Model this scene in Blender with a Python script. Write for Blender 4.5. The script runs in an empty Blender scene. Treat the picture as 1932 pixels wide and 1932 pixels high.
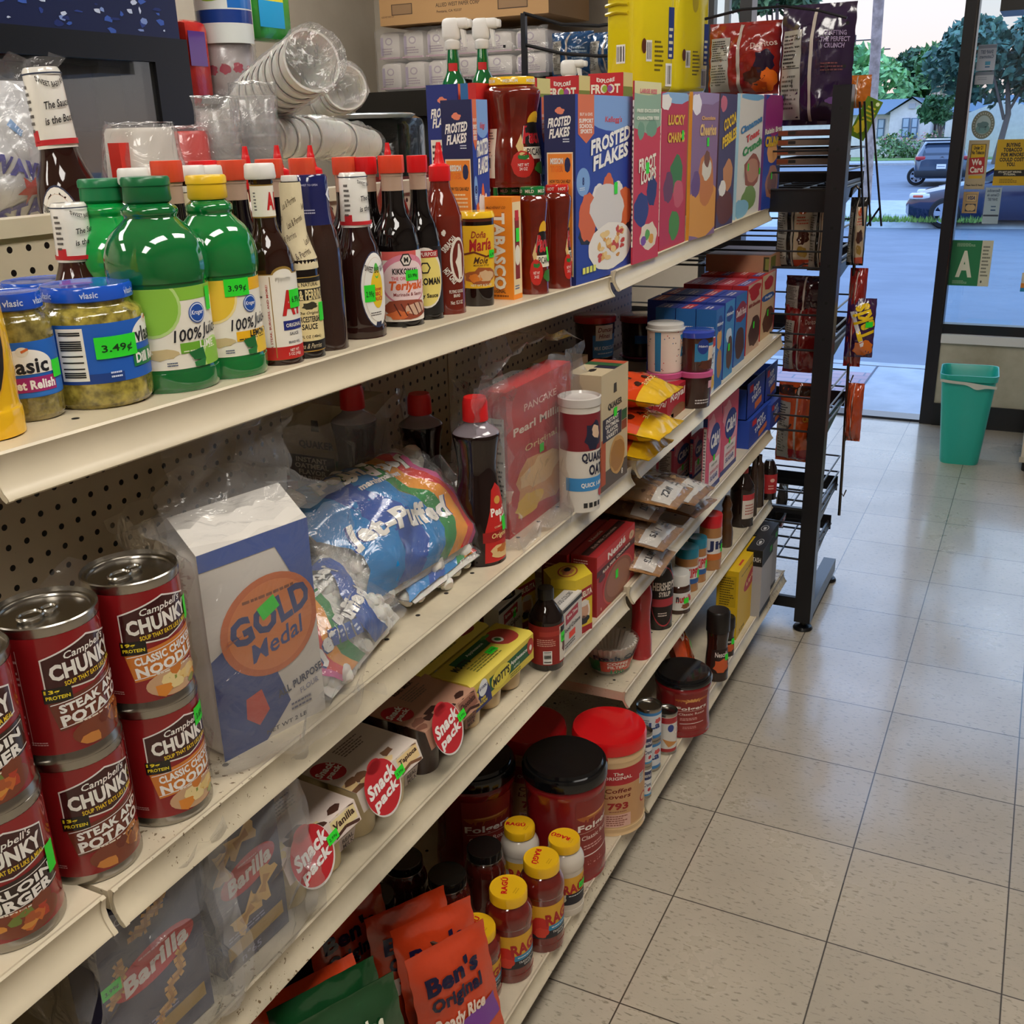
import bpy, bmesh, math, random
from mathutils import Vector, Matrix, noise
random.seed(7)
C = bpy.context.scene.collection
PI = math.pi
# ------------------------------------------------------------------ camera model
F = 1957.55; CAM = Vector((.50279, -2.57916, 1.46690))
def _rz(a): return Matrix(((math.cos(a), -math.sin(a), 0), (math.sin(a), math.cos(a), 0), (0, 0, 1)))
def _rx(a): return Matrix(((1, 0, 0), (0, math.cos(a), -math.sin(a)), (0, math.sin(a), math.cos(a))))
ROT = _rz(.470011) @ _rx(1.220516) @ _rz(-.0283184)
cam = bpy.data.objects.new('camera', bpy.data.cameras.new('camera'))
C.objects.link(cam); bpy.context.scene.camera = cam
cam.data.sensor_width = 36; cam.data.lens = 36 * F / 1932
cam.data.clip_start = .05; cam.data.clip_end = 600
cam.matrix_world = Matrix.Translation(CAM) @ ROT.to_4x4()
def ray(u, v): return ROT @ Vector(((u - 966) / F, -(v - 966) / F, -1))
def on_x(u, v, x):
    d = ray(u, v); return CAM + d * ((x - CAM.x) / d.x)
def on_y(u, v, y):
    d = ray(u, v); return CAM + d * ((y - CAM.y) / d.y)
def on_z(u, v, z):
    d = ray(u, v); return CAM + d * ((z - CAM.z) / d.z)
def proj(p):
    d = ROT.transposed() @ (Vector(p) - CAM); return 966 + F * d.x / -d.z, 966 - F * d.y / -d.z
def depth(p): return -(ROT.transposed() @ (Vector(p) - CAM)).z
# ------------------------------------------------------------------ shelves: deck height and front edge along y
# key: y0, y1, x front at y0, y1, z of the deck at y0, y1
SH = {'S1L': (-2.09, -.803, -.187, -.191, 1.249, 1.219), 'S1R': (-.797, .44, -.185, -.2, 1.228, 1.253),
      'S2K': (-3.3, -2.095, -.15, -.147, .864, .864), 'S2L': (-2.09, -.803, -.148, -.147, .862, .866), 'S2R': (-.797, .44, -.139, -.145, .878, .902),
      'S3K': (-3.3, -2.095, -.152, -.152, .628, .628), 'S3L': (-2.09, -.803, -.153, -.155, .627, .603), 'S3R': (-.797, .44, -.149, -.16, .612, .623),
      'S4R': (-.797, .44, -.157, -.144, .372, .407),
      'BK': (-3.3, -2.095, -.108, -.108, .14, .14), 'BL': (-2.09, -.803, -.108, -.114, .138, .121), 'BR': (-.797, .44, -.109, -.091, .127, .167)}
def deck(s, y):
    a = SH[s]; t = (y - a[0]) / (a[1] - a[0]); return a[4] + (a[5] - a[4]) * t
def front(s, y):
    a = SH[s]; t = (y - a[0]) / (a[1] - a[0]); return a[2] + (a[3] - a[2]) * t
def on_deck(u, v, s):
    z = SH[s][4] if isinstance(s, str) else s
    if not isinstance(s, str): return on_z(u, v, s)
    for _ in range(6):
        p = on_z(u, v, z); z = deck(s, p.y)
    return on_z(u, v, z)
# ------------------------------------------------------------------ colours and materials
def lin(c):
    if isinstance(c, str):
        c = c.lstrip('#'); c = c if len(c) == 6 else ''.join(q + q for q in c); c = [int(c[i:i + 2], 16) / 255 for i in (0, 2, 4)]
        return tuple((x / 12.92 if x < .04045 else ((x + .055) / 1.055) ** 2.4) for x in c)
    return tuple(c)
MATS = {}
def new_mat(k):
    m = bpy.data.materials.new(k); m.use_nodes = True; MATS[k] = m
    nt = m.node_tree; b = nt.nodes['Principled BSDF']; return m, nt, b
def N(nt, t, **kw):
    n = nt.nodes.new(t)
    for k, v in kw.items():
        if k.startswith('_'): setattr(n, k[1:], v)
        elif k.startswith('i'): n.inputs[int(k[1:])].default_value = v
        else: n.inputs[k.replace('0', ' ')].default_value = v
    return n
def col_mat(k, rough, spec=.5, coat=0, metal=0, bump=None, var=0, trans=0, sss=0):
    """one shader whose base colour is the colour stored on each face of the thing"""
    m, nt, b = new_mat(k); L = nt.links
    a = N(nt, 'ShaderNodeAttribute', _attribute_name='Col'); src = a.outputs['Color']
    b.inputs['Roughness'].default_value = rough; b.inputs['Specular IOR Level'].default_value = spec
    b.inputs['Coat Weight'].default_value = coat; b.inputs['Coat Roughness'].default_value = .04
    b.inputs['Metallic'].default_value = metal
    if trans: b.inputs['Transmission Weight'].default_value = trans
    if sss:
        b.inputs['Subsurface Weight'].default_value = sss; b.inputs['Subsurface Scale'].default_value = .02
    tc = N(nt, 'ShaderNodeTexCoord')
    if var:
        n = N(nt, 'ShaderNodeTexNoise', Scale=var[0], Detail=4.); L.new(tc.outputs['Object'], n.inputs['Vector'])
        r = N(nt, 'ShaderNodeMapRange', i1=.35, i2=.65, i3=1 - var[1], i4=1 + var[1]); L.new(n.outputs['Fac'], r.inputs[0])
        mx = N(nt, 'ShaderNodeVectorMath', _operation='SCALE'); L.new(src, mx.inputs[0]); L.new(r.outputs[0], mx.inputs['Scale']); src = mx.outputs[0]
    L.new(src, b.inputs['Base Color'])
    if bump:
        n = N(nt, 'ShaderNodeTexNoise', Scale=bump[0], Detail=3.); L.new(tc.outputs['Object'], n.inputs['Vector'])
        bp = N(nt, 'ShaderNodeBump', Strength=bump[1], Distance=.004); L.new(n.outputs['Fac'], bp.inputs['Height']); L.new(bp.outputs[0], b.inputs['Normal'])
    return m
col_mat('paper', .5); col_mat('matte', .75); col_mat('plastic', .32); col_mat('gloss', .12, coat=.3)
col_mat('glassy', .05, spec=.6, coat=.3); col_mat('liquid', .05, spec=.5, coat=.35)
col_mat('greenglass', .05, spec=.7, coat=.8, sss=.35)
col_mat('foil', .22, spec=.7, coat=.5, bump=(22, .9)); col_mat('tin', .22, metal=1)
col_mat('relish', .06, coat=1, var=(110, .55), bump=(90, .4)); col_mat('salsa', .06, coat=1, var=(60, .12))
col_mat('foam', .45, sss=.15); col_mat('fabricish', .9, bump=(40, .5)); col_mat('leaf', .6, var=(3., .45)); col_mat('far', .7)
col_mat('chrome', .12, metal=1); col_mat('carpaint', .15, coat=1); col_mat('glow_plastic', .35, sss=.3)
def film_mat(k, haze, refl, rough=.06, tint=(1, 1, 1), bump=.0):
    m, nt, b = new_mat(k); L = nt.links; nt.nodes.remove(b); out = nt.nodes['Material Output']
    tr = N(nt, 'ShaderNodeBsdfTransparent'); tr.inputs[0].default_value = (*tint, 1)
    gl = N(nt, 'ShaderNodeBsdfGlossy', Roughness=rough); df = N(nt, 'ShaderNodeBsdfDiffuse'); df.inputs[0].default_value = (.8, .8, .82, 1)
    lw = N(nt, 'ShaderNodeLayerWeight', Blend=.25)
    mr = N(nt, 'ShaderNodeMapRange', i3=refl, i4=.42); L.new(lw.outputs['Fresnel'], mr.inputs[0])
    m1 = N(nt, 'ShaderNodeMixShader', i0=haze); L.new(tr.outputs[0], m1.inputs[1]); L.new(df.outputs[0], m1.inputs[2])
    m2 = N(nt, 'ShaderNodeMixShader'); L.new(mr.outputs[0], m2.inputs[0]); L.new(m1.outputs[0], m2.inputs[1]); L.new(gl.outputs[0], m2.inputs[2])
    L.new(m2.outputs[0], out.inputs[0])
    if bump:
        tc = N(nt, 'ShaderNodeTexCoord'); n = N(nt, 'ShaderNodeTexNoise', Scale=14., Detail=4., Distortion=1.5); L.new(tc.outputs['Object'], n.inputs['Vector'])
        bp = N(nt, 'ShaderNodeBump', Strength=bump, Distance=.02); L.new(n.outputs['Fac'], bp.inputs['Height']); L.new(bp.outputs[0], gl.inputs['Normal']); L.new(bp.outputs[0], lw.inputs['Normal'])
film_mat('film', .085, .05, .1, bump=.8); film_mat('glass', .0, .05, .02); film_mat('film_soft', .13, .06, .16, bump=.7); film_mat('window_glass', .0, .04, .01, tint=(.9, .96, .97)); film_mat('cooler_glass', .04, .12, .02, tint=(.55, .55, .52)); film_mat('cupclear', .3, .06, .1)
# ------------------------------------------------------------------ mesh builder
class MB:
    def __init__(s): s.v = []; s.f = []; s.c = []; s.m = []; s.sm = []; s.k = []
    def mi(s, k):
        if k not in s.k: s.k.append(k)
        return s.k.index(k)
    def add(s, vs, fs, col, mat='paper', smooth=False, M=None):
        o = len(s.v); cl = col if callable(col) else lin(col); i = s.mi(mat)
        s.v += [tuple(M @ Vector(p)) if M is not None else tuple(p) for p in vs]
        for f in fs:
            s.f.append(tuple(o + j for j in f)); s.m.append(i); s.sm.append(smooth)
            s.c.append(lin(cl(sum((Vector(vs[j]) for j in f), Vector()) / len(f))) if callable(col) else cl)
        return s
    def box(s, a, b, col, mat='paper', M=None):
        (x0, y0, z0), (x1, y1, z1) = a, b
        vs = [(x0, y0, z0), (x1, y0, z0), (x1, y1, z0), (x0, y1, z0), (x0, y0, z1), (x1, y0, z1), (x1, y1, z1), (x0, y1, z1)]
        return s.add(vs, [(0, 3, 2, 1), (4, 5, 6, 7), (0, 1, 5, 4), (1, 2, 6, 5), (2, 3, 7, 6), (3, 0, 4, 7)], col, mat, False, M)
    def rbox(s, a, b, r, col, mat='plastic', M=None, n=2):
        bm = bmesh.new(); bmesh.ops.create_cube(bm, size=1)
        c = [(a[i] + b[i]) / 2 for i in range(3)]; d = [b[i] - a[i] for i in range(3)]
        for v in bm.verts: v.co = Vector([c[i] + v.co[i] * d[i] for i in range(3)])
        bmesh.ops.bevel(bm, geom=bm.edges[:], offset=min(r, min(abs(q) for q in d) * .49), segments=n, affect='EDGES', profile=.5)
        vs = [v.co.copy() for v in bm.verts]; fs = [[v.index for v in f.verts] for f in bm.faces]; bm.free()
        return s.add(vs, fs, col, mat, False, M)
    def lathe(s, prof, col, mat='plastic', seg=28, sx=1, sy=1, M=None, cap=True, a0=0, a1=2 * PI, flute=None):
        vs = []; fs = []; n = len(prof); full = abs(a1 - a0 - 2 * PI) < 1e-6; ns = seg if full else seg + 1
        for r, z in prof:
            for i in range(ns):
                t = a0 + (a1 - a0) * i / seg; rr = r * (flute(t, z) if flute else 1)
                vs.append((rr * math.cos(t) * sx, rr * math.sin(t) * sy, z))
        for j in range(n - 1):
            for i in range(seg):
                k = (i + 1) % ns
                fs.append((j * ns + i, j * ns + k, (j + 1) * ns + k, (j + 1) * ns + i))
        s.add(vs, fs, col, mat, True, M)
        if cap and full:
            for j, rev in ((0, True), (n - 1, False)):
                if prof[j][0] > 1e-5:
                    ring = [vs[j * ns + i] for i in range(ns)]
                    s.add(ring, [tuple(range(ns))[::-1] if rev else tuple(range(ns))], col, mat, False, M)
        return s
    def tube(s, pts, r, col, mat='plastic', seg=8, closed=False, cap=True):
        P = [Vector(p) for p in pts]; n = len(P); vs = []; fs = []; up = Vector((0, 0, 1)); prev = None
        for i in range(n):
            a = P[(i - 1) % n] if (i or closed) else P[0]; b = P[(i + 1) % n] if (i < n - 1 or closed) else P[-1]
            t = (b - a).normalized() if (b - a).length > 1e-9 else Vector((0, 0, 1))
            if prev is None: nrm = t.cross(up) if abs(t.dot(up)) < .95 else t.cross(Vector((1, 0, 0)))
            else: nrm = prev - t * prev.dot(t)
            nrm.normalize(); prev = nrm; bn = t.cross(nrm); rr = r[i] if isinstance(r, (list, tuple)) else r
            for k in range(seg):
                q = 2 * PI * k / seg; vs.append(P[i] + nrm * (rr * math.cos(q)) + bn * (rr * math.sin(q)))
        for i in range(n if closed else n - 1):
            for k in range(seg):
                k2 = (k + 1) % seg; j = (i + 1) % n
                fs.append((i * seg + k, i * seg + k2, j * seg + k2, j * seg + k))
        if cap and not closed: fs += [tuple(range(seg))[::-1], tuple((n - 1) * seg + k for k in range(seg))]
        return s.add(vs, fs, col, mat, True)
    def prism(s, pts, axis, a, b, col, mat='paper', M=None, smooth=False):
        """2D outline extruded along an axis from a to b"""
        n = len(pts)
        def q(p, t): return {'x': (t, p[0], p[1]), 'y': (p[0], t, p[1]), 'z': (p[0], p[1], t)}[axis]
        vs = [q(p, a) for p in pts] + [q(p, b) for p in pts]
        fs = [(i, (i + 1) % n, n + (i + 1) % n, n + i) for i in range(n)]
        s.add(vs, fs, col, mat, smooth, M); return s.add(vs, [tuple(range(n))[::-1], tuple(range(n, 2 * n))], col, mat, False, M)
    def grid(s, fn, nu, nv, col, mat='paper', smooth=True, M=None, wrap=False):
        vs = [fn(i / nu, j / nv) for j in range(nv + 1) for i in range(nu + 1)]
        fs = [(j * (nu + 1) + i, j * (nu + 1) + i + 1, (j + 1) * (nu + 1) + i + 1, (j + 1) * (nu + 1) + i) for j in range(nv) for i in range(nu)]
        return s.add(vs, fs, col, mat, smooth, M)
    def build(s, name, parent=None, M=None):
        me = bpy.data.meshes.new(name); me.from_pydata(s.v, [], s.f)
        for k in s.k: me.materials.append(MATS[k])
        me.polygons.foreach_set('material_index', s.m); me.polygons.foreach_set('use_smooth', s.sm)
        ca = me.color_attributes.new('Col', 'FLOAT_COLOR', 'CORNER'); d = []
        for p, c in zip(me.polygons, s.c): d += [c[0], c[1], c[2], 1.] * p.loop_total
        ca.data.foreach_set('color', d); me.update(); me.set_sharp_from_angle(angle=.7)
        o = bpy.data.objects.new(name, me); C.objects.link(o)
        if parent: o.parent = parent
        if M is not None: o.matrix_local = M
        return o
def empty(name, loc=(0, 0, 0), rz=0, M=None):
    o = bpy.data.objects.new(name, None); C.objects.link(o); o.empty_display_size = .05
    if M is not None: o.matrix_world = M
    else: o.location = loc; o.rotation_euler = (0, 0, rz)
    return o
def tag(o, label, cat, group=None, kind=None):
    if label: o['label'] = label
    if cat: o['category'] = cat
    if group: o['group'] = group
    if kind: o['kind'] = kind
    return o
def struct(name, mb, label=None, parent=None):
    o = mb.build(name, parent)
    if not parent: o['kind'] = 'structure'
    if label: o['label'] = label
    return o
# ------------------------------------------------------------------ printed labels
_tc = {}
def glyphs(s, bold, serif=False):
    bold = round(min(bold, .075), 3); k = (s, bold)
    if k in _tc: return _tc[k]
    cu = bpy.data.curves.new('t', 'FONT'); cu.body = s; cu.size = 1; cu.offset = bold; cu.resolution_u = 2; cu.dimensions = '2D'; cu.fill_mode = 'FRONT'; cu.align_x = 'CENTER'; cu.space_line = .95; cu.space_character = 1 + bold * 1.3
    ob = bpy.data.objects.new('t', cu); me = bpy.data.meshes.new_from_object(ob)
    vs = [(v.co.x, v.co.y) for v in me.vertices]; fs = [tuple(p.vertices) for p in me.polygons]
    bpy.data.objects.remove(ob); bpy.data.meshes.remove(me); bpy.data.curves.remove(cu)
    if vs:
        xs = [v[0] for v in vs]; ys = [v[1] for v in vs]; cx = (min(xs) + max(xs)) / 2; cy = (min(ys) + max(ys)) / 2
        w = max(xs) - min(xs); h = max(ys) - min(ys); vs = [(x - cx, y - cy) for x, y in vs]
    else: w = h = 1
    _tc[k] = (vs, fs, w, h); return _tc[k]
class Print:
    def __init__(s): s.it = []
    def raw(s, vs, fs, col, L): s.it.append((vs, fs, col, L)); return s
    def poly(s, pts, col, L=1): return s.raw(list(pts), [tuple(range(len(pts)))], col, L)
    def rect(s, cx, cy, w, h, col, L=1, rot=0):
        c, n = math.cos(rot), math.sin(rot)
        return s.poly([(cx + x * c - y * n, cy + x * n + y * c) for x, y in ((-w / 2, -h / 2), (w / 2, -h / 2), (w / 2, h / 2), (-w / 2, h / 2))], col, L)
    def ell(s, cx, cy, rx, ry, col, L=1, n=24, a=0, b=2 * PI, rot=0):
        c, q = math.cos(rot), math.sin(rot); P = []
        for i in range(n if b - a > 6.2 else n + 1):
            t = a + (b - a) * i / n; x = rx * math.cos(t); y = ry * math.sin(t); P.append((cx + x * c - y * q, cy + x * q + y * c))
        return s.poly(P, col, L)
    def blob(s, cx, cy, rx, ry, col, L=1, seed=0, n=18, amp=.2):
        r = random.Random(seed); k = [r.uniform(1 - amp, 1 + amp) for _ in range(n)]
        return s.poly([(cx + rx * k[i] * math.cos(2 * PI * i / n), cy + ry * k[i] * math.sin(2 * PI * i / n)) for i in range(n)], col, L)
    def line(s, pts, w, col, L=1):
        for a, b in zip(pts, pts[1:]):
            d = (Vector(b) - Vector(a)); n = Vector((-d.y, d.x)).normalized() * w / 2; a, b = Vector(a), Vector(b)
            s.poly([tuple(a - n), tuple(b - n), tuple(b + n), tuple(a + n)], col, L)
        return s
    def text(s, t, cx, cy, h, col, L=2, w=None, bold=.015, rot=0, shear=0, out=None, oc='#000000', arc=0):
        bold = min(bold, .045)
        if out: s.text(t, cx, cy, h, oc, L - 1, w * 1.03 if w else w, bold + min(out, .035), rot, shear, None, None, arc)
        vs, fs, gw, gh = glyphs(t, bold); g0 = glyphs(t, .015) if abs(bold - .015) > 1e-4 else (vs, fs, gw, gh)
        sy = h / g0[3]; sx = w / g0[2] if w else sy * .92; c, n = math.cos(rot), math.sin(rot); o = []
        for x, y in vs:
            x = x * sx; y = y * sy; x += shear * y
            if arc: y -= arc * x * x
            o.append((cx + x * c - y * n, cy + x * n + y * c))
        return s.raw(o, fs, col, L)
    def micro(s, cx, cy, w, h, n, col, L=2, seed=1):
        """lines of print too small to read"""
        r = random.Random(seed + n); st = h / n
        for i in range(n):
            y = cy + h / 2 - (i + .5) * st; ww = w * r.uniform(.6, 1); x = cx - w / 2
            while x < cx - w / 2 + ww:
                l = r.uniform(.06, .16) * w; l = min(l, cx - w / 2 + ww - x); s.rect(x + l * .45, y, l * .82, st * .45, col, L); x += l
        return s
    def bars(s, cx, cy, w, h, L=2, vert=False):
        s.rect(cx, cy, w, h, '#f0eee8', L); r = random.Random(int(w * 1e5)); n = 22
        for i in range(n):
            if r.random() < .62:
                t = (i + .5) / n - .5
                if vert: s.rect(cx, cy + t * h * .88, w * .8, h / n * .62, '#181818', L + 1)
                else: s.rect(cx + t * w * .88, cy, w / n * .62, h * .8, '#181818', L + 1)
        return s
    def bake(s, mb, fn, du=None, dv=None, mat='paper', step=.00018, clip=None):
        for vs, fs, col, L in s.it:
            if not vs: continue
            bm = bmesh.new(); bv = [bm.verts.new((x, y, 0)) for x, y in vs]
            for f in fs:
                try: bm.faces.new([bv[i] for i in f])
                except ValueError: pass
            if clip:
                for i, sg in ((0, 1), (0, -1), (1, 1), (1, -1)):
                    co = [0, 0, 0]; no = [0, 0, 0]; co[i] = sg * clip[i]; no[i] = sg; bmesh.ops.bisect_plane(bm, geom=bm.verts[:] + bm.edges[:] + bm.faces[:], plane_co=co, plane_no=no, dist=1e-7, clear_outer=True)
                if not bm.faces: bm.free(); continue
            for ax, st in ((0, du), (1, dv)):
                if not st: continue
                lo = min(v.co[ax] for v in bm.verts); hi = max(v.co[ax] for v in bm.verts)
                for k in range(math.floor(lo / st) + 1, math.ceil(hi / st)):
                    co = [0, 0, 0]; no = [0, 0, 0]; co[ax] = k * st; no[ax] = 1
                    bmesh.ops.bisect_plane(bm, geom=bm.verts[:] + bm.edges[:] + bm.faces[:], plane_co=co, plane_no=no, dist=1e-7)
            bm.verts.index_update()
            for f in bm.faces:
                if f.normal.z < 0: f.normal_flip()
            mb.add([fn(v.co.x, v.co.y, L * step) for v in bm.verts], [[v.index for v in f.verts] for f in bm.faces], col, mat, bool(du))
            bm.free()
        return mb
def on_face(O, R_, U_, N_):
    O, R_, U_, N_ = Vector(O), Vector(R_), Vector(U_), Vector(N_)
    return lambda u, v, o: O + R_ * u + U_ * v + N_ * o
def on_cyl(rf, a0, z0=0, sx=1, sy=1):
    """wraps print round a turned body; rf gives the radius at a height"""
    r0 = rf(z0)
    def fn(u, v, o):
        r = rf(z0 + v); t = a0 + u / r0; return Vector(((r + o) * math.cos(t) * sx, (r + o) * math.sin(t) * sy, z0 + v))
    return fn
def prof_r(prof):
    def f(z):
        for (r0, z0), (r1, z1) in zip(prof, prof[1:]):
            if z0 <= z <= z1 and z1 > z0: return r0 + (r1 - r0) * (z - z0) / (z1 - z0)
        return prof[0][0] if z < prof[0][1] else prof[-1][0]
    return f
def sticker(parent, fn, u, v, w=.022, h=.012, txt='3.99¢', rot=0, du=None, col='#2fe22f', L=7):
    P = Print(); P.rect(u, v, w, h, col, L, rot); P.text(txt, u, v - h * .08, h * .42, '#0c3a12', L + 1, w * .72, rot=rot)
    mb = MB(); P.bake(mb, fn, du and du * .4); o = mb.build('price_sticker', parent); return o
# ------------------------------------------------------------------ placing on a shelf
def spot(u, vb, wpx, s, vt=None, rz=1.):
    """centre, radius and height of a round thing whose base shows lowest at (u, vb) and is wpx wide"""
    P0 = on_deck(u, vb, s); r = wpx / 2 * depth(P0) / F; h = ray(u, vb); hd = Vector((h.x, h.y, 0)).normalized(); c = P0
    for _ in range(4):
        c = P0 + hd * r * rz; r = wpx / 2 * depth(c) / F
    z = deck(s, c.y) if isinstance(s, str) else s; c = Vector((c.x, c.y, z)); hh = None
    if vt is not None: hh = hfit(c, vt)
    return c, r, hh
def hfit(c, vt):
    lo, hi = 0, 3.
    for _ in range(50):
        m = (lo + hi) / 2
        if proj((c[0], c[1], c[2] + m))[1] > vt: lo = m
        else: hi = m
    return lo
def behind(u, vt, x, s):
    """a thing in the back row: only its top at (u, vt) shows, x says how deep it stands"""
    p = on_x(u, vt, x); z = deck(s, p.y) if isinstance(s, str) else s
    return Vector((x, p.y, z)), p.z - z
def quad(near, ul, ur, vt, s):
    """box from its near front corner pixel, the columns of its left and right base corners and the top of its near edge"""
    P = on_deck(near[0], near[1], s); z = P.z; h = hfit(P, vt)
    def solve(fn, target, hi):
        lo = 0.
        for _ in range(50):
            m = (lo + hi) / 2
            a = proj(fn(m))[0]
            if (a < target) == (proj(fn(hi))[0] > proj(fn(0))[0]): lo = m
            else: hi = m
        return lo
    def bis(fn, target, hi):
        lo = 0.; inc = proj(fn(hi))[0] > proj(fn(0))[0]
        for _ in range(50):
            m = (lo + hi) / 2
            if (proj(fn(m))[0] < target) == inc: lo = m
            else: hi = m
        return lo
    dy = bis(lambda t: (P.x, P.y + t, z), ur, .8); dx = bis(lambda t: (P.x - t, P.y, z), ul, .5)
    return P, dx, dy, h
EXPO = 0.22
# ================================================================== SETTING
def floor_mat():
    m, nt, b = new_mat('vinyl_floor'); L = nt.links
    g = N(nt, 'ShaderNodeNewGeometry'); sp = N(nt, 'ShaderNodeSeparateXYZ'); L.new(g.outputs['Position'], sp.inputs[0])
    def line(o):
        a = N(nt, 'ShaderNodeMath', _operation='DIVIDE', i1=.3048); L.new(o, a.inputs[0])
        f = N(nt, 'ShaderNodeMath', _operation='FRACT'); L.new(a.outputs[0], f.inputs[0])
        s = N(nt, 'ShaderNodeMath', _operation='SUBTRACT', i1=.5); L.new(f.outputs[0], s.inputs[0])
        q = N(nt, 'ShaderNodeMath', _operation='ABSOLUTE'); L.new(s.outputs[0], q.inputs[0])
        r = N(nt, 'ShaderNodeMapRange', i1=.4935, i2=.4975, i3=0., i4=1.); L.new(q.outputs[0], r.inputs[0])
        fl = N(nt, 'ShaderNodeMath', _operation='FLOOR'); L.new(a.outputs[0], fl.inputs[0]); return r.outputs[0], fl.outputs[0]
    lx, fx = line(sp.outputs[0]); ly, fy = line(sp.outputs[1])
    mx = N(nt, 'ShaderNodeMath', _operation='MAXIMUM'); L.new(lx, mx.inputs[0]); L.new(ly, mx.inputs[1])
    cb = N(nt, 'ShaderNodeCombineXYZ'); L.new(fx, cb.inputs[0]); L.new(fy, cb.inputs[1])
    wn = N(nt, 'ShaderNodeTexWhiteNoise', _noise_dimensions='2D'); L.new(cb.outputs[0], wn.inputs['Vector'])
    mp = N(nt, 'ShaderNodeMapping'); mp.inputs['Scale'].default_value = (62, 160, 1); L.new(g.outputs['Position'], mp.inputs[0])
    n1 = N(nt, 'ShaderNodeTexNoise', Scale=1., Detail=3., Roughness=.55); L.new(mp.outputs[0], n1.inputs['Vector'])
    r1 = N(nt, 'ShaderNodeMapRange', i1=.57, i2=.68, i3=0., i4=.8); L.new(n1.outputs['Fac'], r1.inputs[0])
    n2 = N(nt, 'ShaderNodeTexNoise', Scale=2.4, Detail=6., Roughness=.65); L.new(g.outputs['Position'], n2.inputs['Vector'])
    r2 = N(nt, 'ShaderNodeMapRange', i1=.3, i2=.75, i3=1.05, i4=.8); L.new(n2.outputs['Fac'], r2.inputs[0])
    base = N(nt, 'ShaderNodeMix', _data_type='RGBA'); base.inputs[6].default_value = (*lin('#c2b6a2'), 1); base.inputs[7].default_value = (*lin('#8a7f6c'), 1); L.new(r1.outputs[0], base.inputs[0])
    sc = N(nt, 'ShaderNodeVectorMath', _operation='SCALE'); L.new(base.outputs[2], sc.inputs[0]); L.new(r2.outputs[0], sc.inputs['Scale'])
    r3 = N(nt, 'ShaderNodeMapRange', i3=.93, i4=1.05); L.new(wn.outputs[0], r3.inputs[0])
    s3 = N(nt, 'ShaderNodeVectorMath', _operation='SCALE'); L.new(sc.outputs[0], s3.inputs[0]); L.new(r3.outputs[0], s3.inputs['Scale'])
    n4 = N(nt, 'ShaderNodeTexNoise', Scale=55., Detail=2.); L.new(g.outputs['Position'], n4.inputs['Vector'])
    r4 = N(nt, 'ShaderNodeMapRange', i1=.76, i2=.82, i3=0., i4=.5); L.new(n4.outputs['Fac'], r4.inputs[0])
    mm = N(nt, 'ShaderNodeMath', _operation='MAXIMUM'); L.new(mx.outputs[0], mm.inputs[0]); L.new(r4.outputs[0], mm.inputs[1])
    fin = N(nt, 'ShaderNodeMix', _data_type='RGBA'); fin.inputs[7].default_value = (*lin('#3c342a'), 1); L.new(s3.outputs[0], fin.inputs[6]); L.new(mm.outputs[0], fin.inputs[0])
    L.new(fin.outputs[2], b.inputs['Base Color'])
    rr = N(nt, 'ShaderNodeMapRange', i1=.3, i2=.7, i3=.22, i4=.42); L.new(n2.outputs['Fac'], rr.inputs[0]); L.new(rr.outputs[0], b.inputs['Roughness'])
    b.inputs['Specular IOR Level'].default_value = .55; b.inputs['Coat Weight'].default_value = .7; b.inputs['Coat Roughness'].default_value = .12
floor_mat()
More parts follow.
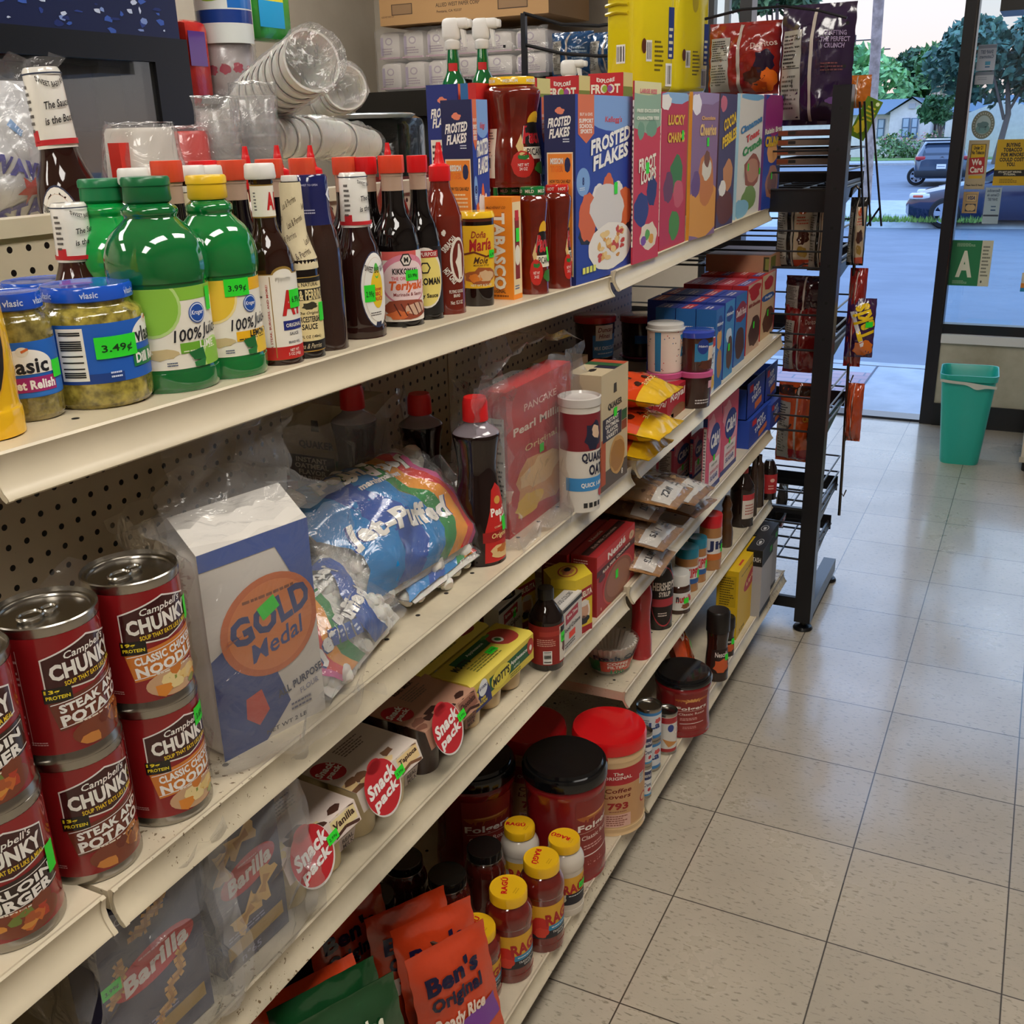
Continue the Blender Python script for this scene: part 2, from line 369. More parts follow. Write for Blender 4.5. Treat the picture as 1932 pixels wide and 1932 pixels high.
def steel_mat(k, peg, axis='YZ', base='#d8cbb0', dirt=.35):
    """cream enamel, with punched holes on a 1 inch grid or rows of dirt"""
    m, nt, b = new_mat(k); L = nt.links; g = N(nt, 'ShaderNodeNewGeometry'); sp = N(nt, 'ShaderNodeSeparateXYZ'); L.new(g.outputs['Position'], sp.inputs[0])
    n = N(nt, 'ShaderNodeTexNoise', Scale=6., Detail=5., Roughness=.6); L.new(g.outputs['Position'], n.inputs['Vector'])
    r = N(nt, 'ShaderNodeMapRange', i1=.35, i2=.75, i3=1.03, i4=1 - dirt * .4); L.new(n.outputs['Fac'], r.inputs[0])
    n2 = N(nt, 'ShaderNodeTexNoise', Scale=130., Detail=3., Roughness=.7); L.new(g.outputs['Position'], n2.inputs['Vector'])
    n3 = N(nt, 'ShaderNodeTexNoise', Scale=3.3, Detail=1.); L.new(g.outputs['Position'], n3.inputs['Vector'])
    th = N(nt, 'ShaderNodeMapRange', i1=.42, i2=.62, i3=.74 if dirt > .4 else .83, i4=.6 if dirt > .4 else .77); L.new(n3.outputs['Fac'], th.inputs[0])
    gt = N(nt, 'ShaderNodeMath', _operation='GREATER_THAN'); L.new(n2.outputs['Fac'], gt.inputs[0]); L.new(th.outputs[0], gt.inputs[1])
    rgb = N(nt, 'ShaderNodeRGB'); rgb.outputs[0].default_value = (*lin(base), 1)
    sc = N(nt, 'ShaderNodeVectorMath', _operation='SCALE'); L.new(rgb.outputs[0], sc.inputs[0]); L.new(r.outputs[0], sc.inputs['Scale'])
    mx = N(nt, 'ShaderNodeMix', _data_type='RGBA'); mx.inputs[7].default_value = (*lin('#6b573c'), 1); L.new(sc.outputs[0], mx.inputs[6]); L.new(gt.outputs[0], mx.inputs[0]); out = mx.outputs[2]
    if peg:
        ds = []
        for o in (sp.outputs[1], sp.outputs[2]):
            a = N(nt, 'ShaderNodeMath', _operation='DIVIDE', i1=.0254); L.new(o, a.inputs[0]); f = N(nt, 'ShaderNodeMath', _operation='FRACT'); L.new(a.outputs[0], f.inputs[0])
            s = N(nt, 'ShaderNodeMath', _operation='SUBTRACT', i1=.5); L.new(f.outputs[0], s.inputs[0]); q = N(nt, 'ShaderNodeMath', _operation='MULTIPLY'); L.new(s.outputs[0], q.inputs[0]); L.new(s.outputs[0], q.inputs[1]); ds.append(q.outputs[0])
        ad = N(nt, 'ShaderNodeMath', _operation='ADD'); L.new(ds[0], ad.inputs[0]); L.new(ds[1], ad.inputs[1])
        lt = N(nt, 'ShaderNodeMath', _operation='LESS_THAN', i1=.0225); L.new(ad.outputs[0], lt.inputs[0])
        m2 = N(nt, 'ShaderNodeMix', _data_type='RGBA'); m2.inputs[7].default_value = (.004, .003, .003, 1); L.new(out, m2.inputs[6]); L.new(lt.outputs[0], m2.inputs[0]); out = m2.outputs[2]
    L.new(out, b.inputs['Base Color']); b.inputs['Roughness'].default_value = .36; b.inputs['Specular IOR Level'].default_value = .5
    if not peg: b.inputs['Coat Weight'].default_value = .25; b.inputs['Coat Roughness'].default_value = .12
steel_mat('pegboard', True, base='#cdbfa6'); steel_mat('shelf_enamel', False, dirt=.3); steel_mat('shelf_worn', False, dirt=1.)
def noise_mat(k, c1, c2, scale, rough=.7, lo=.35, hi=.65, bump=0, det=5.):
    m, nt, b = new_mat(k); L = nt.links; g = N(nt, 'ShaderNodeNewGeometry'); n = N(nt, 'ShaderNodeTexNoise', Scale=scale, Detail=det, Roughness=.6); L.new(g.outputs['Position'], n.inputs['Vector'])
    r = N(nt, 'ShaderNodeMapRange', i1=lo, i2=hi); L.new(n.outputs['Fac'], r.inputs[0]); mx = N(nt, 'ShaderNodeMix', _data_type='RGBA')
    mx.inputs[6].default_value = (*lin(c1), 1); mx.inputs[7].default_value = (*lin(c2), 1); L.new(r.outputs[0], mx.inputs[0]); L.new(mx.outputs[2], b.inputs['Base Color']); b.inputs['Roughness'].default_value = rough
    if bump: bp = N(nt, 'ShaderNodeBump', Strength=bump, Distance=.01); L.new(n.outputs['Fac'], bp.inputs['Height']); L.new(bp.outputs[0], b.inputs['Normal'])
noise_mat('wallpaint', '#c3b8a8', '#cdc3b3', 3., .6); noise_mat('kneewall', '#b9b49f', '#9c947c', 5., .6, .4, .75); noise_mat('asphalt', '#747d8b', '#697280', 1.2, .75)
noise_mat('concrete', '#b4bac0', '#a0a7ae', 4., .8); noise_mat('grass', '#5d7d3a', '#7f9c50', 6., .9); noise_mat('bark', '#b09e95', '#85766e', 5., .9, bump=.4); noise_mat('stucco', '#efe9e4', '#e2dcd8', 4., .8)
def brick_mat():
    m, nt, b = new_mat('brickpave'); L = nt.links; g = N(nt, 'ShaderNodeNewGeometry'); t = N(nt, 'ShaderNodeTexBrick', Scale=1.); t.inputs['Color1'].default_value = (*lin('#b79a9e'), 1); t.inputs['Color2'].default_value = (*lin('#a98e95'), 1); t.inputs['Mortar'].default_value = (*lin('#7d7f8c'), 1)
    t.inputs['Mortar Size'].default_value = .006; t.inputs['Brick Width'].default_value = .2; t.inputs['Row Height'].default_value = .1; L.new(g.outputs['Position'], t.inputs['Vector']); L.new(t.outputs[0], b.inputs['Base Color']); b.inputs['Roughness'].default_value = .75
brick_mat()
def emit_mat(k, col, st):
    m, nt, b = new_mat(k); b.inputs['Base Color'].default_value = (*lin(col), 1); b.inputs['Emission Color'].default_value = (*lin(col), 1); b.inputs['Emission Strength'].default_value = st
emit_mat('lamp_diffuser', '#fff9f0', 11.)
CREAM = '#d3c2a1'
# ---- room shell
FY = 3.0; XL = -3.13; XR = 2.2; YB = -5.2; CH = 2.95
fl = MB(); fl.box((XL - .1, YB, -.1), (XR + .1, FY + .16, 0), '#ffffff', 'vinyl_floor'); struct('floor', fl)
c = MB(); c.box((XL - .1, YB, CH), (XR + .1, FY + .16, CH + .1), '#d9d4c8', 'matte'); struct('ceiling', c)
w = MB(); w.box((XL - .12, YB, 0), (XL, FY + .16, CH), '#ffffff', 'wallpaint'); struct('wall_left', w)
w = MB(); w.box((XR, YB, 0), (XR + .12, FY + .16, CH), '#7a7168', 'matte'); struct('wall_right', w)
w = MB(); w.box((XL, YB - .12, 0), (XR, YB, CH), '#7a7168', 'matte'); struct('wall_back', w)
DX0, DX1 = -.93, .045                                                   # doorway, between the jambs
w = MB(); w.box((XL, FY, 0), (-1.16, FY + .14, CH), '#ffffff', 'wallpaint'); w.box((.105, FY, 0), (XR, FY + .12, .462), '#ffffff', 'kneewall')
w.box((XL, FY, 2.62), (XR, FY + .14, CH), '#ffffff', 'wallpaint'); struct('wall_front', w)
t = MB(); t.box((.105, FY - .012, 0), (XR, FY, .115), '#17171a', 'plastic'); struct('baseboard_front', t)
t = MB(); t.box((.105, FY - .02, .425), (XR, FY + .12, .468), '#d9dad8', 'matte'); struct('trim_1', t, 'white window ledge')
def frame(mb, x0, x1, z0, z1, y0=FY + .01, y1=FY + .07, col='#1b1a20'): mb.box((x0, y0, z0), (x1, y1, z1), col, 'plastic')
# window right of the doorway: thick post, sill, top rail and pane
wf = MB(); frame(wf, .045, .105, 0, 2.62, FY - .005, FY + .1); frame(wf, .105, XR, .468, .515); frame(wf, .105, XR, 2.55, 2.62)
wf.box((.094, FY - .012, .515), (.099, FY - .005, 2.55), '#8c8a90', 'chrome'); win = struct('window_1', wf)
g = MB(); g.box((.105, FY + .035, .515), (XR, FY + .041, 2.55), '#ffffff', 'window_glass'); g.build('window_pane', win)
# sidelight left of the doorway
wf = MB(); frame(wf, -.99, DX0, 0, 2.62, FY - .005, FY + .1); frame(wf, -1.16, -1.125, 0, 2.62); frame(wf, -1.125, -.99, 0, .1); win2 = struct('window_2', wf)
g = MB(); g.box((-1.125, FY + .03, .1), (-.99, FY + .036, 2.62), '#ffffff', 'window_glass'); g.build('window_pane', win2)
fr = MB(); frame(fr, -1.075, -1.05, .1, 2.62, FY + .02, FY + .06, '#8f959c'); fr.build('window_frame', win2)
df = MB(); frame(df, DX0, .045, 2.1, 2.17); df.box((DX0, FY + .02, 0), (.045, FY + .14, .012), '#4a4c52', 'chrome'); struct('trim_2', df, 'dark door head and metal threshold')
# ---- ceiling lights (out of frame, they light the aisle)
k = 0
for ly in (-4.1, -2.35, -.6, 1.15):
    for lx in (-2.05, .72) if ly < 1 else (-2.05,):
        t = empty('ceiling_light', (lx, ly, CH)); tag(t, f'recessed white ceiling light panel, {"over the near aisle" if lx > 0 else "over the far aisle"}', 'light', 'light panels in the ceiling')
        m = MB(); m.box((-.31, -.61, -.02), (-.285, .61, 0), '#e8e6e0', 'plastic'); m.box((.285, -.61, -.02), (.31, .61, 0), '#e8e6e0', 'plastic'); m.box((-.285, -.61, -.02), (.285, -.585, 0), '#e8e6e0', 'plastic'); m.box((-.285, .585, -.02), (.285, .61, 0), '#e8e6e0', 'plastic'); m.build('frame', t)
        m = MB(); m.box((-.284, -.584, -.012), (.284, .584, -.004), '#ffffff', 'lamp_diffuser'); m.build('diffuser', t)
# ---- sky
W = bpy.data.worlds.new('sky'); bpy.context.scene.world = W; W.use_nodes = True; nt = W.node_tree; L = nt.links; bg = nt.nodes['Background']
tc = N(nt, 'ShaderNodeTexCoord'); sp = N(nt, 'ShaderNodeSeparateXYZ'); L.new(tc.outputs['Generated'], sp.inputs[0])
cr = N(nt, 'ShaderNodeValToRGB'); e = cr.color_ramp.elements; e[0].position = 0; e[0].color = (*lin('#f0c8bc'), 1); e[1].position = 1; e[1].color = (.25, .42, .8, 1)
for p_, c_ in ((.015, '#f6d9d2'), (.06, '#f3e4e4'), (.12, '#e6ebf3'), (.22, '#c9dcf6')):
    q = e.new(p_); q.color = (*lin(c_), 1)
q = e.new(.5); q.color = (.36, .56, .95, 1)
L.new(sp.outputs[2], cr.inputs[0]); L.new(cr.outputs[0], bg.inputs[0]); sr = N(nt, 'ShaderNodeMapRange', i1=.15, i2=.55, i3=1.05, i4=3.); L.new(sp.outputs[2], sr.inputs[0]); L.new(sr.outputs[0], bg.inputs[1])
# ================================================================== THE GONDOLA
XB = -.53
def shelf(s, label, worn=False, side=False):
    y0, y1, x0, x1, z0, z1 = SH[s]; t = empty('shelf', ((x0 + x1) / 2, (y0 + y1) / 2, (z0 + z1) / 2)); tag(t, label, 'shelf'); inv = Matrix.Translation(-t.location)
    k = 'shelf_worn' if worn else 'shelf_enamel'; m = MB()
    def P(y, dx, dz): a = (y - y0) / (y1 - y0); return (x0 + (x1 - x0) * a + dx, y, z0 + (z1 - z0) * a + dz)
    xb = XB + .012
    def Q(y, dz): return (xb, y, P(y, 0, dz)[2])
    e0, e1 = y0 + .001, y1 - .001
    m.add([P(e0, 0, 0), P(e1, 0, 0), Q(e1, 0), Q(e0, 0), P(e0, 0, -.02), P(e1, 0, -.02), Q(e1, -.03), Q(e0, -.03)], [(0, 1, 2, 3), (7, 6, 5, 4), (0, 4, 5, 1), (2, 6, 7, 3), (1, 5, 6, 2), (3, 7, 4, 0)], '#ffffff', k, False, inv)
    # row of punched holes behind the front edge
    pr = MB(); y = y0 + .04
    while y < y1 - .02:
        for dx in ((-.035, -.33) if not side else (-.035, -.1, -.2)):
            c = P(y, dx, .0004); pr.add([(c[0] + .0035 * math.cos(a), c[1] + .0035 * math.sin(a), c[2]) for a in [i * PI / 5 for i in range(10)]], [tuple(range(10))], '#14100c', 'matte', False, inv)
        y += .0762
    o = len(m.v); m.v += pr.v; m.f += [tuple(o + j for j in f) for f in pr.f]; m.c += pr.c; m.sm += pr.sm; m.m += [m.mi('matte')] * len(pr.f); m.build('deck', t)
    # price rail: rolled top bead, curved face, bottom bead
    prof = [(.0, .0005), (.0035, .002), (.0055, 0), (.004, -.004), (.0025, -.012), (.004, -.021), (.0085, -.029), (.0115, -.032), (.0125, -.0345), (.010, -.0365), (.006, -.034), (-.002, -.02)]
    r = MB(); n = len(prof); g0, g1 = y0 + .002, y1 - .002
    r.add([P(g0, a, b) for a, b in prof] + [P(g1, a, b) for a, b in prof], [(i, n + i, n + i + 1, i + 1) for i in range(n - 1)], '#ffffff', k, True, inv)
    r.add([P(g0, a, b) for a, b in prof], [tuple(range(n))], '#ffffff', k, False, inv); r.add([P(g1, a, b) for a, b in prof], [tuple(range(n))[::-1]], '#ffffff', k, False, inv)
    for gy in (g0, g1):
        sg = 1 if gy == g0 else -1
        r.add([P(gy, a + .0012, b) for a, b in prof[1:-1]] + [P(gy + sg * .005, a + .0012, b) for a, b in prof[1:-1]], [(i, n - 2 + i, n - 1 + i, i + 1) for i in range(n - 3)], '#ffffff', k, True, inv)
    r.build('price_rail', t)
    return t
shelf('S1L', 'cream metal shelf under the row of sauce bottles'); shelf('S1R', 'cream metal shelf under the cereal boxes')
shelf('S2K', 'cream metal shelf at the lower left under the burger soup cans'); shelf('S2L', 'cream metal shelf carrying soup cans, flour and syrup', True); shelf('S2R', 'cream metal shelf carrying frosting tubs and brownie boxes')
shelf('S3K', 'cream metal shelf in the lower left corner under the pasta boxes'); shelf('S3L', 'speckled cream metal shelf carrying pudding and applesauce packs', True); shelf('S3R', 'cream metal shelf carrying sugar and toaster pastry boxes')
shelf('S4R', 'chipped cream metal shelf carrying coffee filters and syrups', True, True)
shelf('BK', 'base shelf in the lower left corner'); shelf('BL', 'cream base shelf carrying rice trays, sauce jars and coffee tubs', True); shelf('BR', 'cream base shelf carrying tea boxes at the far end', True)
t = empty('gondola_frame', (XB, -.8, 0)); tag(t, 'cream gondola frame with perforated back panels between the shelves', 'shelving'); inv = Matrix.Translation((-XB, .8, 0))
yb = on_x(1192, 560, XB).y
for y0, y1, z1 in ((-3.3, -2.1, 1.385), (-2.09, -.81, 1.385), (-.79, yb, 1.22)):
    m = MB(); m.box((XB - .004, y0, .1), (XB, y1, z1), '#ffffff', 'pegboard', inv); m.build('back_panel', t)
for y0, y1 in ((-3.3, -2.1), (-2.09, -.81)):
    m = MB(); m.box((XB - .03, y0, 1.372), (XB + .006, y1, 1.392), CREAM, 'shelf_enamel', inv); m.build('top_rail', t)
for y, z in ((-2.095, 1.385), (-.8, 1.385)):
    m = MB(); m.box((XB - .032, y - .012, 0), (XB + .002, y + .012, z), '#3a3530', 'shelf_enamel', inv); m.build('upright', t)
for y0, y1 in ((-3.3, -2.09), (-2.09, -.8), (-.8, .44)):
    m = MB(); m.box((XB, y0, 0), (-.17, y1, .1), '#2b2622', 'matte', inv); m.build('kick_panel', t)
# far side of the gondola
m = MB(); m.box((-.98, -2.6, 1.235), (-.565, -.8, 1.26), '#ffffff', 'shelf_enamel'); m.box((-.985, -2.6, 1.215), (-.975, -.8, 1.262), '#ffffff', 'shelf_enamel'); BS = tag(m.build('shelf'), 'far side shelf holding foam cups and wrapped bowls', 'shelf')
m = MB(); m.box((-.93, -.79, 1.235), (-.565, .43, 1.26), '#ffffff', 'shelf_enamel'); tag(m.build('shelf'), 'far side shelf holding green spray bottles and yellow jugs', 'shelf')
# ================================================================== OUTSIDE
GZ = -.8
def G(u, v): return on_z(u, v, GZ)
def gz(y): return -.02 if y < 4.35 else (-.06 - .74 * (min(y, 19) - 4.35) / (19 - 4.35))
m = MB(); ys = [4.5, 19, 22.5]
m.add([(-30, 4.52, -.08), (40, 4.52, -.08), (40, 19, GZ), (-30, 19, GZ), (-30, 26, GZ), (40, 26, GZ)], [(0, 1, 2, 3), (3, 2, 5, 4)], '#ffffff', 'asphalt')
m.add([(-90, 25.5, GZ - .02), (90, 25.5, GZ - .02), (160, 66, GZ - .02), (-160, 66, GZ - .02)], [(0, 1, 2, 3)], '#ffffff', 'asphalt'); struct('floor_parking_lot', m)


m = MB(); m.box((-6, FY + .1, -.2), (8, 4.42, -.02), '#ffffff', 'concrete'); m.box((-6, 4.42, -.2), (8, 4.52, -.015), '#e6e0d2', 'concrete'); struct('floor_sidewalk', m)
m = MB(); e = on_z(1593, 770, -.018); m.add([(-2.6, 3.36, -.018), (-.36, 3.36, -.018), (-.36, 4.2, -.018), (-2.6, 4.2, -.018)], [(0, 1, 2, 3)], '#ffffff', 'brickpave')
m.box((-.365, 3.2, -.02), (-.355, 4.42, -.016), '#5a5d68', 'matte'); struct('floor_brick_inlay', m)
ka, kb = G(1560, 440), G(1708, 428)
m = MB(); m.add([(-40, ka.y, GZ), (30, kb.y + 1, GZ), (30, kb.y + 1.3, GZ + .16), (-40, ka.y + .3, GZ + .16), (30, kb.y + 3, GZ + .16), (-40, ka.y + 2, GZ + .16)], [(0, 1, 2, 3)], '#c9cdd2', 'concrete')
m.add([(-40, ka.y + .3, GZ + .16), (30, kb.y + 1.3, GZ + .16), (30, 30, GZ + .16), (-40, 30, GZ + .16)], [(0, 1, 2, 3)], '#ffffff', 'concrete')
m.build('trim_3')['kind'] = 'structure'
m = MB(); r = random.Random(4)
for i in range(900):
    x = r.uniform(-4.6, -.6); y = ka.y + 1.0 + (x + 4) * .03 + r.uniform(0, .75); h = r.uniform(.05, .16); a = r.uniform(0, 6.3); dx, dy = .02 * math.cos(a), .02 * math.sin(a)
    m.add([(x - dx, y - dy, GZ + .16), (x + dx, y + dy, GZ + .16), (x + r.uniform(-.04, .04), y, GZ + .16 + h)], [(0, 1, 2)], r.choice(['#6f9440', '#7fa552', '#5c8338']), 'leaf')
tag(m.build('grass'), 'strip of green grass behind the parking lot kerb', 'grass', kind='stuff')
m = MB(); m.box((-60, 62, GZ - .1), (60, 66, GZ + .1), '#ffffff', 'concrete'); m.box((-60, 66, GZ - .1), (60, 69.5, GZ + .14), '#ffffff', 'grass'); m.box((-60, 69.5, GZ - .1), (60, 110, GZ + .1), '#ffffff', 'grass'); m.build('trim_4')['kind'] = 'structure'
# utility pole and palm
b = G(1633, 393); t = empty('utility_pole', b); tag(t, 'tall grey wooden pole rising beyond the parking lot kerb', 'pole')
m = MB(); m.tube([(0, 0, 0), (.02, -.6, 3), (.05, -1.6, 8)], [.13, .135, .14], '#ffffff', 'bark', 14); m.build('trunk', t)
m = MB()
for i in range(5): m.tube([(.14 * math.cos(q), .14 * math.sin(q) - .2 * .3 * i, .9 + i * .6) for q in [j * PI / 6 for j in range(13)]], .006, '#6a6470', 'matte', 5)
m.build('cable_band', t)
def foliage(mb, c, rad, n, cols, seed, size=.35, squash=.8):
    r = random.Random(seed); lumps = [(Vector((r.uniform(-1, 1), r.uniform(-1, 1), r.uniform(-.8, 1))) * .62, r.uniform(.3, .55)) for _ in range(9)]
    for i in range(n):
        a, s = r.choice(lumps); d = Vector((r.gauss(0, 1), r.gauss(0, 1), r.gauss(0, 1))).normalized() * s * r.uniform(.7, 1.05)
        p = a + d; p = Vector((p.x * rad, p.y * rad, p.z * rad * squash)) + Vector(c); q = size * r.uniform(.5, 1.2)
        u = Vector((r.gauss(0, 1), r.gauss(0, 1), r.gauss(0, 1))).normalized(); w = u.orthogonal().normalized()
        mb.add([p - u * q, p + w * q * .5, p + u * q, p - w * q * .5], [(0, 1, 2, 3)], r.choice(cols), 'leaf')
def tree(name, u, v, Y, rad, hc, label, cols, seed, n=1500, size=.35, squash=.8, trunk=.18, tilt=0):
    p = on_y(u, v, Y); t = empty(name, (p.x, Y, GZ)); tag(t, label, 'tree'); m = MB()
    m.tube([(0, 0, 0), (.1 * rad, 0, hc * .5), (.0, 0, hc)], [trunk, trunk * .8, trunk * .4], '#6b5f58', 'matte', 8)
    for a in (0, 2.1, 4.2): m.tube([(.05 * rad, 0, hc * .45), (rad * .4 * math.cos(a), rad * .4 * math.sin(a), hc)], [trunk * .5, trunk * .2], '#6b5f58', 'matte', 6)
    m.build('trunk', t); m = MB(); foliage(m, (0, 0, hc), rad, n, cols, seed, size, squash); m.build('foliage', t); return t
GR = ['#4d7a45', '#5f8f55', '#3f6a3e', '#6b9a5e']; DK = ['#2f4d35', '#3a5c3c', '#27412e', '#466b45']
tree('leafy_tree', 1622, 200, 84, 5.0, 4.6, 'bright green leafy tree behind the pole, left of the white house', ['#6aa05e', '#7db56c', '#4f8a50', '#87bd78'], 1, 2600, .5)
tree('tall_conifer', 1462, 60, 60, 2.5, 9.2, 'tall dark conifer seen above the red chip bag', ['#4a6a44', '#5d7f52', '#3a573a'], 2, 1700, .4, 1.3)
tree('round_tree', 1722, 170, 92, 2.0, 5.6, 'small dark round tree behind the roof of the white house', DK, 3, 1700, .42)
tree('dense_tree', 1765, 150, 95, 3.0, 5.4, 'large dark tree right behind the palm', DK, 4, 2300, .42)
tree('dense_tree', 1800, 175, 90, 3.4, 4.8, 'dense green tree partly behind the black window post', GR, 5, 2300, .45)
tree('window_tree', 1893, 175, 62, 3.7, 5.0, 'big dark green tree seen through the right window above the stickers', ['#3f6558', '#4d7566', '#36584d', '#5b8472'], 6, 3000, .36)
tree('front_yard_tree', 1775, 210, 66, 1.3, 3.0, 'small forked tree in front of the white house', ['#4a7a4c', '#5b8d58', '#3b683f'], 7, 900, .25, .8, .09)
p = on_y(1767, 230, 76); t = empty('fan_palm', (p.x, 76, GZ)); tag(t, 'fan palm with a shaggy skirt of dead leaves, above the white house', 'palm')
m = MB(); m.tube([(0, 0, 0), (0, 0, 4.6)], .3, '#b3a096', 'bark', 10); m.build('trunk', t)
m = MB(); r = random.Random(3)
for i in range(150):
    a = r.uniform(0, 6.3); z = r.uniform(3.4, 5.0); w = .9 * (z - 3.0) / 2.2; m.add([(.2 * math.cos(a), .2 * math.sin(a), z), (w * math.cos(a + .12), w * math.sin(a + .12), z - 1.1), (w * math.cos(a - .12), w * math.sin(a - .12), z - 1.2)], [(0, 1, 2)], r.choice(['#a58f7c', '#8f8a68', '#b9a48f']), 'leaf')
m.build('dead_leaf_skirt', t); m = MB()
for i in range(52):
    a = r.uniform(0, 6.3); el = r.uniform(-.5, 1.3); d = Vector((math.cos(a) * math.cos(el), math.sin(a) * math.cos(el), math.sin(el))); c = Vector((0, 0, 5.1)) + d * r.uniform(.6, 1.); s = d.cross(Vector((0, 0, 1))).normalized()
    for j in range(9):
        q = (j - 4) * .24; e = (d * math.cos(q) + s * math.sin(q)) * .8; e.z -= .25 * abs(q); n2 = s * .07; m.add([c - n2, c + n2, c + e], [(0, 1, 2)], r.choice(['#5a8a56', '#6d9c63', '#47754a']), 'leaf')
    m.tube([(0, 0, 5.0), c], .03, '#7d8a5a', 'leaf', 4)
m.build('crown', t)
for k, (u, yy) in enumerate(((1613, 70), (1648, 70))):
    p = on_y(u, 80, 110); t = MB(); t.tube([(0, 0, 0), (0, 0, 9.3 if k else 10.2)], .1, '#4b4a4e', 'matte', 6); t.tube([(-1.6, 0, 8.8 + (1 - k) * .9), (1.6, 0, 8.8 + (1 - k) * .9)], .06, '#4b4a4e', 'matte', 4)
    o = t.build('power_pole', M=Matrix.Translation((p.x, 110, GZ))); tag(o, 'distant power pole with a crossarm, ' + ('nearer the tall grey pole' if k else 'behind the purple bag'), 'pole')
# house
HY = 72.
def hp(u, v, y=HY): return on_y(u, v, y)
t = empty('house', (hp(1722, 288).x, HY, GZ)); tag(t, 'white stucco bungalow with a gabled front across the street', 'house'); inv = Matrix.Translation(-t.location)
gl, gr_, pk = hp(1680, 211), hp(1758, 209), hp(1722, 186); zb = GZ; m = MB()
m.prism([(gl.x, zb), (gr_.x, zb), (gr_.x, gr_.z), (pk.x, pk.z), (gl.x, gr_.z)], 'y', HY, HY + 8, '#ffffff', 'stucco', inv)
lw = hp(1560, 212, HY + 2); m.box((lw.x - 6, HY + 2, zb), (gl.x, HY + 9, gr_.z - .05), '#ffffff', 'stucco', inv); rw = hp(1805, 212, HY + 2); m.box((gr_.x, HY + 2.5, zb), (rw.x + 5, HY + 9, gr_.z), '#ffffff', 'stucco', inv); m.build('wall', t)
m = MB(); o = .35; zr = gr_.z
m.add([(gl.x - o, HY - .3, zr - .15), (pk.x, HY - .3, pk.z + .12), (pk.x, HY + 9, pk.z + .12), (gl.x - o, HY + 9, zr - .15), (gr_.x + o, HY - .3, zr - .15), (gr_.x + o, HY + 9, zr - .15)], [(0, 1, 2, 3), (1, 4, 5, 2)], '#5a6a78', 'matte', False, inv)
m.add([(lw.x - 6, HY + 1.5, zr - .1), (rw.x + 6, HY + 1.5, zr - .1), (rw.x + 5, HY + 5, pk.z + .1), (lw.x - 5, HY + 5, pk.z + .1), (lw.x - 6, HY + 10, zr - .1), (rw.x + 6, HY + 10, zr - .1)], [(0, 1, 2, 3), (3, 2, 5, 4)], '#66788a', 'matte', False, inv); m.build('roof', t)
for (u0, v0, u1, v1, y) in ((1702, 224, 1715, 257, HY), (1719, 224, 1731, 257, HY), (1656, 226, 1668, 258, HY + 2), (1783, 215, 1795, 240, HY + 2.5)):
    a, b = hp(u0, v1, y - .05), hp(u1, v0, y - .05); m = MB(); m.box((a.x - .08, y - .09, a.z - .1), (b.x + .08, y + .02, b.z + .05), '#6d7f92', 'matte', inv); w_ = m.build('window', t); m = MB(); m.box((a.x, y - .12, a.z), (b.x, y - .09, b.z), '#a9c3d6', 'gloss', inv); m.box((a.x, y - .13, (a.z + b.z) / 2 - .03), (b.x, y - .12, (a.z + b.z) / 2 + .03), '#5c6c80', 'matte', inv); m.build('pane', w_)
a, b = hp(1758, 285, HY + 2.4), hp(1768, 218, HY + 2.4); m = MB(); m.box((a.x, HY + 2.35, a.z), (b.x, HY + 2.5, b.z), '#5b4d52', 'matte', inv); m.build('door', t)
m = MB(); a = hp(1721, 200); m.box((a.x - .2, HY - .08, a.z - .15), (a.x + .2, HY, a.z + .15), '#b9b9c0', 'matte', inv); m.build('gable_vent', t)
p = on_y(1885, 285, 70); t = MB(); t.prism([(-3.2, 0), (3.2, 0), (3.2, 2.2), (0, 3.4), (-3.2, 2.2)], 'y', 0, 6, '#ffffff', 'stucco'); o = t.build('garage', M=Matrix.Translation((p.x, 70, GZ))); tag(o, 'small white gabled outbuilding seen under the tree in the window', 'building')
r = random.Random(9)
for (u, w_, lab) in ((1700, 1.7, 'flowering shrub under the left house window'), (1728, 1.9, 'flowering shrub beneath the paired house windows'), (1778, 1.5, 'leafy shrub right of the house door')):
    p = on_y(u, 288, 70.6); m = MB(); foliage(m, (0, 0, .7), w_, 500, ['#5f8350', '#4d7042', '#7c9b66'], int(u), .16, .5); t = empty('flower_bush', (p.x, 70.6, GZ)); tag(t, lab, 'shrub'); m.build('foliage', t)
    m = MB(); foliage(m, (0, 0, 1.1), w_ * .85, 90, ['#c77f86', '#d79a9a', '#e0c06a'], int(u) + 1, .09, .4); m.build('blossoms', t)
# cars
def wheel(parent, x, y, z, R_, side, name='wheel'):
    m = MB(); T = Matrix.Translation((x, y, z)) @ Matrix.Rotation(PI / 2 * side, 4, 'X')
    m.lathe([(R_ * .62, -.1), (R_ * .9, -.11), (R_, -.07), (R_, .07), (R_ * .93, .11), (R_ * .66, .115)], '#17181c', 'matte', 28, M=T, cap=False); w_ = m.build('tyre', parent); m = MB()
    m.lathe([(R_ * .66, .112), (R_ * .62, .1), (R_ * .6, .04), (.001, .04)], '#23252b', 'matte', 28, M=T, cap=False); m.lathe([(R_ * .67, .1), (R_ * .67, .118), (R_ * .6, .118), (R_ * .6, .1)], '#c9d0da', 'chrome', 28, M=T, cap=False)
    for i in range(6):
        a = i * PI / 3; c, s = math.cos(a), math.sin(a)
        def q(rr, tt, zz): return (rr * c - tt * s, rr * s + tt * c, zz)
        m.add([q(.02, -R_ * .13, .105), q(R_ * .62, -R_ * .17, .11), q(R_ * .62, R_ * .17, .11), q(.02, R_ * .13, .105)], [(0, 1, 2, 3)], '#cfd6e0', 'chrome', False, T)
    m.lathe([(R_ * .14, .1), (R_ * .12, .125), (.001, .128)], '#8d949e', 'chrome', 14, M=T, cap=False); m.build('rim', w_)
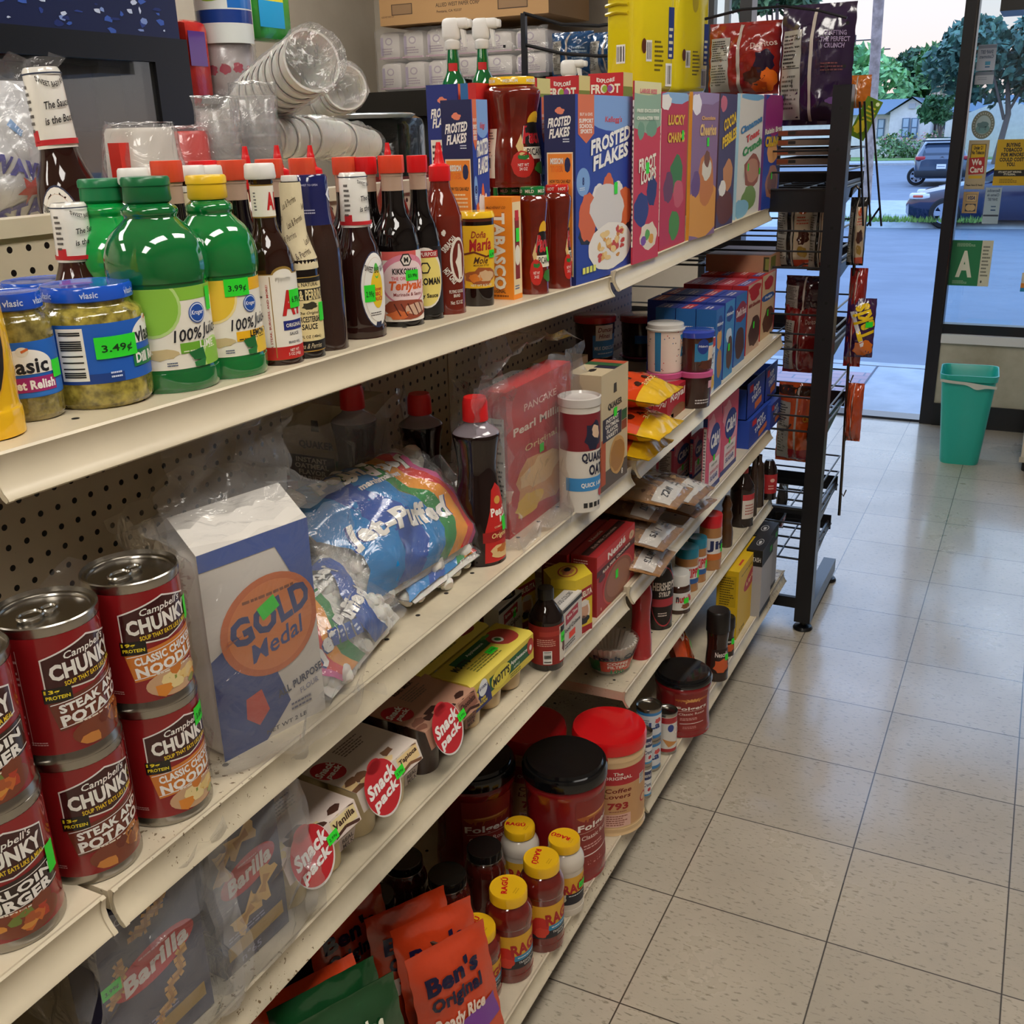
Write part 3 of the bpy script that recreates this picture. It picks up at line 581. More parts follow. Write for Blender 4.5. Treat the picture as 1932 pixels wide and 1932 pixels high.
def loft(mb, secs, col, mat, M=None):
    n = len(secs[0]); vs = [p for s in secs for p in s]; fs = [(j * n + i, j * n + (i + 1) % n, (j + 1) * n + (i + 1) % n, (j + 1) * n + i) for j in range(len(secs) - 1) for i in range(n)]
    mb.add(vs, fs, col, mat, True, M); mb.add(list(secs[0]), [tuple(range(n))[::-1]], col, mat, False, M); mb.add(list(secs[-1]), [tuple(range(n))], col, mat, False, M)
def sec(x, hw, zb_, zs, zt, tw):
    """car cross section: sill, belt line at zs, roof at zt with half width tw"""
    h = [(hw * .9, zb_), (hw, zb_ + .18), (hw, zs - .06), (hw * .97, zs), (tw, zt - .06), (tw * .8, zt)]
    return [(x, y, z) for y, z in h] + [(x, -y, z) for y, z in h[::-1]]
w0 = G(1749, 431); t = empty('dark_sedan', (w0.x + 1.75, w0.y + .85, GZ), .0); tag(t, 'dark blue car parked nose left in the lot, nearer of the two cars', 'car')
S_ = [(-2.28, .55, .32, .52, .56, .45), (-2.2, .72, .24, .62, .68, .6), (-1.95, .82, .2, .74, .79, .66), (-1.3, .88, .19, .88, .94, .68), (-.95, .88, .19, .94, 1.02, .68), (-.4, .88, .19, .98, 1.33, .62), (.1, .88, .19, 1.0, 1.46, .6), (.7, .88, .19, 1.0, 1.48, .6), (1.4, .88, .2, 1.02, 1.38, .6), (2.0, .84, .24, 1.02, 1.18, .6), (2.22, .74, .32, .95, 1.02, .55)]
m = MB(); loft(m, [sec(*s) for s in S_], '#16244a', 'carpaint'); body = m.build('body', t)
m = MB()
for sy in (-1, 1):
    m.add([(-.82, sy * .87, 1.0), (1.5, sy * .87, 1.05), (1.25, sy * .67, 1.34), (.1, sy * .645, 1.40), (-.35, sy * .68, 1.26)], [(0, 1, 2, 3, 4) if sy < 0 else (4, 3, 2, 1, 0)], '#0c1016', 'glassy')
m.add([(-.98, -.66, 1.03), (-.98, .66, 1.03), (-.36, .6, 1.36), (-.36, -.6, 1.36)], [(3, 2, 1, 0)], '#141a24', 'glassy'); m.build('windows', t)
m = MB()
for sy in (-1, 1): m.rbox((-2.2, sy * .72 - .12, .62), (-1.72, sy * .72 + .12, .76), .05, '#d8dfe8', 'gloss'); 
m.build('headlamps', t); m = MB(); m.rbox((-2.12, -.85, .66), (-1.9, -.78, .72), .02, '#c8503c', 'gloss'); m.build('side_marker', t)
for x in (-1.42, 1.32): wheel(t, x, -.8, .33, .33, 1); wheel(t, x, .8, .33, .33, -1)
w0 = G(1757, 352); t = empty('dark_hatchback', (w0.x, w0.y + 2.2, GZ), .12); tag(t, 'dark grey sport utility car seen from behind, farther of the two cars', 'car')
S_ = [(-2.2, .78, .35, .62, .95, .7), (-2.12, .9, .3, 1.0, 1.1, .72), (-1.95, .92, .28, 1.02, 1.42, .66), (-1.5, .92, .25, 1.02, 1.62, .66), (0, .92, .25, 1.0, 1.68, .66), (.8, .92, .25, 1.0, 1.5, .64), (1.4, .9, .25, .98, 1.05, .66), (2.1, .78, .32, .75, .8, .6)]
Rm = Matrix.Rotation(PI / 2, 4, 'Z'); m = MB(); loft(m, [sec(*s) for s in S_], '#3b4a60', 'carpaint', Rm); m.build('body', t)
def rear(x0, x1, z0, z1, y=-2.24, y2=None): y2 = y if y2 is None else y2; return [(x0, y, z0), (x1, y, z0), (x1, y2, z1), (x0, y2, z1)]
m = MB(); m.add([(-.68, -2.13, 1.1), (.68, -2.13, 1.1), (.56, -1.86, 1.5), (-.56, -1.86, 1.5)], [(0, 1, 2, 3)], '#1d2b3e', 'glassy'); m.build('rear_window', t)
m = MB(); m.rbox((-.72, -2.0, 1.56), (.72, -1.72, 1.62), .02, '#222b38', 'gloss'); m.build('spoiler', t)
for sx, nm in ((-1, 'left'), (1, 'right')): m = MB(); m.rbox((sx * .74 - .17, -2.2, .93), (sx * .74 + .17, -2.02, 1.06), .03, '#b32a34', 'gloss'); m.build('tail_lamp', t)
m = MB(); m.box((-.16, -2.26, .62), (.16, -2.235, .78), '#dfe6ef'); P = Print(); P.micro(0, .7, .26, .06, 1, '#5a6a92'); P.bake(m, on_face((0, -2.262, 0), (1, 0, 0), (0, 0, 1), (0, -1, 0)), mat='paper'); m.build('licence_plate', t)
m = MB(); m.lathe([(.075, 0), (.075, .02), (.055, .02), (.055, 0)], '#dfe6ef', 'chrome', 20, M=Matrix.Translation((0, -2.17, .98)) @ Matrix.Rotation(PI / 2, 4, 'X'), cap=False); m.build('badge', t)
m = MB(); m.rbox((-.9, -2.3, .34), (.9, -2.1, .56), .05, '#1b2028', 'matte'); m.build('bumper', t)
for x in (-.8, .8): wheel(t, x, -1.35, .34, .34, 1); 
# ================================================================== ITEM TOOLS
def thing(name, label, cat, loc, rz=0, group=None, M=None):
    o = empty(name, loc, rz, M); return tag(o, label, cat, group)
def smooth(p, n=3):
    o = []
    for i in range(len(p) - 1):
        a, b, c, d = p[max(i - 1, 0)], p[i], p[i + 1], p[min(i + 2, len(p) - 1)]
        if (Vector(b) - Vector(c)).length < 1e-6: continue
        for k in range(n):
            t = k / n; q = [.5 * (2 * b[j] + (c[j] - a[j]) * t + (2 * a[j] - 5 * b[j] + 4 * c[j] - d[j]) * t * t + (3 * b[j] - a[j] - 3 * c[j] + d[j]) * t ** 3) for j in (0, 1)]
            o.append((max(q[0], 0), min(max(q[1], min(b[1], c[1])), max(b[1], c[1]))))
    return o + [p[-1]]
def sc(fr, r, h): return [(a * r, b * h) for a, b in fr]
def turned(t, part, fr, r, h, col, mat, seg=32, sm=True, sx=1, sy=1, rz=0, **kw):
    p = sc(fr, r, h); p = smooth(p) if sm else p; m = MB(); M = Matrix.Rotation(rz, 4, 'Z') if rz else None
    m.lathe(p, col, mat, seg, sx, sy, M, **kw); m.build(part, t); return prof_r(p)
def ridged(n, a): return lambda t, z: 1 + a * (1 if math.sin(n * t) > 0 else 0)
def screwcap(t, r, z0, z1, col, part='cap', mat='plastic', n=30, top=.94):
    m = MB(); m.lathe([(r * .97, z0), (r, z0 + .001), (r, z1 - .0025), (r * top, z1), (.0005, z1)], col, mat, 60, flute=lambda a, z: 1 if z > z1 - .001 or z < z0 + .0005 else 1 - .03 * (math.sin(n * a) > 0), cap=False); return m.build(part, t)
def label_on(t, pr, fn, r, part='printed_label', mat='paper', clip=None):
    m = MB(); pr.bake(m, fn, r * .1, r * .5, mat=mat, clip=clip); return m.build(part, t)
D = math.radians
def box_item(name, label, cat, P, dx, dy, h, col, front=None, side=None, top=None, group=None, mat='paper', yaw=0, price=None, colf=None, part='carton', flaps=None):
    """carton with its near front lower corner at P; front print faces +x, side print faces -y"""
    t = thing(name, label, cat, P, yaw, group); m = MB(); m.box((-dx, 0, 0), (0, dy, h), col, mat)
    if flaps: m.box((-dx, dy * .49, h), (0, dy * .51, h + .0004), flaps, mat)
    if colf: Print().rect(dy / 2, h / 2, dy, h, colf, .5).bake(m, on_face((0, 0, 0), (0, 1, 0), (0, 0, 1), (1, 0, 0)), mat=mat)
    if front: front.bake(m, on_face((0, dy / 2, h / 2), (0, 1, 0), (0, 0, 1), (1, 0, 0)), mat=mat, clip=(dy / 2, h / 2))
    if side: side.bake(m, on_face((-dx / 2, 0, h / 2), (1, 0, 0), (0, 0, 1), (0, -1, 0)), mat=mat, clip=(dx / 2, h / 2))
    if top: top.bake(m, on_face((-dx / 2, dy / 2, h), (0, 1, 0), (-1, 0, 0), (0, 0, 1)), mat=mat, clip=(dy / 2, dx / 2))
    m.build(part, t)
    if price: sticker(t, on_face((0, dy / 2, h / 2), (0, 1, 0), (0, 0, 1), (1, 0, 0)), *price[:2], w=price[2] if len(price) > 2 else .02, h=price[3] if len(price) > 3 else .011, txt=price[4] if len(price) > 4 else '4.99¢')
    return t
class Bag:
    """pillow pack: w wide (local y), h high (local z), d thick (local x); flat sealed ends"""
    def __init__(s, w, h, d, seal=.05, p=2.2, seed=0, rough=.08, pinch=.0, edge=.9):
        s.w, s.h, s.d, s.seal, s.p, s.seed, s.rough, s.pinch, s.edge = w, h, d, seal, p, seed, rough, pinch, edge
    def th(s, y, z):
        a = min(abs(2 * y / s.w), 1); b = min(abs(2 * z / s.h - 1) / (1 - s.seal), 1); t = s.d / 2 * (1 - a ** s.p) ** s.edge * (1 - b ** 3.2) ** .75
        n = noise.noise(Vector((y / s.w * 5, z / s.h * 5, s.seed * 3.7))) * s.rough * s.d + noise.noise(Vector((y / s.w * 14, z / s.h * 9, s.seed))) * s.rough * .45 * s.d
        return max(t + n * (1 - a ** 4) * (1 if b < 1 else .15), .0006)
    def pos(s, y, z, o=0, side=1):
        b = 2 * z / s.h - 1; k = 1 - s.pinch * (1 - abs(b) ** 2) + .012 * math.sin(z / s.h * 37 + s.seed)
        wv = noise.noise(Vector((y / s.w * 6, 0, s.seed + 9))) * .05 * s.d * max(0, abs(b) - .8) * 5
        return Vector((side * (s.th(y, z) + o) + wv, y * k, z))
    def mesh(s, mb, col, mat='foil', nu=26, nv=30, back=None):
        mb.grid(lambda a, b: s.pos((a - .5) * s.w, b * s.h), nu, nv, col, mat); mb.grid(lambda a, b: s.pos((.5 - a) * s.w, b * s.h, 0, -1), nu, nv, back or col, mat); return mb
    def fn(s, cz=.5): return lambda u, v, o: s.pos(u, v + s.h * cz, o * 3 + .0008)
    def bfn(s, cz=.5): return lambda u, v, o: s.pos(-u, v + s.h * cz, o * 3 + .0008, -1)
def frame_M(loc, right, up):
    """local +y along right, local +z along up, local +x the outward face"""
    y = Vector(right).normalized(); z = Vector(up); z = (z - y * z.dot(y)).normalized(); x = y.cross(z)
    M = Matrix((x, y, z)).transposed().to_4x4(); M.translation = Vector(loc); return M
def crumple(mb, fn, nu, nv, amp, seed, mat='film', scale=9, smooth_=False):
    def q(a, b):
        p = Vector(fn(a, b)); n = Vector((noise.noise(p * scale * 6 + Vector((seed, 0, 0))), noise.noise(p * scale * 6 + Vector((0, seed + 5, 0))), noise.noise(p * scale * 6 + Vector((0, 3, seed + 9)))))
        return p + n * amp
    mb.grid(q, nu, nv, '#ffffff', mat, smooth_)
def film_wrap(t, fn_list, part='plastic_wrap', mat='film', seed=1, amp=.006, nu=16, nv=16, scale=9, sm=False):
    m = MB()
    for fn in fn_list: crumple(m, fn, nu, nv, amp, seed, mat, scale, sm)
    return m.build(part, t)
# ================================================================== TOP SHELF, BOTTLES AND JARS
def jar(name, label, cat, c, r, h, body, lidcol, fr=None, lidr=.86, mat='salsa', face=-20, prn=None, group=None, lidtxt=None, lidz=.9, price=None, fillcol=None, lidtop=None, name_lid='lid', sy=1):
    t = thing(name, label, cat, c, 0, group); fr = fr or [(.0, 0), (.88, 0), (.98, .03), (1, .08), (1, .74), (.94, .82), (.78, .88), (.76, .93), (.76, .96)]
    rf = turned(t, 'jar', fr, r, h, body, mat, 40)
    m = MB(); lz = h * lidz; lr = r * lidr; m.lathe([(lr * .96, lz), (lr, lz + .001), (lr, h - .002), (lr * .96, h), (lr * .86, h - .0006), (.0004, h - .0008)], lidcol, 'gloss', 48, cap=False)
    if lidtxt:
        P = Print()
        for k in range(-3, 4): P.text(lidtxt[0], k * lr * 1.05, 0, (h - lz) * .4, lidtxt[1], 2, bold=.02)
        P.bake(m, on_cyl(lambda z: lr, D(face), (h + lz) / 2), lr * .2, mat='gloss')
    if lidtop: lidtop.bake(m, on_face((0, 0, h - .0006), (0, 1, 0), (-1, 0, 0), (0, 0, 1)), mat='gloss')
    m.build(name_lid, t)
    if prn:
        prn_, z0 = prn; label_on(t, prn_, on_cyl(rf, D(face), h * z0), r)
        if price: sticker(t, on_cyl(rf, D(face), h * z0), *price, du=r * .3)
    return t, rf
# yellow mustard
c, r, h = spot(-26, 838, 150, 'S1L', 505)
t = thing('mustard_bottle', 'yellow squeeze bottle with a black label at the left edge of the top shelf', 'bottle', c)
MF = [(0, 0), (.9, 0), (1, .03), (1, .1), (.95, .13), (.98, .3), (.92, .52), (.8, .72), (.62, .86), (.45, .95), (.4, 1)]
rf = turned(t, 'bottle', MF, r, .21, '#e8b51d', 'gloss', 36, flute=lambda a, z: 1 - (.025 * (math.sin(22 * a) > .4) if .03 * .21 < z < .13 * .21 else 0))
P = Print(); P.ell(0, 0, .034, .068, '#d9a21c', 1); P.ell(0, 0, .0325, .066, '#201a19', 2); P.ell(-.002, .028, .012, .010, '#e9962a', 3); P.text('MUSTARD', .0, .003, .0095, '#f2eee0', 3, .05); P.text('YELLOW', 0, -.012, .005, '#c9a13a', 3, .022); P.text('NET WT 14 OZ', 0, -.04, .004, '#d9d4c8', 3, .028)
label_on(t, P, on_cyl(rf, D(-42), .088), r); screwcap(t, r * .42, .21, .235, '#d8262b')
# relish jars
c, r, h = spot(66, 797, 118, 'S1L', 550)
RJ = [(0, 0), (.8, 0), (.96, .04), (1, .12), (1, .7), (.92, .8), (.8, .84), (.8, .95)]
P = Print(); P.rect(0, 0, .13, .047, '#1f66c4', 1); P.rect(0, -.017, .13, .012, '#2a73cf', 2); P.ell(.0, .002, .024, .0155, '#f3f2ee', 3, a=0, b=PI); P.rect(0, -.0005, .048, .006, '#f3f2ee', 3); P.text('vlasic', 0, .0035, .0125, '#1b1b24', 4, .038, bold=.03); P.rect(0, -.0125, .05, .0125, '#a3246f', 4); P.text('Sweet Relish', 0, -.0125, .0075, '#f7f2f2', 5, .045, bold=.04); P.ell(0, .0155, .005, .004, '#e8e2d4', 4); P.rect(.002, .0165, .006, .002, '#d46a2f', 5, .4)
t, rf = jar('relish_jar', 'relish jar with a purple banded blue label beside the mustard', 'jar', c, r, h, '#7c7038', '#1f4fc0', RJ, .86, 'relish', -38, (P, .42), lidz=.87, lidtxt=('vlasic', '#cfe0ff'), price=(.029, -.002, .012, .015, ''))
dc, r, h = spot(200, 773, 184, 'S1L', 533)
P = Print(); P.rect(.01, 0, .19, .052, '#1d5fc0', 1); P.rect(-.03, -.0215, .1, .0085, '#173f8c', 2); P.bars(-.022, 0, .024, .046, 3, True); P.ell(.056, .01, .023, .015, '#f3f2ee', 3, a=0, b=PI); P.rect(.056, .0075, .046, .006, '#f3f2ee', 3); P.text('vlasic', .056, .0115, .013, '#1b1b24', 4, .038, bold=.03); P.ell(.056, .024, .005, .004, '#e8e2d4', 4); P.rect(.058, .025, .006, .002, '#d46a2f', 5, .4)
P.rect(.056, -.0085, .05, .0145, '#157a3f', 4); P.text('Dill Relish', .056, -.0085, .0088, '#f7f5ee', 5, .042, bold=.04); P.rect(-.046, -.003, .015, .022, '#e9efe6', 3); P.micro(-.046, -.003, .012, .018, 4, '#2a7a4a', 4); P.rect(-.0625, 0, .014, .05, '#15803f', 3); P.rect(-.08, 0, .022, .05, '#12307a', 3); P.micro(.015, -.019, .014, .007, 2, '#cfe0ff', 4)
t, rf = jar('relish_jar', 'wide relish jar with a green banded blue label, largest jar on the top shelf', 'jar', dc, r, h, '#93863a', '#1f56c8', RJ, .865, 'relish', -40, (P, .47), lidz=.875, lidtxt=('vlasic', '#cfe0ff'), price=(.017, .005, .038, .019, '3.49¢'))
c, h2 = behind(76, 527, dc.x - .135, 'S1L'); t, rf = jar('relish_jar', 'blue lidded relish jar hidden behind the two front relish jars', 'jar', c, r * .98, h2, '#5f5a2a', '#1f56c8', RJ, .86, 'relish', -40, lidz=.875, lidtxt=('vlasic', '#cfe0ff'))
# green juice bottles
GB = [(0, 0), (.86, 0), (.97, .015), (1, .04), (1, .1), (.965, .112), (.965, .5), (1.0, .525), (1.03, .58), (1.0, .655), (.86, .735), (.62, .79), (.52, .815), (.56, .835), (.54, .86), (.42, .88), (.4, .91)]
def juice(u, vb, w, vt, fruit, label, cap, c=None, h=None, r=None, price=None, body='#0f8a3c'):
    if c is None: c, r, h = spot(u, vb, w, 'S1L', vt)
    t = thing('juice_bottle', label, 'bottle', c, 0, 'green juice bottles'); rf = turned(t, 'bottle', GB, r, h, body, 'greenglass', 44)
    m = MB(); cr_ = r * .47; z0, z1 = h * .885, h; m.lathe([(cr_ * .93, z0), (cr_, z0 + .002), (cr_ * .97, z0 + (z1 - z0) * .62), (cr_ * 1.02, z0 + (z1 - z0) * .66), (cr_ * 1.02, z1 - .002), (cr_ * .95, z1), (.0004, z1)], cap, 'plastic', 40, cap=False); m.build('flip_cap', t)
    lime = fruit == 'LIME'; gc, ga, gb_ = ('#7fbf3a', '#8fc744', '#bfe08a') if lime else ('#f2c21d', '#f0c93a', '#f8e39a'); H = h * .385
    P = Print(); W = r * 2 * PI * .62; P.rect(0, 0, W, H, '#efeadc', 1); P.rect(W * .1, H * .42, W * .62, H * .16, '#8cc63f' if lime else '#f2b81b', 2); P.rect(0, -.02, .001, .001, '#efeadc')
    P.ell(-r * .55, H * .28, r * .62, r * .62, gb_, 3); P.ell(-r * .55, H * .28, r * .56, r * .56, ga, 4)
    P.ell(r * .42, H * .17, r * .21, r * .21, '#1c4fa8', 5); P.ell(r * .42, H * .17, r * .19, r * .19, '#dfe9f7', 6); P.ell(r * .42, H * .17, r * .17, r * .17, '#1c4fa8', 7); P.text('Kroger', r * .42, H * .17, r * .12, '#f3f6ff', 8, r * .3, shear=.2)
    P.text('100%', r * .16, -H * .08, H * .15, '#1a1a22', 5, r * .62, shear=.2, rot=.05); P.text('Juice', r * .8, -H * .06, H * .2, '#1a1a22', 5, r * .6, bold=.01, shear=.25, rot=.05)
    P.rect(r * .5, -H * .245, r * 1.1, H * .13, '#6fae2f' if lime else '#f2b81b', 4); P.text(fruit, r * .6, -H * .225, H * .085, '#f5f4e4' if lime else '#1d1a16', 6, r * (.42 if lime else .55), bold=.03); P.micro(r * .45, -H * .285, r * .9, H * .03, 1, '#e9efcf' if lime else '#3a2f14', 6)
    P.blob(r * .82, -H * .39, r * .42, r * .38, gb_, 5, 2, 20, .03); P.blob(r * .84, -H * .39, r * .37, r * .33, ga, 6, 3, 20, .04); P.poly([(r * .1, -H * .3), (r * .45, -H * .26), (r * .5, -H * .42), (r * .2, -H * .4)], '#1f6b35', 7); P.poly([(r * .2, -H * .43), (r * .5, -H * .4), (r * .45, -H * .5), (r * .22, -H * .49)], '#2a7c3e', 7)
    P.blob(-r * .4, -H * .31, r * .3, r * .1, '#cdb98a', 3, 5, 14, .3); P.micro(-r * .2, -H * .43, r * .3, H * .06, 2, '#2b3f6d', 4); P.micro(-r * 1.15, -H * .3, r * .3, H * .1, 2, '#5a5d66', 4); P.rect(-r * 1.1, -H * .42, r * .5, H * .14, '#1a2f5e', 3)
    label_on(t, P, on_cyl(rf, D(-28), h * .31), r, clip=(W / 2, H / 2))
    if price: sticker(t, on_cyl(rf, D(-28), h * .31), *price, du=r * .3)
    return c, r, h
lc, lr, lh = juice(330, 743, 176, 333, 'LIME', 'green lime juice bottle with a dark green cap, nearest of the juice bottles', '#116b3c', price=(.038, .024, .009, .022, ''), body='#0c6e33')
c, h = behind(188, 337, lc.x - .10, 'S1L'); juice(0, 0, 0, 0, 'LIME', 'bright green juice bottle with a dark green cap standing behind the relish jar', '#1b7a4a', c, h, lr, body='#0fa148')
juice(434, 716, 148, 330, 'LEMON', 'green lemon juice bottle with a yellow cap', '#f0c326', price=(.004, .03, .026, .017, '3.99¢'), body='#0b7a36')
# steak sauce bottles (white cap)
AF = [(0, 0), (.92, 0), (1, .015), (1, .46), (.98, .52), (.86, .585), (.6, .65), (.47, .7), (.44, .76), (.44, .9), (.47, .905), (.47, .925)]
def steak(c, r, h, label, price=None, group=None, face=-30):
    t = thing('steak_sauce_bottle', label, 'bottle', c, 0, group); rf = turned(t, 'bottle', AF, r, h, '#2a140d', 'liquid', 36); m = MB(); z0 = h * .925; m.lathe([(r * .56, z0), (r * .6, z0 + .002), (r * .57, h - .002), (r * .52, h), (.0004, h)], '#e9e7e2', 'plastic', 40, cap=False, flute=ridged(24, .012)); m.build('cap', t)
    P = Print(); H = h * .44; W = r * 3.7; P.rect(0, 0, W, H, '#9c7c35', 1); P.ell(r * .15, H * .48, r * .5, H * .1, '#9c7c35', 1); P.ell(r * .15, H * .46, r * .46, H * .09, '#f1ece0', 2); P.rect(0, .001, W * .985, H * .955, '#f1ece0', 2); P.rect(0, -H * .42, W * .985, H * .15, '#c2231f', 3); P.rect(-r * .42, 0, .001, H * .94, '#9c7c35', 3)
    P.text('A1', r * .38, H * .16, H * .27, '#c8201f', 4, r * .78, bold=.06, out=.035, oc='#3a2a1a'); P.rect(r * .45, -H * .1, r * 1.0, H * .11, '#1f2a7a', 4); P.text('ORIGINAL', r * .45, -H * .1, H * .045, '#f1ece0', 5, r * .8); P.text('SAUCE', r * .4, -H * .2, H * .035, '#2a2a44', 4, r * .45); P.text('BRAND WELL', r * .4, -H * .3, H * .03, '#2a2a44', 4, r * .6); P.text('NET WT\n5 OZ (142g)', r * .35, -H * .42, H * .09, '#f6e9e0', 5, r * .6)
    P.text('FOR STEAK, BURGERS, AND MORE!', -r * .56, -H * .02, r * .1, '#b3322c', 4, H * .8, rot=PI / 2); P.micro(-r * 1.05, H * .2, r * .6, H * .4, 9, '#33302c', 4); P.bars(-r * 1.05, -H * .2, r * .6, H * .26, 4, True)
    label_on(t, P, on_cyl(rf, D(face), h * .25), r); P = Print(); H = h * .16; P.rect(0, 0, r * 1.7, H, '#9c7c35', 1); P.rect(0, 0, r * 1.62, H * .92, '#efe9da', 2); P.text('A1', r * .2, 0, H * .5, '#c8201f', 4, r * .4, bold=.05, out=.03, oc='#3a2a1a'); P.micro(-r * .45, 0, r * .15, H * .6, 6, '#555', 3)
    label_on(t, P, on_cyl(rf, D(face), h * .82), r * .45, 'neck_label')
    if price: sticker(t, on_cyl(rf, D(face), h * .25), *price, du=r * .3)
sc_, sr, sh = spot(528, 690, 92, 'S1L', 308); steak(sc_, sr, sh, 'dark steak sauce bottle with a white cap, frontmost of its kind', (.017, .018, .018, .019, '6.99¢'))
for i, (u, v, dx) in enumerate(((357, 312, .085), (406, 311, .085), (250, 317, .075), (298, 316, .095))):
    c, h = behind(u, v, sc_.x - dx - .01, 'S1L'); steak(c, sr, min(h, sh * 1.03), ('white capped steak sauce bottle behind the yellow capped juice', 'white capped steak sauce bottle just left of the front steak sauce', 'white capped sauce bottle behind the two dark green caps', 'white capped sauce bottle right of the dark green caps')[i], None, 'steak sauce bottles at the back')
# worcestershire in beige paper
def worc(c, r, h, label, front=True):
    t = thing('worcestershire_bottle', label, 'bottle', c, 0, 'paper wrapped sauce bottles'); rf = turned(t, 'bottle', [(0, 0), (.92, 0), (1, .02), (1, .5), (.94, .56), (.7, .63), (.5, .7), (.46, .78), (.44, .97)], r, h, '#150c0a', 'liquid', 36)
    WP = [(1.02, .5), (.98, .56), (.76, .63), (.6, .7), (.56, .78), (.53, .95), (.5, .965)]; rw = turned(t, 'paper_wrap', WP, r, h, '#d9cba6', 'fabricish', 30, False, cap=False)
    P = Print()
    for z, a in ((.86, 0), (.76, .5), (.67, -.3), (.58, .6)):
        for q in (-1.3, -.2, .9): P.text('Lea & Perrins', (a * .5 + q) * r, (z - .72) * h, h * .035, '#4a3524', 2, r * .9, bold=0, rot=.5, shear=.3)
    label_on(t, P, on_cyl(rw, D(-50), h * .72), r, 'wrap_print'); screwcap(t, r * .4, h * .96, h, '#e6e2d8', n=16)
    if front:
        P = Print(); H = h * .42; W = r * 3.4; P.rect(0, 0, W, H, '#c9a14a', 1); P.rect(0, 0, W * .97, H * .96, '#ecd9a0', 2); P.rect(0, H * .46, W, H * .06, '#15110d', 3); P.text('ALL NATURAL', .0, H * .4, H * .05, '#2a1c10', 3, r * 1.4); P.rect(0, H * .27, W * .97, H * .15, '#14100d', 3); P.text('LEA & PERRINS', 0, H * .265, H * .13, '#ecd9a0', 4, r * 1.9, bold=.03); P.blob(.1 * r, H * .12, r * .4, H * .05, '#3a3424', 3, 3); P.text('The Original', 0, H * .02, H * .05, '#2a1c10', 3, r * 1.1, shear=.3); P.text('WORCESTERSHIRE', 0, -H * .06, H * .075, '#191410', 3, r * 1.7, bold=.03); P.text('SAUCE', 0, -H * .16, H * .075, '#191410', 3, r * .8, bold=.03); P.text('5 FL OZ (148mL)', 0, -H * .3, H * .05, '#2a1c10', 3, r * 1.2); P.rect(0, -H * .42, W * .97, H * .13, '#14100d', 3); P.text('Lea & Perrins', 0, -H * .42, H * .07, '#d9cba6', 4, r * 1.2, shear=.3, bold=0)
        label_on(t, P, on_cyl(rf, D(-32), h * .25), r); sticker(t, on_cyl(rf, D(-32), h * .25), r * .8, .002, .01, .02, '', du=r * .3)
c, r, h = spot(578, 677, 74, 'S1L', 331); worc(c, r, h, 'small dark sauce bottle in beige script paper, right of the steak sauce')
for u, v, k, l in ((447, 352, .085, 'beige paper wrapped bottle neck between white capped bottles'), (342, 352, .09, 'beige paper wrapped bottle behind the green lime juice')): c, h = behind(u, v, sc_.x - k, 'S1L'); worc(c, r, h, l, False)
# dark marinade, navy neck sleeve
c, r, h = spot(613, 663, 92, 'S1L', 329); t = thing('marinade_bottle', 'tall brown sauce bottle with a navy blue neck sleeve', 'bottle', c)
BF = [(0, 0), (.92, 0), (1, .02), (1, .52), (.96, .62), (.86, .68), (.74, .73)]; rf = turned(t, 'bottle', BF, r, h, '#33201a', 'liquid', 36); rs = turned(t, 'neck_sleeve', [(.76, .72), (.7, .78), (.68, .9), (.67, .985), (.6, 1), (.0, 1)], r, h, '#1d2259', 'gloss', 36, False, cap=False)
P = Print(); P.text('TWIST TO OPEN', -.2 * r, h * .085, h * .011, '#b9bbd8', 2, r * .7); P.micro(-.15 * r, -h * .06, r * .6, h * .03, 2, '#b9bbd8'); P.ell(r * .85, h * .03, r * .34, h * .04, '#e9e9f2', 2, 6); P.text('C', r * .85, h * .03, h * .045, '#1d2259', 3, bold=.04); label_on(t, P, on_cyl(rs, D(-42), h * .86), r * .7, 'sleeve_print')
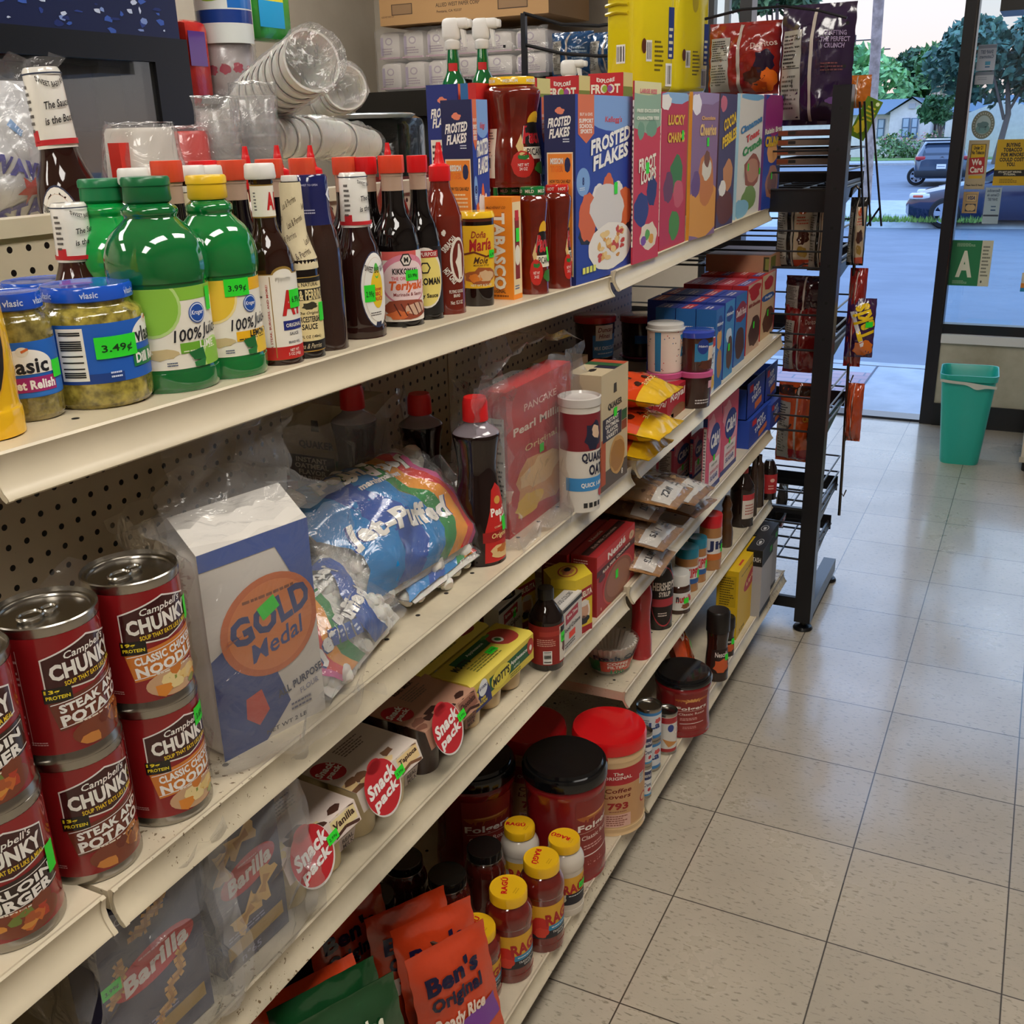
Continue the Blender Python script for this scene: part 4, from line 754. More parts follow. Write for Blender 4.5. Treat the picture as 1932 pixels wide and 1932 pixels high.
# barbecue sauce
SB = [(0, 0), (.9, 0), (.97, .012), (1, .05), (.96, .075), (.97, .1), (1, .3), (.99, .45), (.9, .53), (.72, .6), (.6, .66), (.56, .7)]
def bbq(c, r, h, label, face=-15, body='#2b1410', tilt=None, main=True, price=None, honey=False):
    M = Matrix.Translation(c) @ (tilt or Matrix()); t = thing('barbecue_sauce_bottle', label, 'bottle', c, M=M); rf = turned(t, 'bottle', SB, r, h, body, 'liquid', 40, sx=.86, flute=lambda a, z: 1 - (.03 * (math.sin(26 * a) > .3) if z < .075 * h else 0))
    rs = turned(t, 'neck_sleeve', [(.6, .68), (.6, .72), (.57, .86), (.56, .985), (.5, 1), (0, 1)], r, h, '#efece4', 'gloss', 36, False, cap=False, sx=.9)
    P = Print(); P.rect(0, -h * .135, r * 3.6, h * .022, '#c8232b', 1); P.rect(-r * .5, -h * .11, r * .3, h * .05, '#c8232b', 1); P.rect(0, h * .135, r * 3.5, h * .006, '#23304a', 1); P.text("SWEET BABY RAY'S", r * .45, h * .09, h * .022, '#2a2626', 2, r * 1.0, bold=.02, arc=-22, rot=.1); P.text('The Sauce', r * .42, h * .015, h * .03, '#1b1919', 2, r * .82, shear=.25, rot=.12, bold=.02); P.text('is the Boss!', r * .42, -h * .045, h * .03, '#1b1919', 2, r * .92, shear=.25, rot=.12, bold=.02); P.micro(-r * .5, 0, r * .25, h * .2, 7, '#55504c'); label_on(t, P, on_cyl(rs, D(-32 if tilt is None else -55), h * .84), r * .6, 'sleeve_print')
    if main:
        P = Print(); W, H = r * .78, h * .235; P.ell(0, 0, W, H, '#2c3350', 1, 32); P.ell(0, 0, W * .95, H * .965, '#f0ede6', 2, 32); P.ell(0, 0, W * .8, H * .85, '#d9c2b0', 3, 32); P.ell(0, 0, W * .785, H * .84, '#f0ede6', 4, 32)
        if honey: P.ell(0, H * .02, W * .42, H * .5, '#f0c92a', 5, 24); P.ell(0, H * .5, W * .16, H * .2, '#57c04a', 5); P.text('Honey\nBBQ\nSAUCE', 0, -H * .1, H * .36, '#c8362a', 6, W * .62, bold=.03)
        else: P.ell(0, H * .08, W * .55, H * .22, '#c8432f', 5, 40, 0, PI); P.ell(0, H * .08, W * .5, H * .2, '#3a9bc4', 6, 24, 0, PI); P.text('BARBECUE\nSAUCE', 0, -H * .2, H * .3, '#2a2626', 5, W * 1.1, bold=.03)
        P.text("SWEET BABY RAY'S", 0, H * .52, H * .16, '#2a2626', 5, W * 1.35, bold=.02, arc=-16); P.micro(0, -H * .62, W, H * .12, 2, '#55504c', 5)
        label_on(t, P, on_cyl(rf, D(face), h * .3, .86), r)
        if price: sticker(t, on_cyl(rf, D(face), h * .3, .86), *price, du=r * .3)
    return t
fc, fr_, fh = spot(688, 641, 96, 'S1L', 325); bbq(fc, fr_, fh, 'barbecue sauce bottle with a white neck sleeve standing right of the navy sleeved bottle', -8, main=True, price=(-.012, -.003, .015, .02, '2.99¢'), honey=True)
c, h = behind(132, 385, fc.x - .1, 'S1L'); c = on_x(150, 520, -.35); c.z = deck('S1L', c.y); bbq(c, fr_, hfit(c, 382), 'barbecue sauce bottle half hidden by the dark green capped juice', -70, main=False, body='#3a1c18')
p = on_x(150, 400, -.64); c = Vector((p.x, p.y, 1.26)); hh = hfit(c, 118); bbq(c, .043, min(hh, .30), 'big barbecue sauce bottle leaning beyond the back panel, label facing out', -62, tilt=Matrix.Rotation(-.06, 4, 'Y') @ Matrix.Rotation(.03, 4, 'X'), price=(.004, .03, .026, .018, '2.99¢'))
# soy and teriyaki
KF = [(0, 0), (.93, 0), (1, .02), (1, .44), (.97, .5), (.85, .575), (.62, .64), (.5, .7), (.46, .76), (.45, .88), (.47, .885), (.47, .9)]
def soy(c, r, h, label, cap, kind=None, group='soy and teriyaki bottles', face=-42, price=None):
    t = thing('soy_sauce_bottle', label, 'bottle', c, 0, group); rf = turned(t, 'bottle', KF, r, h, lambda p: '#b79a86' if p.z > h * .8 else '#0d0808', 'liquid', 36); screwcap(t, r * .53, h * .9, h, cap, mat='glow_plastic', n=20, top=.97)
    if kind:
        P = Print(); H = h * .42; W = r * 3.1; P.rect(0, 0, W, H, '#efe6dc', 1)
        if kind == 't':
            P.rect(-.15 * r, H * .44, W * .5, H * .12, '#d9605a', 2); P.ell(.1 * r, H * .1, r * 1.2, H * .36, '#e08aa0', 2, 28); P.ell(.1 * r, H * .07, r * 1.05, H * .31, '#f3d9d9', 3, 28)
            P.ell(.1 * r, H * .38, r * .26, r * .28, '#1a1512', 5, 6); P.ell(.1 * r, H * .38, r * .2, r * .22, '#efe6dc', 6, 6); P.text('M', .1 * r, H * .38, r * .2, '#1a1512', 7, bold=.05); P.text('KIKKOMAN', .05 * r, H * .22, H * .08, '#1a1512', 4, r * 1.05, bold=.04); P.text('THE ORIGINAL', 0, H * .12, H * .05, '#c22f5a', 4, r * 1.1); P.text('Teriyaki', .1 * r, H * .0, H * .16, '#e0632a', 4, r * 1.5, bold=.05, shear=.2); P.text('Marinade & Sauce', .15 * r, -H * .11, H * .05, '#8a2a2a', 4, r * 1.3); P.blob(.15 * r, -H * .33, r * 1.05, H * .16, '#9c4a32', 4, 4, 16, .15); P.blob(.45 * r, -H * .32, r * .5, H * .09, '#d8b49a', 5, 6, 12, .2); P.blob(-.35 * r, -H * .4, r * .45, H * .07, '#d9703a', 5, 8, 12, .3)
            for k in range(5): P.line([(r * (-.5 + k * .28), -H * .24), (r * (-.25 + k * .28), -H * .42)], r * .05, '#5c2218', 6)
        else:
            P.rect(0, 0, W, H, '#141010', 1.5); P.ell(0, H * .05, r * 1.1, H * .45, '#efe6dc', 2, 28); P.ell(0, H * .03, r * 1.0, H * .4, '#f0dc7a', 3, 28); P.rect(0, H * .4, r * 1.6, H * .1, '#b32a2a', 4); P.text('ALL-PURPOSE', 0, H * .4, H * .06, '#efe6dc', 5, r * 1.4); P.ell(0, H * .2, r * .3, r * .32, '#1a1512', 5, 6); P.ell(0, H * .2, r * .22, r * .24, '#f0dc7a', 6, 6); P.text('KIKKOMAN', 0, 0, H * .1, '#1a1512', 5, r * 1.7, bold=.04); P.text('Soy Sauce', .1 * r, -H * .22, H * .08, '#1a1512', 5, r * 1.1, bold=.03)
        label_on(t, P, on_cyl(rf, D(face), h * .245), r)
        if price: sticker(t, on_cyl(rf, D(face), h * .245), *price, du=r * .3)
tc_, tr, th_ = spot(757, 617, 88, 'S1L', 293); soy(tc_, tr, th_, 'teriyaki bottle with an orange cap and pink label, frontmost of the orange capped bottles', '#e0492c', 't', price=(.011, .014, .019, .013, '$3.99¢'))
c, r, h = spot(803, 604, 70, 'S1L', 293); soy(c, r, h, 'soy sauce bottle with a red cap and yellow label, right behind the teriyaki', '#d4161c', 's', face=-52)
oc = [(312, 303, .06, '#dd5234', 'orange capped sauce bottle above the dark green juice caps'), (436, 302, .06, '#dd5234', 'orange capped sauce bottle left of the front steak sauce cap'), (506, 300, .065, '#dd5234', 'orange capped sauce bottle behind the front steak sauce cap'), (568, 298, .07, '#dd5234', 'orange capped sauce bottle behind the navy sleeve'), (649, 296, .06, '#dd5234', 'orange capped sauce bottle behind the white neck sleeve'), (686, 296, .04, '#d01a20', 'red capped sauce bottle squeezed right of the white neck sleeve'), (381, 303, .1, '#d01a20', 'sauce bottle cap between the orange caps, third row')]
for u, v, k, cl, l in oc:
    c, h = behind(u, v, tc_.x - k, 'S1L'); soy(c, tr * .97, h, l, cl)
# sriracha
def sriracha(c, r, h, label, prn=False, tipcol='#d4161c'):
    t = thing('chili_sauce_bottle', label, 'bottle', c, 0, 'red tipped chili sauce bottles'); rf = turned(t, 'bottle', [(0, 0), (.92, 0), (1, .02), (1, .52), (.93, .6), (.7, .68), (.52, .73), (.47, .78)], r, h, '#6e2114', 'liquid', 36)
    m = MB(); m.lathe(smooth(sc([(.5, .78), (.52, .785), (.5, .865), (.28, .88), (.2, .92), (.17, .95), (.15, .955), (.1, 1), (0, 1)], r, h), 2), tipcol, 'glow_plastic', 30, cap=False); m.build('nozzle_cap', t)
    if prn:
        P = Print(); H = h * .45; P.ell(r * .6, H * .1, r * .5, H * .3, '#e9ded0', 2, 24); P.ell(r * .62, H * .1, r * .4, H * .26, '#6e2114', 3, 20); P.blob(r * .62, H * .08, r * .2, H * .22, '#e9ded0', 4, 3, 14, .35); P.text('SRIRACHA', r * .1, H * .32, H * .08, '#e9ded0', 3, r * .9, rot=.8, bold=.03); P.text('HOT CHILI', r * .1, -H * .1, H * .08, '#e9ded0', 3, r * .8, rot=-.9, bold=.05); P.micro(-r * .75, .0, r * .35, H * .8, 12, '#d9c9b8', 2); P.rect(-r * .56, 0, .0006, H * .85, '#d9c9b8', 2); P.text('Net: 15.3 OZ', r * .4, -H * .46, H * .05, '#e9ded0', 3, r * .7); P.text('FLYING GOOSE\nBRAND', r * .4, -H * .34, H * .1, '#e9ded0', 3, r * .8); P.blob(-r * .15, H * .46, r * .1, H * .04, '#e9ded0', 3, 5)
        label_on(t, P, on_cyl(rf, D(-48), h * .28), r)
rc, rr_, rh = spot(842, 594, 76, 'S1L', 268); sriracha(rc, rr_, rh, 'red chili sauce bottle with a pointed red nozzle, frontmost of its kind', True)
for u, v, k, l in ((461, 276, .07, 'red nozzle left of the foam cups, over the white caps'), (521, 274, .07, 'red nozzle behind the front steak sauce cap'), (584, 274, .07, 'red nozzle above the navy sleeved bottle'), (730, 269, .06, 'red nozzle above the teriyaki cap')):
    c, h = behind(u, v, tc_.x - k - .055, 'S1L'); sriracha(c, rr_ * .95, h, l)
# mole glass, hot sauce box, small hot sauces
c, r, h = spot(904, 579, 66, 'S1L', 398); t = thing('mole_glass', 'small glass of mole paste with a yellow lid and label', 'jar', c); rf = turned(t, 'glass', [(0, 0), (.86, 0), (.88, .02), (.92, .3), (1, .9), (1.0, .93)], r, h, lambda p: '#5a2a1a' if p.z > h * .85 else '#1a0d0a', 'liquid', 36, False)
m = MB(); m.lathe([(r * 1.0, h * .93), (r * 1.05, h * .935), (r * 1.05, h * .96), (r * .95, h), (.0004, h)], '#f0c22a', 'gloss', 40, cap=False); m.build('lid', t)
P = Print(); H = h * .66; P.rect(0, 0, r * 3.4, H, '#efbd22', 1); P.text('Doña', -.1 * r, H * .36, H * .11, '#a11d22', 3, r * .8, shear=.2); P.text('María', 0, H * .2, H * .19, '#b01f22', 3, r * 1.25, bold=.03, rot=.08, shear=.15); P.poly([(-r * 1.2, H * .05), (-r * .4, H * .1), (r * .3, H * .02), (r * 1.2, H * .08), (r * 1.2, H * .05), (r * .3, -H * .01), (-r * .4, H * .07), (-r * 1.2, H * .02)], '#6b2a14', 3); P.text('Mole', 0, -H * .05, H * .11, '#4a2412', 3, r * .8, shear=.3); P.text('MEXICAN STYLE', 0, -H * .13, H * .03, '#4a2412', 3, r * .9); P.blob(0, -H * .32, r * .95, H * .14, '#a85a2a', 3, 5); P.blob(.3 * r, -H * .3, r * .5, H * .09, '#d9b48a', 4, 6); P.blob(-.4 * r, -H * .33, r * .4, H * .07, '#e0812a', 4, 7); P.text('NET WT 8.25 OZ', 0, -H * .45, H * .04, '#f4ead0', 5, r * 1.3)
label_on(t, P, on_cyl(rf, D(-48), h * .53), r); sticker(t, on_cyl(rf, D(-48), h * .53), r * .7, h * .03, .012, .011, '6.99', du=r * .3)
Pq, dx, dy, h = quad((970, 566), 912, 986, 372, 'S1L'); 
P = Print(); P.text('TABASCO', .004, -.004, dx * .36, '#f3ead8', 3, h * .72, rot=-PI / 2, bold=.05, out=.04, oc='#c8641a'); P.text('McILHENNY CO', 0, h * .4, .004, '#8a4512', 3, dx * .6, shear=.3); P.text('ORIGINAL', 0, -h * .42, .005, '#3a2412', 3, dx * .5); P.micro(0, -h * .465, dx * .7, .006, 1, '#8a4512')
P2 = Print(); P2.rect(0, 0, dy * .92, h * .9, '#f2d9a8', 1); P2.rect(0, 0, dy * .5, h * .6, '#8a2418', 2); P2.rect(0, h * .32, dy * .4, h * .1, '#c8242a', 3); P2.ell(0, -.01, dy * .3, h * .1, '#efe6d2', 3); P2.micro(0, -h * .38, dy * .7, h * .05, 2, '#3a5a9a', 3)
t = box_item('hot_sauce_box', 'orange hot sauce box with tall white letters running down it', 'box', Pq, dx, dy, h, '#f28c1b', P2, P, price=(0, .02, .011, .02, ''))
for u, v, k, l in ((881, 336, .055, 'small red capped hot sauce bottle behind the mole glass'), (841, 338, .09, 'small red capped hot sauce bottle behind the front chili bottle')):
    c, h = behind(u, v, rc.x - k, 'S1L'); t = thing('hot_sauce_bottle', l, 'bottle', c, 0, 'small hot sauce bottles'); turned(t, 'bottle', [(0, 0), (.95, 0), (1, .02), (1, .6), (.75, .68), (.62, .74), (.62, .86)], .023, h, lambda p: '#a8764a' if p.z > h * .76 else '#5a1e12', 'liquid', 24, False); screwcap(t, .0165, h * .86, h, '#d8262b', n=14)
# salsa jars
PJ = [(0, 0), (.92, 0), (1, .025), (1, .1), (.98, .3), (.84, .5), (.84, .6), (.93, .74), (1.0, .84), (.98, .885), (.8, .92), (.78, .95)]
def salsa(c, r, h, label, lid, word, face=-18, prn=True, back=False, price=False):
    P = Print(); H = h * .5; P.ell(r * .1, H * .5, r * .42, H * .2, '#f0b92a', 2, 18, 0, PI); P.blob(r * .05, H * .25, r * .62, H * .28, '#1b1613', 3, 4, 16, .08); P.text('Pace', 0, H * .28, H * .3, '#c3222a', 5, r * 1.0, shear=.2, bold=.05, out=.05, oc='#f4efe6'); P.rect(.05 * r, -H * .05, r * 1.25, H * .22, '#f0e8d4', 4); P.text('PICANTE', .08 * r, -H * .03, H * .13, '#1b1613', 5, r * 1.05); P.blob(-r * .6, -H * .25, r * .42, H * .25, '#c8281e', 5, 6, 18, .06); P.blob(-r * .6, -H * .12, r * .16, H * .05, '#2c7a34', 6, 2, 10, .5); P.text('NET WT\n24 OZ', -r * .6, -H * .3, H * .13, '#f4efe6', 6, r * .4); P.blob(r * .35, -H * .33, r * .5, H * .12, '#3a7a2c', 5, 9, 16, .08); P.poly([(-r * .85, H * .08), (-r * .62, H * .3), (-r * .55, H * .05), (-r * .4, -H * .02), (-r * .7, -H * .1)], '#d9b878', 4)
    if back: P.poly([(x - r * 2.1, y) for x, y in ((-r * .45, -H * .5), (r * .45, -H * .5), (r * .45, H * .4), (-r * .45, H * .4))], '#ece4d0', 3); P.micro(-r * 2.1, H * .15, r * .7, H * .4, 8, '#554c40', 5); P.bars(-r * 2.1, -H * .22, r * .55, H * .24, 5)
    return jar('salsa_jar', label, 'jar', c, r, h, '#6e1c0e', lid, PJ, .82, 'salsa', face, (P, .34), 'salsa jars', (word, '#efe9d8'), .925, price=(r * .45, .006, .009, .022, '') if price else None)
c1, r1, h1 = spot(1008, 556, 56, 'S1L', 352); salsa(c1, r1, h1, 'salsa jar with a green lid right of the orange box', '#1c7a3c', 'MILD', price=True)
c2, r2, h2 = spot(1053, 545, 52, 'S1L', 348); salsa(c2, r2, h2, 'salsa jar with a red lid next to the blue cereal boxes', '#d02a24', 'HOT', 20)
stk = []
for u, v, l in ((902, 352, 'salsa jar with a green lid directly beneath the big stacked salsa jar'), (863, 353, 'salsa jar with a green lid behind the small hot sauces')):
    c, h = behind(u, v, c1.x - .105, 'S1L'); salsa(c, r1, h, l, '#1c7a3c', 'MILD', -30); stk.append((c, h))
c, h = behind(960, 352, c1.x - .1, 'S1L'); salsa(c, r1, h, 'salsa jar with a green lid behind the green and red lidded pair', '#1c7a3c', 'MILD', -30)
zt = c.z + h; p = on_z(935, 352, zt); salsa(Vector((c.x + .01, p.y, zt)), .046, hfit(Vector((c.x + .01, p.y, zt)), 146), 'big salsa jar with a yellow lid stacked on top of other jars', '#f0c22a', 'MEDIUM', -8, back=True)
# ================================================================== CEREALS
def seams(P, w, h, col='#00000022'): return P
def cereal(name, near, ul, ur, vt, s, col, label, front, side=None, group='cereal boxes', top=None, price=None, yaw=0, colf=None, dy=None, dx=None, flap=None):
    Pn, dx_, dy_, h = quad(near, ul, ur, vt, s); return box_item('cereal_box', label, 'box', Pn, dx or dx_, dy or dy_, h, col, front(dy or dy_, h) if front else None, side(dx or dx_, h) if side else None, top, group, price=price, yaw=yaw, colf=colf, flaps=flap)
def ff_side(w, h):
    P = Print(); P.rect(0, h * .28, w, h * .44, '#1b2152', .6); P.blob(0, h * .42, w * .14, h * .017, '#e8866a', 2, 2); P.text('FROSTED', .0, h * .365, h * .045, '#f4f1ec', 3, w * .7, shear=.25, rot=.1, bold=.05); P.text('FLAKES', .0, h * .31, h * .045, '#f4f1ec', 3, w * .62, shear=.25, rot=.1, bold=.05); P.micro(w * .25, h * .27, w * .3, h * .025, 2, '#dfe4f2')
    P.rect(0, -h * .12, w * .84, h * .66, '#f0d9b8', 1); P.rect(0, -h * .12, w * .78, h * .645, '#ee8a2c', 2); P.text('MISSION', -w * .1, h * .165, h * .03, '#f6f1e6', 4, w * .4, bold=.04, out=.03, oc='#1b2152'); P.text('TIGER', -w * .1, h * .125, h * .03, '#ee7a22', 4, w * .36, bold=.05, out=.04, oc='#1b2152'); P.blob(w * .24, h * .145, w * .1, h * .04, '#1f2a55', 3, 6, 8, .1); P.text('HOW YOU CAN HELP', 0, h * .06, h * .018, '#2a2014', 3, w * .66, bold=.03); P.micro(0, -h * .0, w * .6, h * .08, 4, '#f8dcb2', 3); P.micro(0, -h * .13, w * .62, h * .12, 6, '#f8dcb2', 3, 4); P.micro(0, -h * .28, w * .62, h * .12, 6, '#f8dcb2', 3, 5); return P
def ff_front(w, h):
    P = Print(); P.rect(0, 0, w, h, '#24419e', .6); P.ell(w * .15, h * .45, w * .55, h * .14, '#7fa4dc', .7); P.rect(0, h * .52, w * 1.2, .0001, '#24419e'); P.poly([(-w * .46, h * .5), (-w * .2, h * .5), (-w * .2, h * .3), (-w * .33, h * .25), (-w * .46, h * .3)], '#d9714a', 2); P.text('BUY & GIVE', -w * .33, h * .4, h * .016, '#f4efe6', 3, w * .2); P.text('SUPPORT\nSCHOOL\nSPORTS', -w * .33, h * .34, h * .075, '#f4efe6', 3, w * .22, bold=.04)
    P.text("Kellogg's", w * .14, h * .37, h * .04, '#d9464a', 3, w * .3, shear=.2, bold=.02); P.text('FROSTED', w * .1, h * .265, h * .075, '#f6f5f2', 4, w * .68, shear=.2, rot=.13, bold=.06, out=.03, oc='#18265e'); P.text('FLAKES', w * .1, h * .175, h * .075, '#f6f5f2', 4, w * .6, shear=.2, rot=.13, bold=.06, out=.03, oc='#18265e')
    P.ell(-w * .38, h * .05, w * .11, h * .075, '#7ea8e0', 2); P.text('8', -w * .38, h * .055, h * .04, '#16286a', 3, bold=.04); P.micro(-w * .38, h * .015, w * .12, h * .02, 2, '#dfe9f8', 3)
    for (x, y, a, b, c) in ((-.3, -.14, .16, .13, '#d9683a'), (.36, -.12, .13, .12, '#d9683a'), (-.32, -.24, .14, .05, '#1d2230'), (.38, -.22, .1, .05, '#1d2230'), (.05, -.12, .3, .15, '#dcd8d6'), (.05, .0, .1, .08, '#d9683a'), (-.12, -.02, .1, .05, '#e8e4e0'), (.22, -.02, .1, .05, '#e8e4e0'), (.06, -.13, .11, .04, '#2a5a9a'), (.05, -.26, .26, .07, '#2a2d38')): P.blob(w * x, h * y, w * a, h * b, c, 2 + a, int(a * 100), 22, .1)
    P.blob(w * .1, -h * .33, w * .4, h * .135, '#f1ece4', 4, 3, 26, .03); r = random.Random(5)
    for i in range(34): a = r.uniform(0, 6.3); q = r.uniform(0, .85); P.blob(w * .1 + w * .36 * q * math.cos(a), -h * .33 + h * .115 * q * math.sin(a), w * r.uniform(.03, .07), h * r.uniform(.01, .025), r.choice(['#e6b45e', '#d9943f', '#f0cf8c', '#c8463c']), 5 + i * .05, i, 9, .3)
    for i in range(4): P.rect(-w * .38 + i * w * .06, -h * .43, w * .045, h * .035, '#ecec6a', 8)
    return P
def art(bg, words, blobs, extra=None):
    """front of a box: background, words as (text, x, y, h, w, colour[, outline]) and colour shapes"""
    def fn(w, h):
        P = Print(); P.rect(0, 0, w, h, bg, .6)
        for i, (x, y, a, b, c) in enumerate(blobs): P.blob(x * w, y * h, a * w, b * h, c, 1 + i * .15, i + 3, 16, .12)
        for q in words: P.text(q[0], q[1] * w, q[2] * h, q[3] * h, q[5], 6, q[4] * w, bold=.05, shear=.08, rot=q[7] if len(q) > 7 else 0, **({'out': .05, 'oc': q[6]} if len(q) > 6 and q[6] else {}))
        if extra: extra(P, w, h)
        return P
    return fn
def sq(near, *a, **k): return cereal('cereal_box', near, *a, **k)
sq((1087, 540), 1031, 1190, 177, 'S1R' if on_deck(1087, 540, 'S1L').y > -.8 else 'S1L', '#1f2c6e', 'big blue cereal box with a bowl picture, nearest of the front cereal row', ff_front, ff_side, price=(.048, -.002, .016, .02, ''))
def nutr(w, h): P = Print(); P.rect(0, 0, w * .9, h * .8, '#f0ece2', 1); P.micro(0, 0, w * .8, h * .75, 26, '#3a3632', 3); return P
fl_ = art('#c8344a', [("FROOT", 0, .06, .07, .62, '#f0ead8', '#a02238', .1), ('LOOPS', .05, -.01, .065, .55, '#f0ead8', '#a02238', .1), ('LARGE SIZE', 0, .45, .022, .6, '#d9707a'), ('FREE EXCLUSIVE', 0, .345, .018, .8, '#eef0e2'), ('CHARACTER TEES', 0, .305, .018, .8, '#eef0e2')], [(0, .36, .7, .13, '#8fae96'), (0, .47, .7, .045, '#dfd9a4'), (.15, .25, .2, .05, '#6f9a80'), (-.25, .24, .12, .05, '#6f9a80'), (-.2, -.2, .3, .1, '#2c3a7e'), (.2, -.1, .2, .09, '#23306e'), (.1, -.36, .35, .08, '#e6d9c4'), (.05, -.35, .1, .03, '#58a44a'), (.2, -.38, .1, .03, '#e0a03a'), (-.1, -.38, .1, .03, '#7a4aa0')])
r_ = [((1193, 500), 1190, 1241, 152, '#b3283c', 'tall red cereal box with a sage green top, second in the front cereal row', fl_, '#e8e0d0', (.0, .01, .018, .02, '')),
      ((1243, 475), 1236, 1291, 173, '#b81f38', 'crimson cereal box with pale gold lettering, third in the front cereal row', art('#b92c4a', [('LUCKY', .05, .33, .06, .6, '#e8b93a', '#7a1a2a'), ('CHARMS', .05, .22, .06, .62, '#e8b93a', '#7a1a2a')], [(.1, -.02, .25, .13, '#3a7a40'), (.2, -.15, .2, .1, '#c85a6a'), (-.2, -.1, .18, .1, '#6a3a5a'), (.05, -.35, .2, .1, '#4a8a3a'), (0, .47, .6, .04, '#8ab0d8'), (-.35, .44, .2, .05, '#f0ece6')]), '#e8e0d0', (.05, .07, .014, .018, '')),
      ((1299, 455), 1293, 1347, 173, '#d8962e', 'orange and purple cereal box, fourth in the front cereal row', art('#8a6a90', [('Cheerios', .1, .25, .075, .6, '#e8c07a'), ('Chocolate', .1, .33, .025, .5, '#e8b070')], [(0, -.3, .7, .2, '#dd9a3a'), (.1, -.1, .3, .2, '#c87a3a'), (-.3, -.12, .16, .09, '#6a4a80'), (.1, -.02, .18, .08, '#dfd9c8'), (.1, .05, .12, .06, '#7a4a30'), (0, .47, .6, .05, '#9a86b0'), (-.35, .42, .18, .07, '#eeeaf2')]), None, (.02, .05, .016, .018, '')),
      ((1350, 433), 1346, 1381, 176, '#4a3040', 'dark violet cereal box with yellow letters, fifth in the front cereal row', art('#4a4468', [('COCOA', .1, .3, .08, .7, '#f0c82a', '#5a2a14', .2), ('PEBBLES', .1, .18, .08, .8, '#f0c82a', '#5a2a14', .2)], [(.1, -.1, .3, .12, '#c88a5a'), (0, -.35, .5, .14, '#6a3a34'), (-.2, -.2, .2, .06, '#eeeae2'), (-.3, .43, .18, .06, '#c86a80')]), None, (.2, -.02, .012, .018, '')),
      ((1387, 415), 1381, 1432, 176, '#9ac4dc', 'white cereal box with multicoloured letters, sixth in the front cereal row', art('#e4e0d8', [('Cinnamon', -.02, .26, .055, .8, '#4a90c8', '#33304a', .15), ('Toast', .05, .17, .055, .5, '#d84a4a', '#33304a', .15), ('Crunch', .05, .08, .065, .72, '#3aa05a', '#33304a', .15)], [(.1, -.12, .34, .14, '#9a5a4a'), (.12, -.12, .26, .11, '#c08a70'), (.0, -.35, .3, .1, '#7a9a5a'), (-.3, -.42, .3, .08, '#8ac0dc'), (0, .48, .5, .03, '#7ab4dc')]), None, (.1, -.04, .014, .016, '')),
      ((1435, 398), 1430, 1467, 178, '#5a2a6a', 'purple and blue cereal box at the far end of the cereal row', art('#2c4aa8', [('Raisin Bran', .0, .2, .045, .95, '#f0ead8', '#2a1a2a', .05), ('CRUNCH', .05, .1, .085, .95, '#f0c82a', '#8a1a2a')], [(0, .35, .6, .2, '#9a2a7a'), (.0, .0, .3, .1, '#e8a86a'), (.05, -.27, .35, .15, '#a8705a'), (.05, -.27, .26, .1, '#7a4a3a')]), None, (.0, -.06, .014, .018, ''))]
for n_, ul, ur, vt, c_, l_, f_, sd, pr_ in r_:
    sq(n_, ul, ur, vt, 'S1R', c_, l_, f_, nutr if sd else None, price=pr_)
def back_box(ul, ur, vt, x, s, col, label, side=None, front=None, dyy=.19, group='cereal boxes', name='cereal_box', top=None):
    """box in the back row whose -y face shows between two columns"""
    a = on_x(ur, vt, x); b = on_y(ul, vt, a.y); z = deck(s, a.y) if isinstance(s, str) else s; h = a.z - z; dx = a.x - b.x
    return box_item(name, label, 'box', Vector((a.x, a.y, z)), dx, dyy, h, col, front(dyy, h) if front else None, side(dx, h) if side else None, top, group)
fb = front('S1R', -.7)
back_box(830, 888, 187, fb - .07, 1.235, '#1b2152', 'blue cereal box with an orange side, left of the big stacked salsa jar', ff_side, ff_front, .05); back_box(803, 862, 158, fb - .2, 1.24, '#1f2f7e', 'blue cereal box with a nutrition panel, farthest left of the cereals', lambda w, h: (lambda P: (P.text('FROSTED', 0, h * .36, h * .045, '#f4f1ec', 3, w * .7, shear=.25, rot=.1, bold=.05), P.text('FLAKES', 0, h * .31, h * .045, '#f4f1ec', 3, w * .62, shear=.25, rot=.1, bold=.05), P.blob(0, h * .42, w * .14, h * .017, '#e8866a', 2, 2), P.rect(-w * .12, -h * .08, w * .6, h * .6, '#ece6d8', 1), P.micro(-w * .12, -h * .08, w * .52, h * .56, 18, '#3a3632', 3), P)[-1])(Print()), ff_front, .06)
back_box(957, 1020, 183, fb - .085, 1.235, '#1b2152', 'blue cereal box with an orange side, right of the big stacked salsa jar', ff_side, ff_front, .05)
def fr_side(w, h):
    P = Print(); P.rect(0, h * .44, w, h * .12, '#c8242c', 1); P.text('EXPLORE', 0, h * .455, h * .022, '#f4efe2', 3, w * .5, arc=-8, bold=.04); P.text('FROOT', .0, h * .41, h * .05, '#f2ecd8', 3, w * .8, bold=.08, out=.03, oc='#7a1a24'); P.ell(-w * .02, h * .41, w * .07, h * .02, '#9ab83a', 5); P.ell(w * .12, h * .41, w * .07, h * .02, '#a04a9a', 5); return P
for k, (ul, ur, vt, l) in enumerate(((668 + 300, 1013, 147, 'nearest'), (1030, 1092, 142, 'middle'), (1110, 1176, 136, 'farthest'))): back_box(ul, ur, vt, fb - .14, 1.24, '#c8242c', f'red topped cereal box of the back row, {l} of the three', fr_side, lambda w, h: Print().rect(0, h * .4, w, h * .2, '#7a8a3a', 1).rect(0, h * .46, w, h * .08, '#d9d08a', 2), .055)
back_box(868, 897, 156, fb - .16, 1.24, '#cf2a2a', 'red and blue cereal box between the blue box and the stacked salsa jar', lambda w, h: Print().rect(-w * .25, 0, w * .5, h, '#2a6aa8', 1), None, .05)
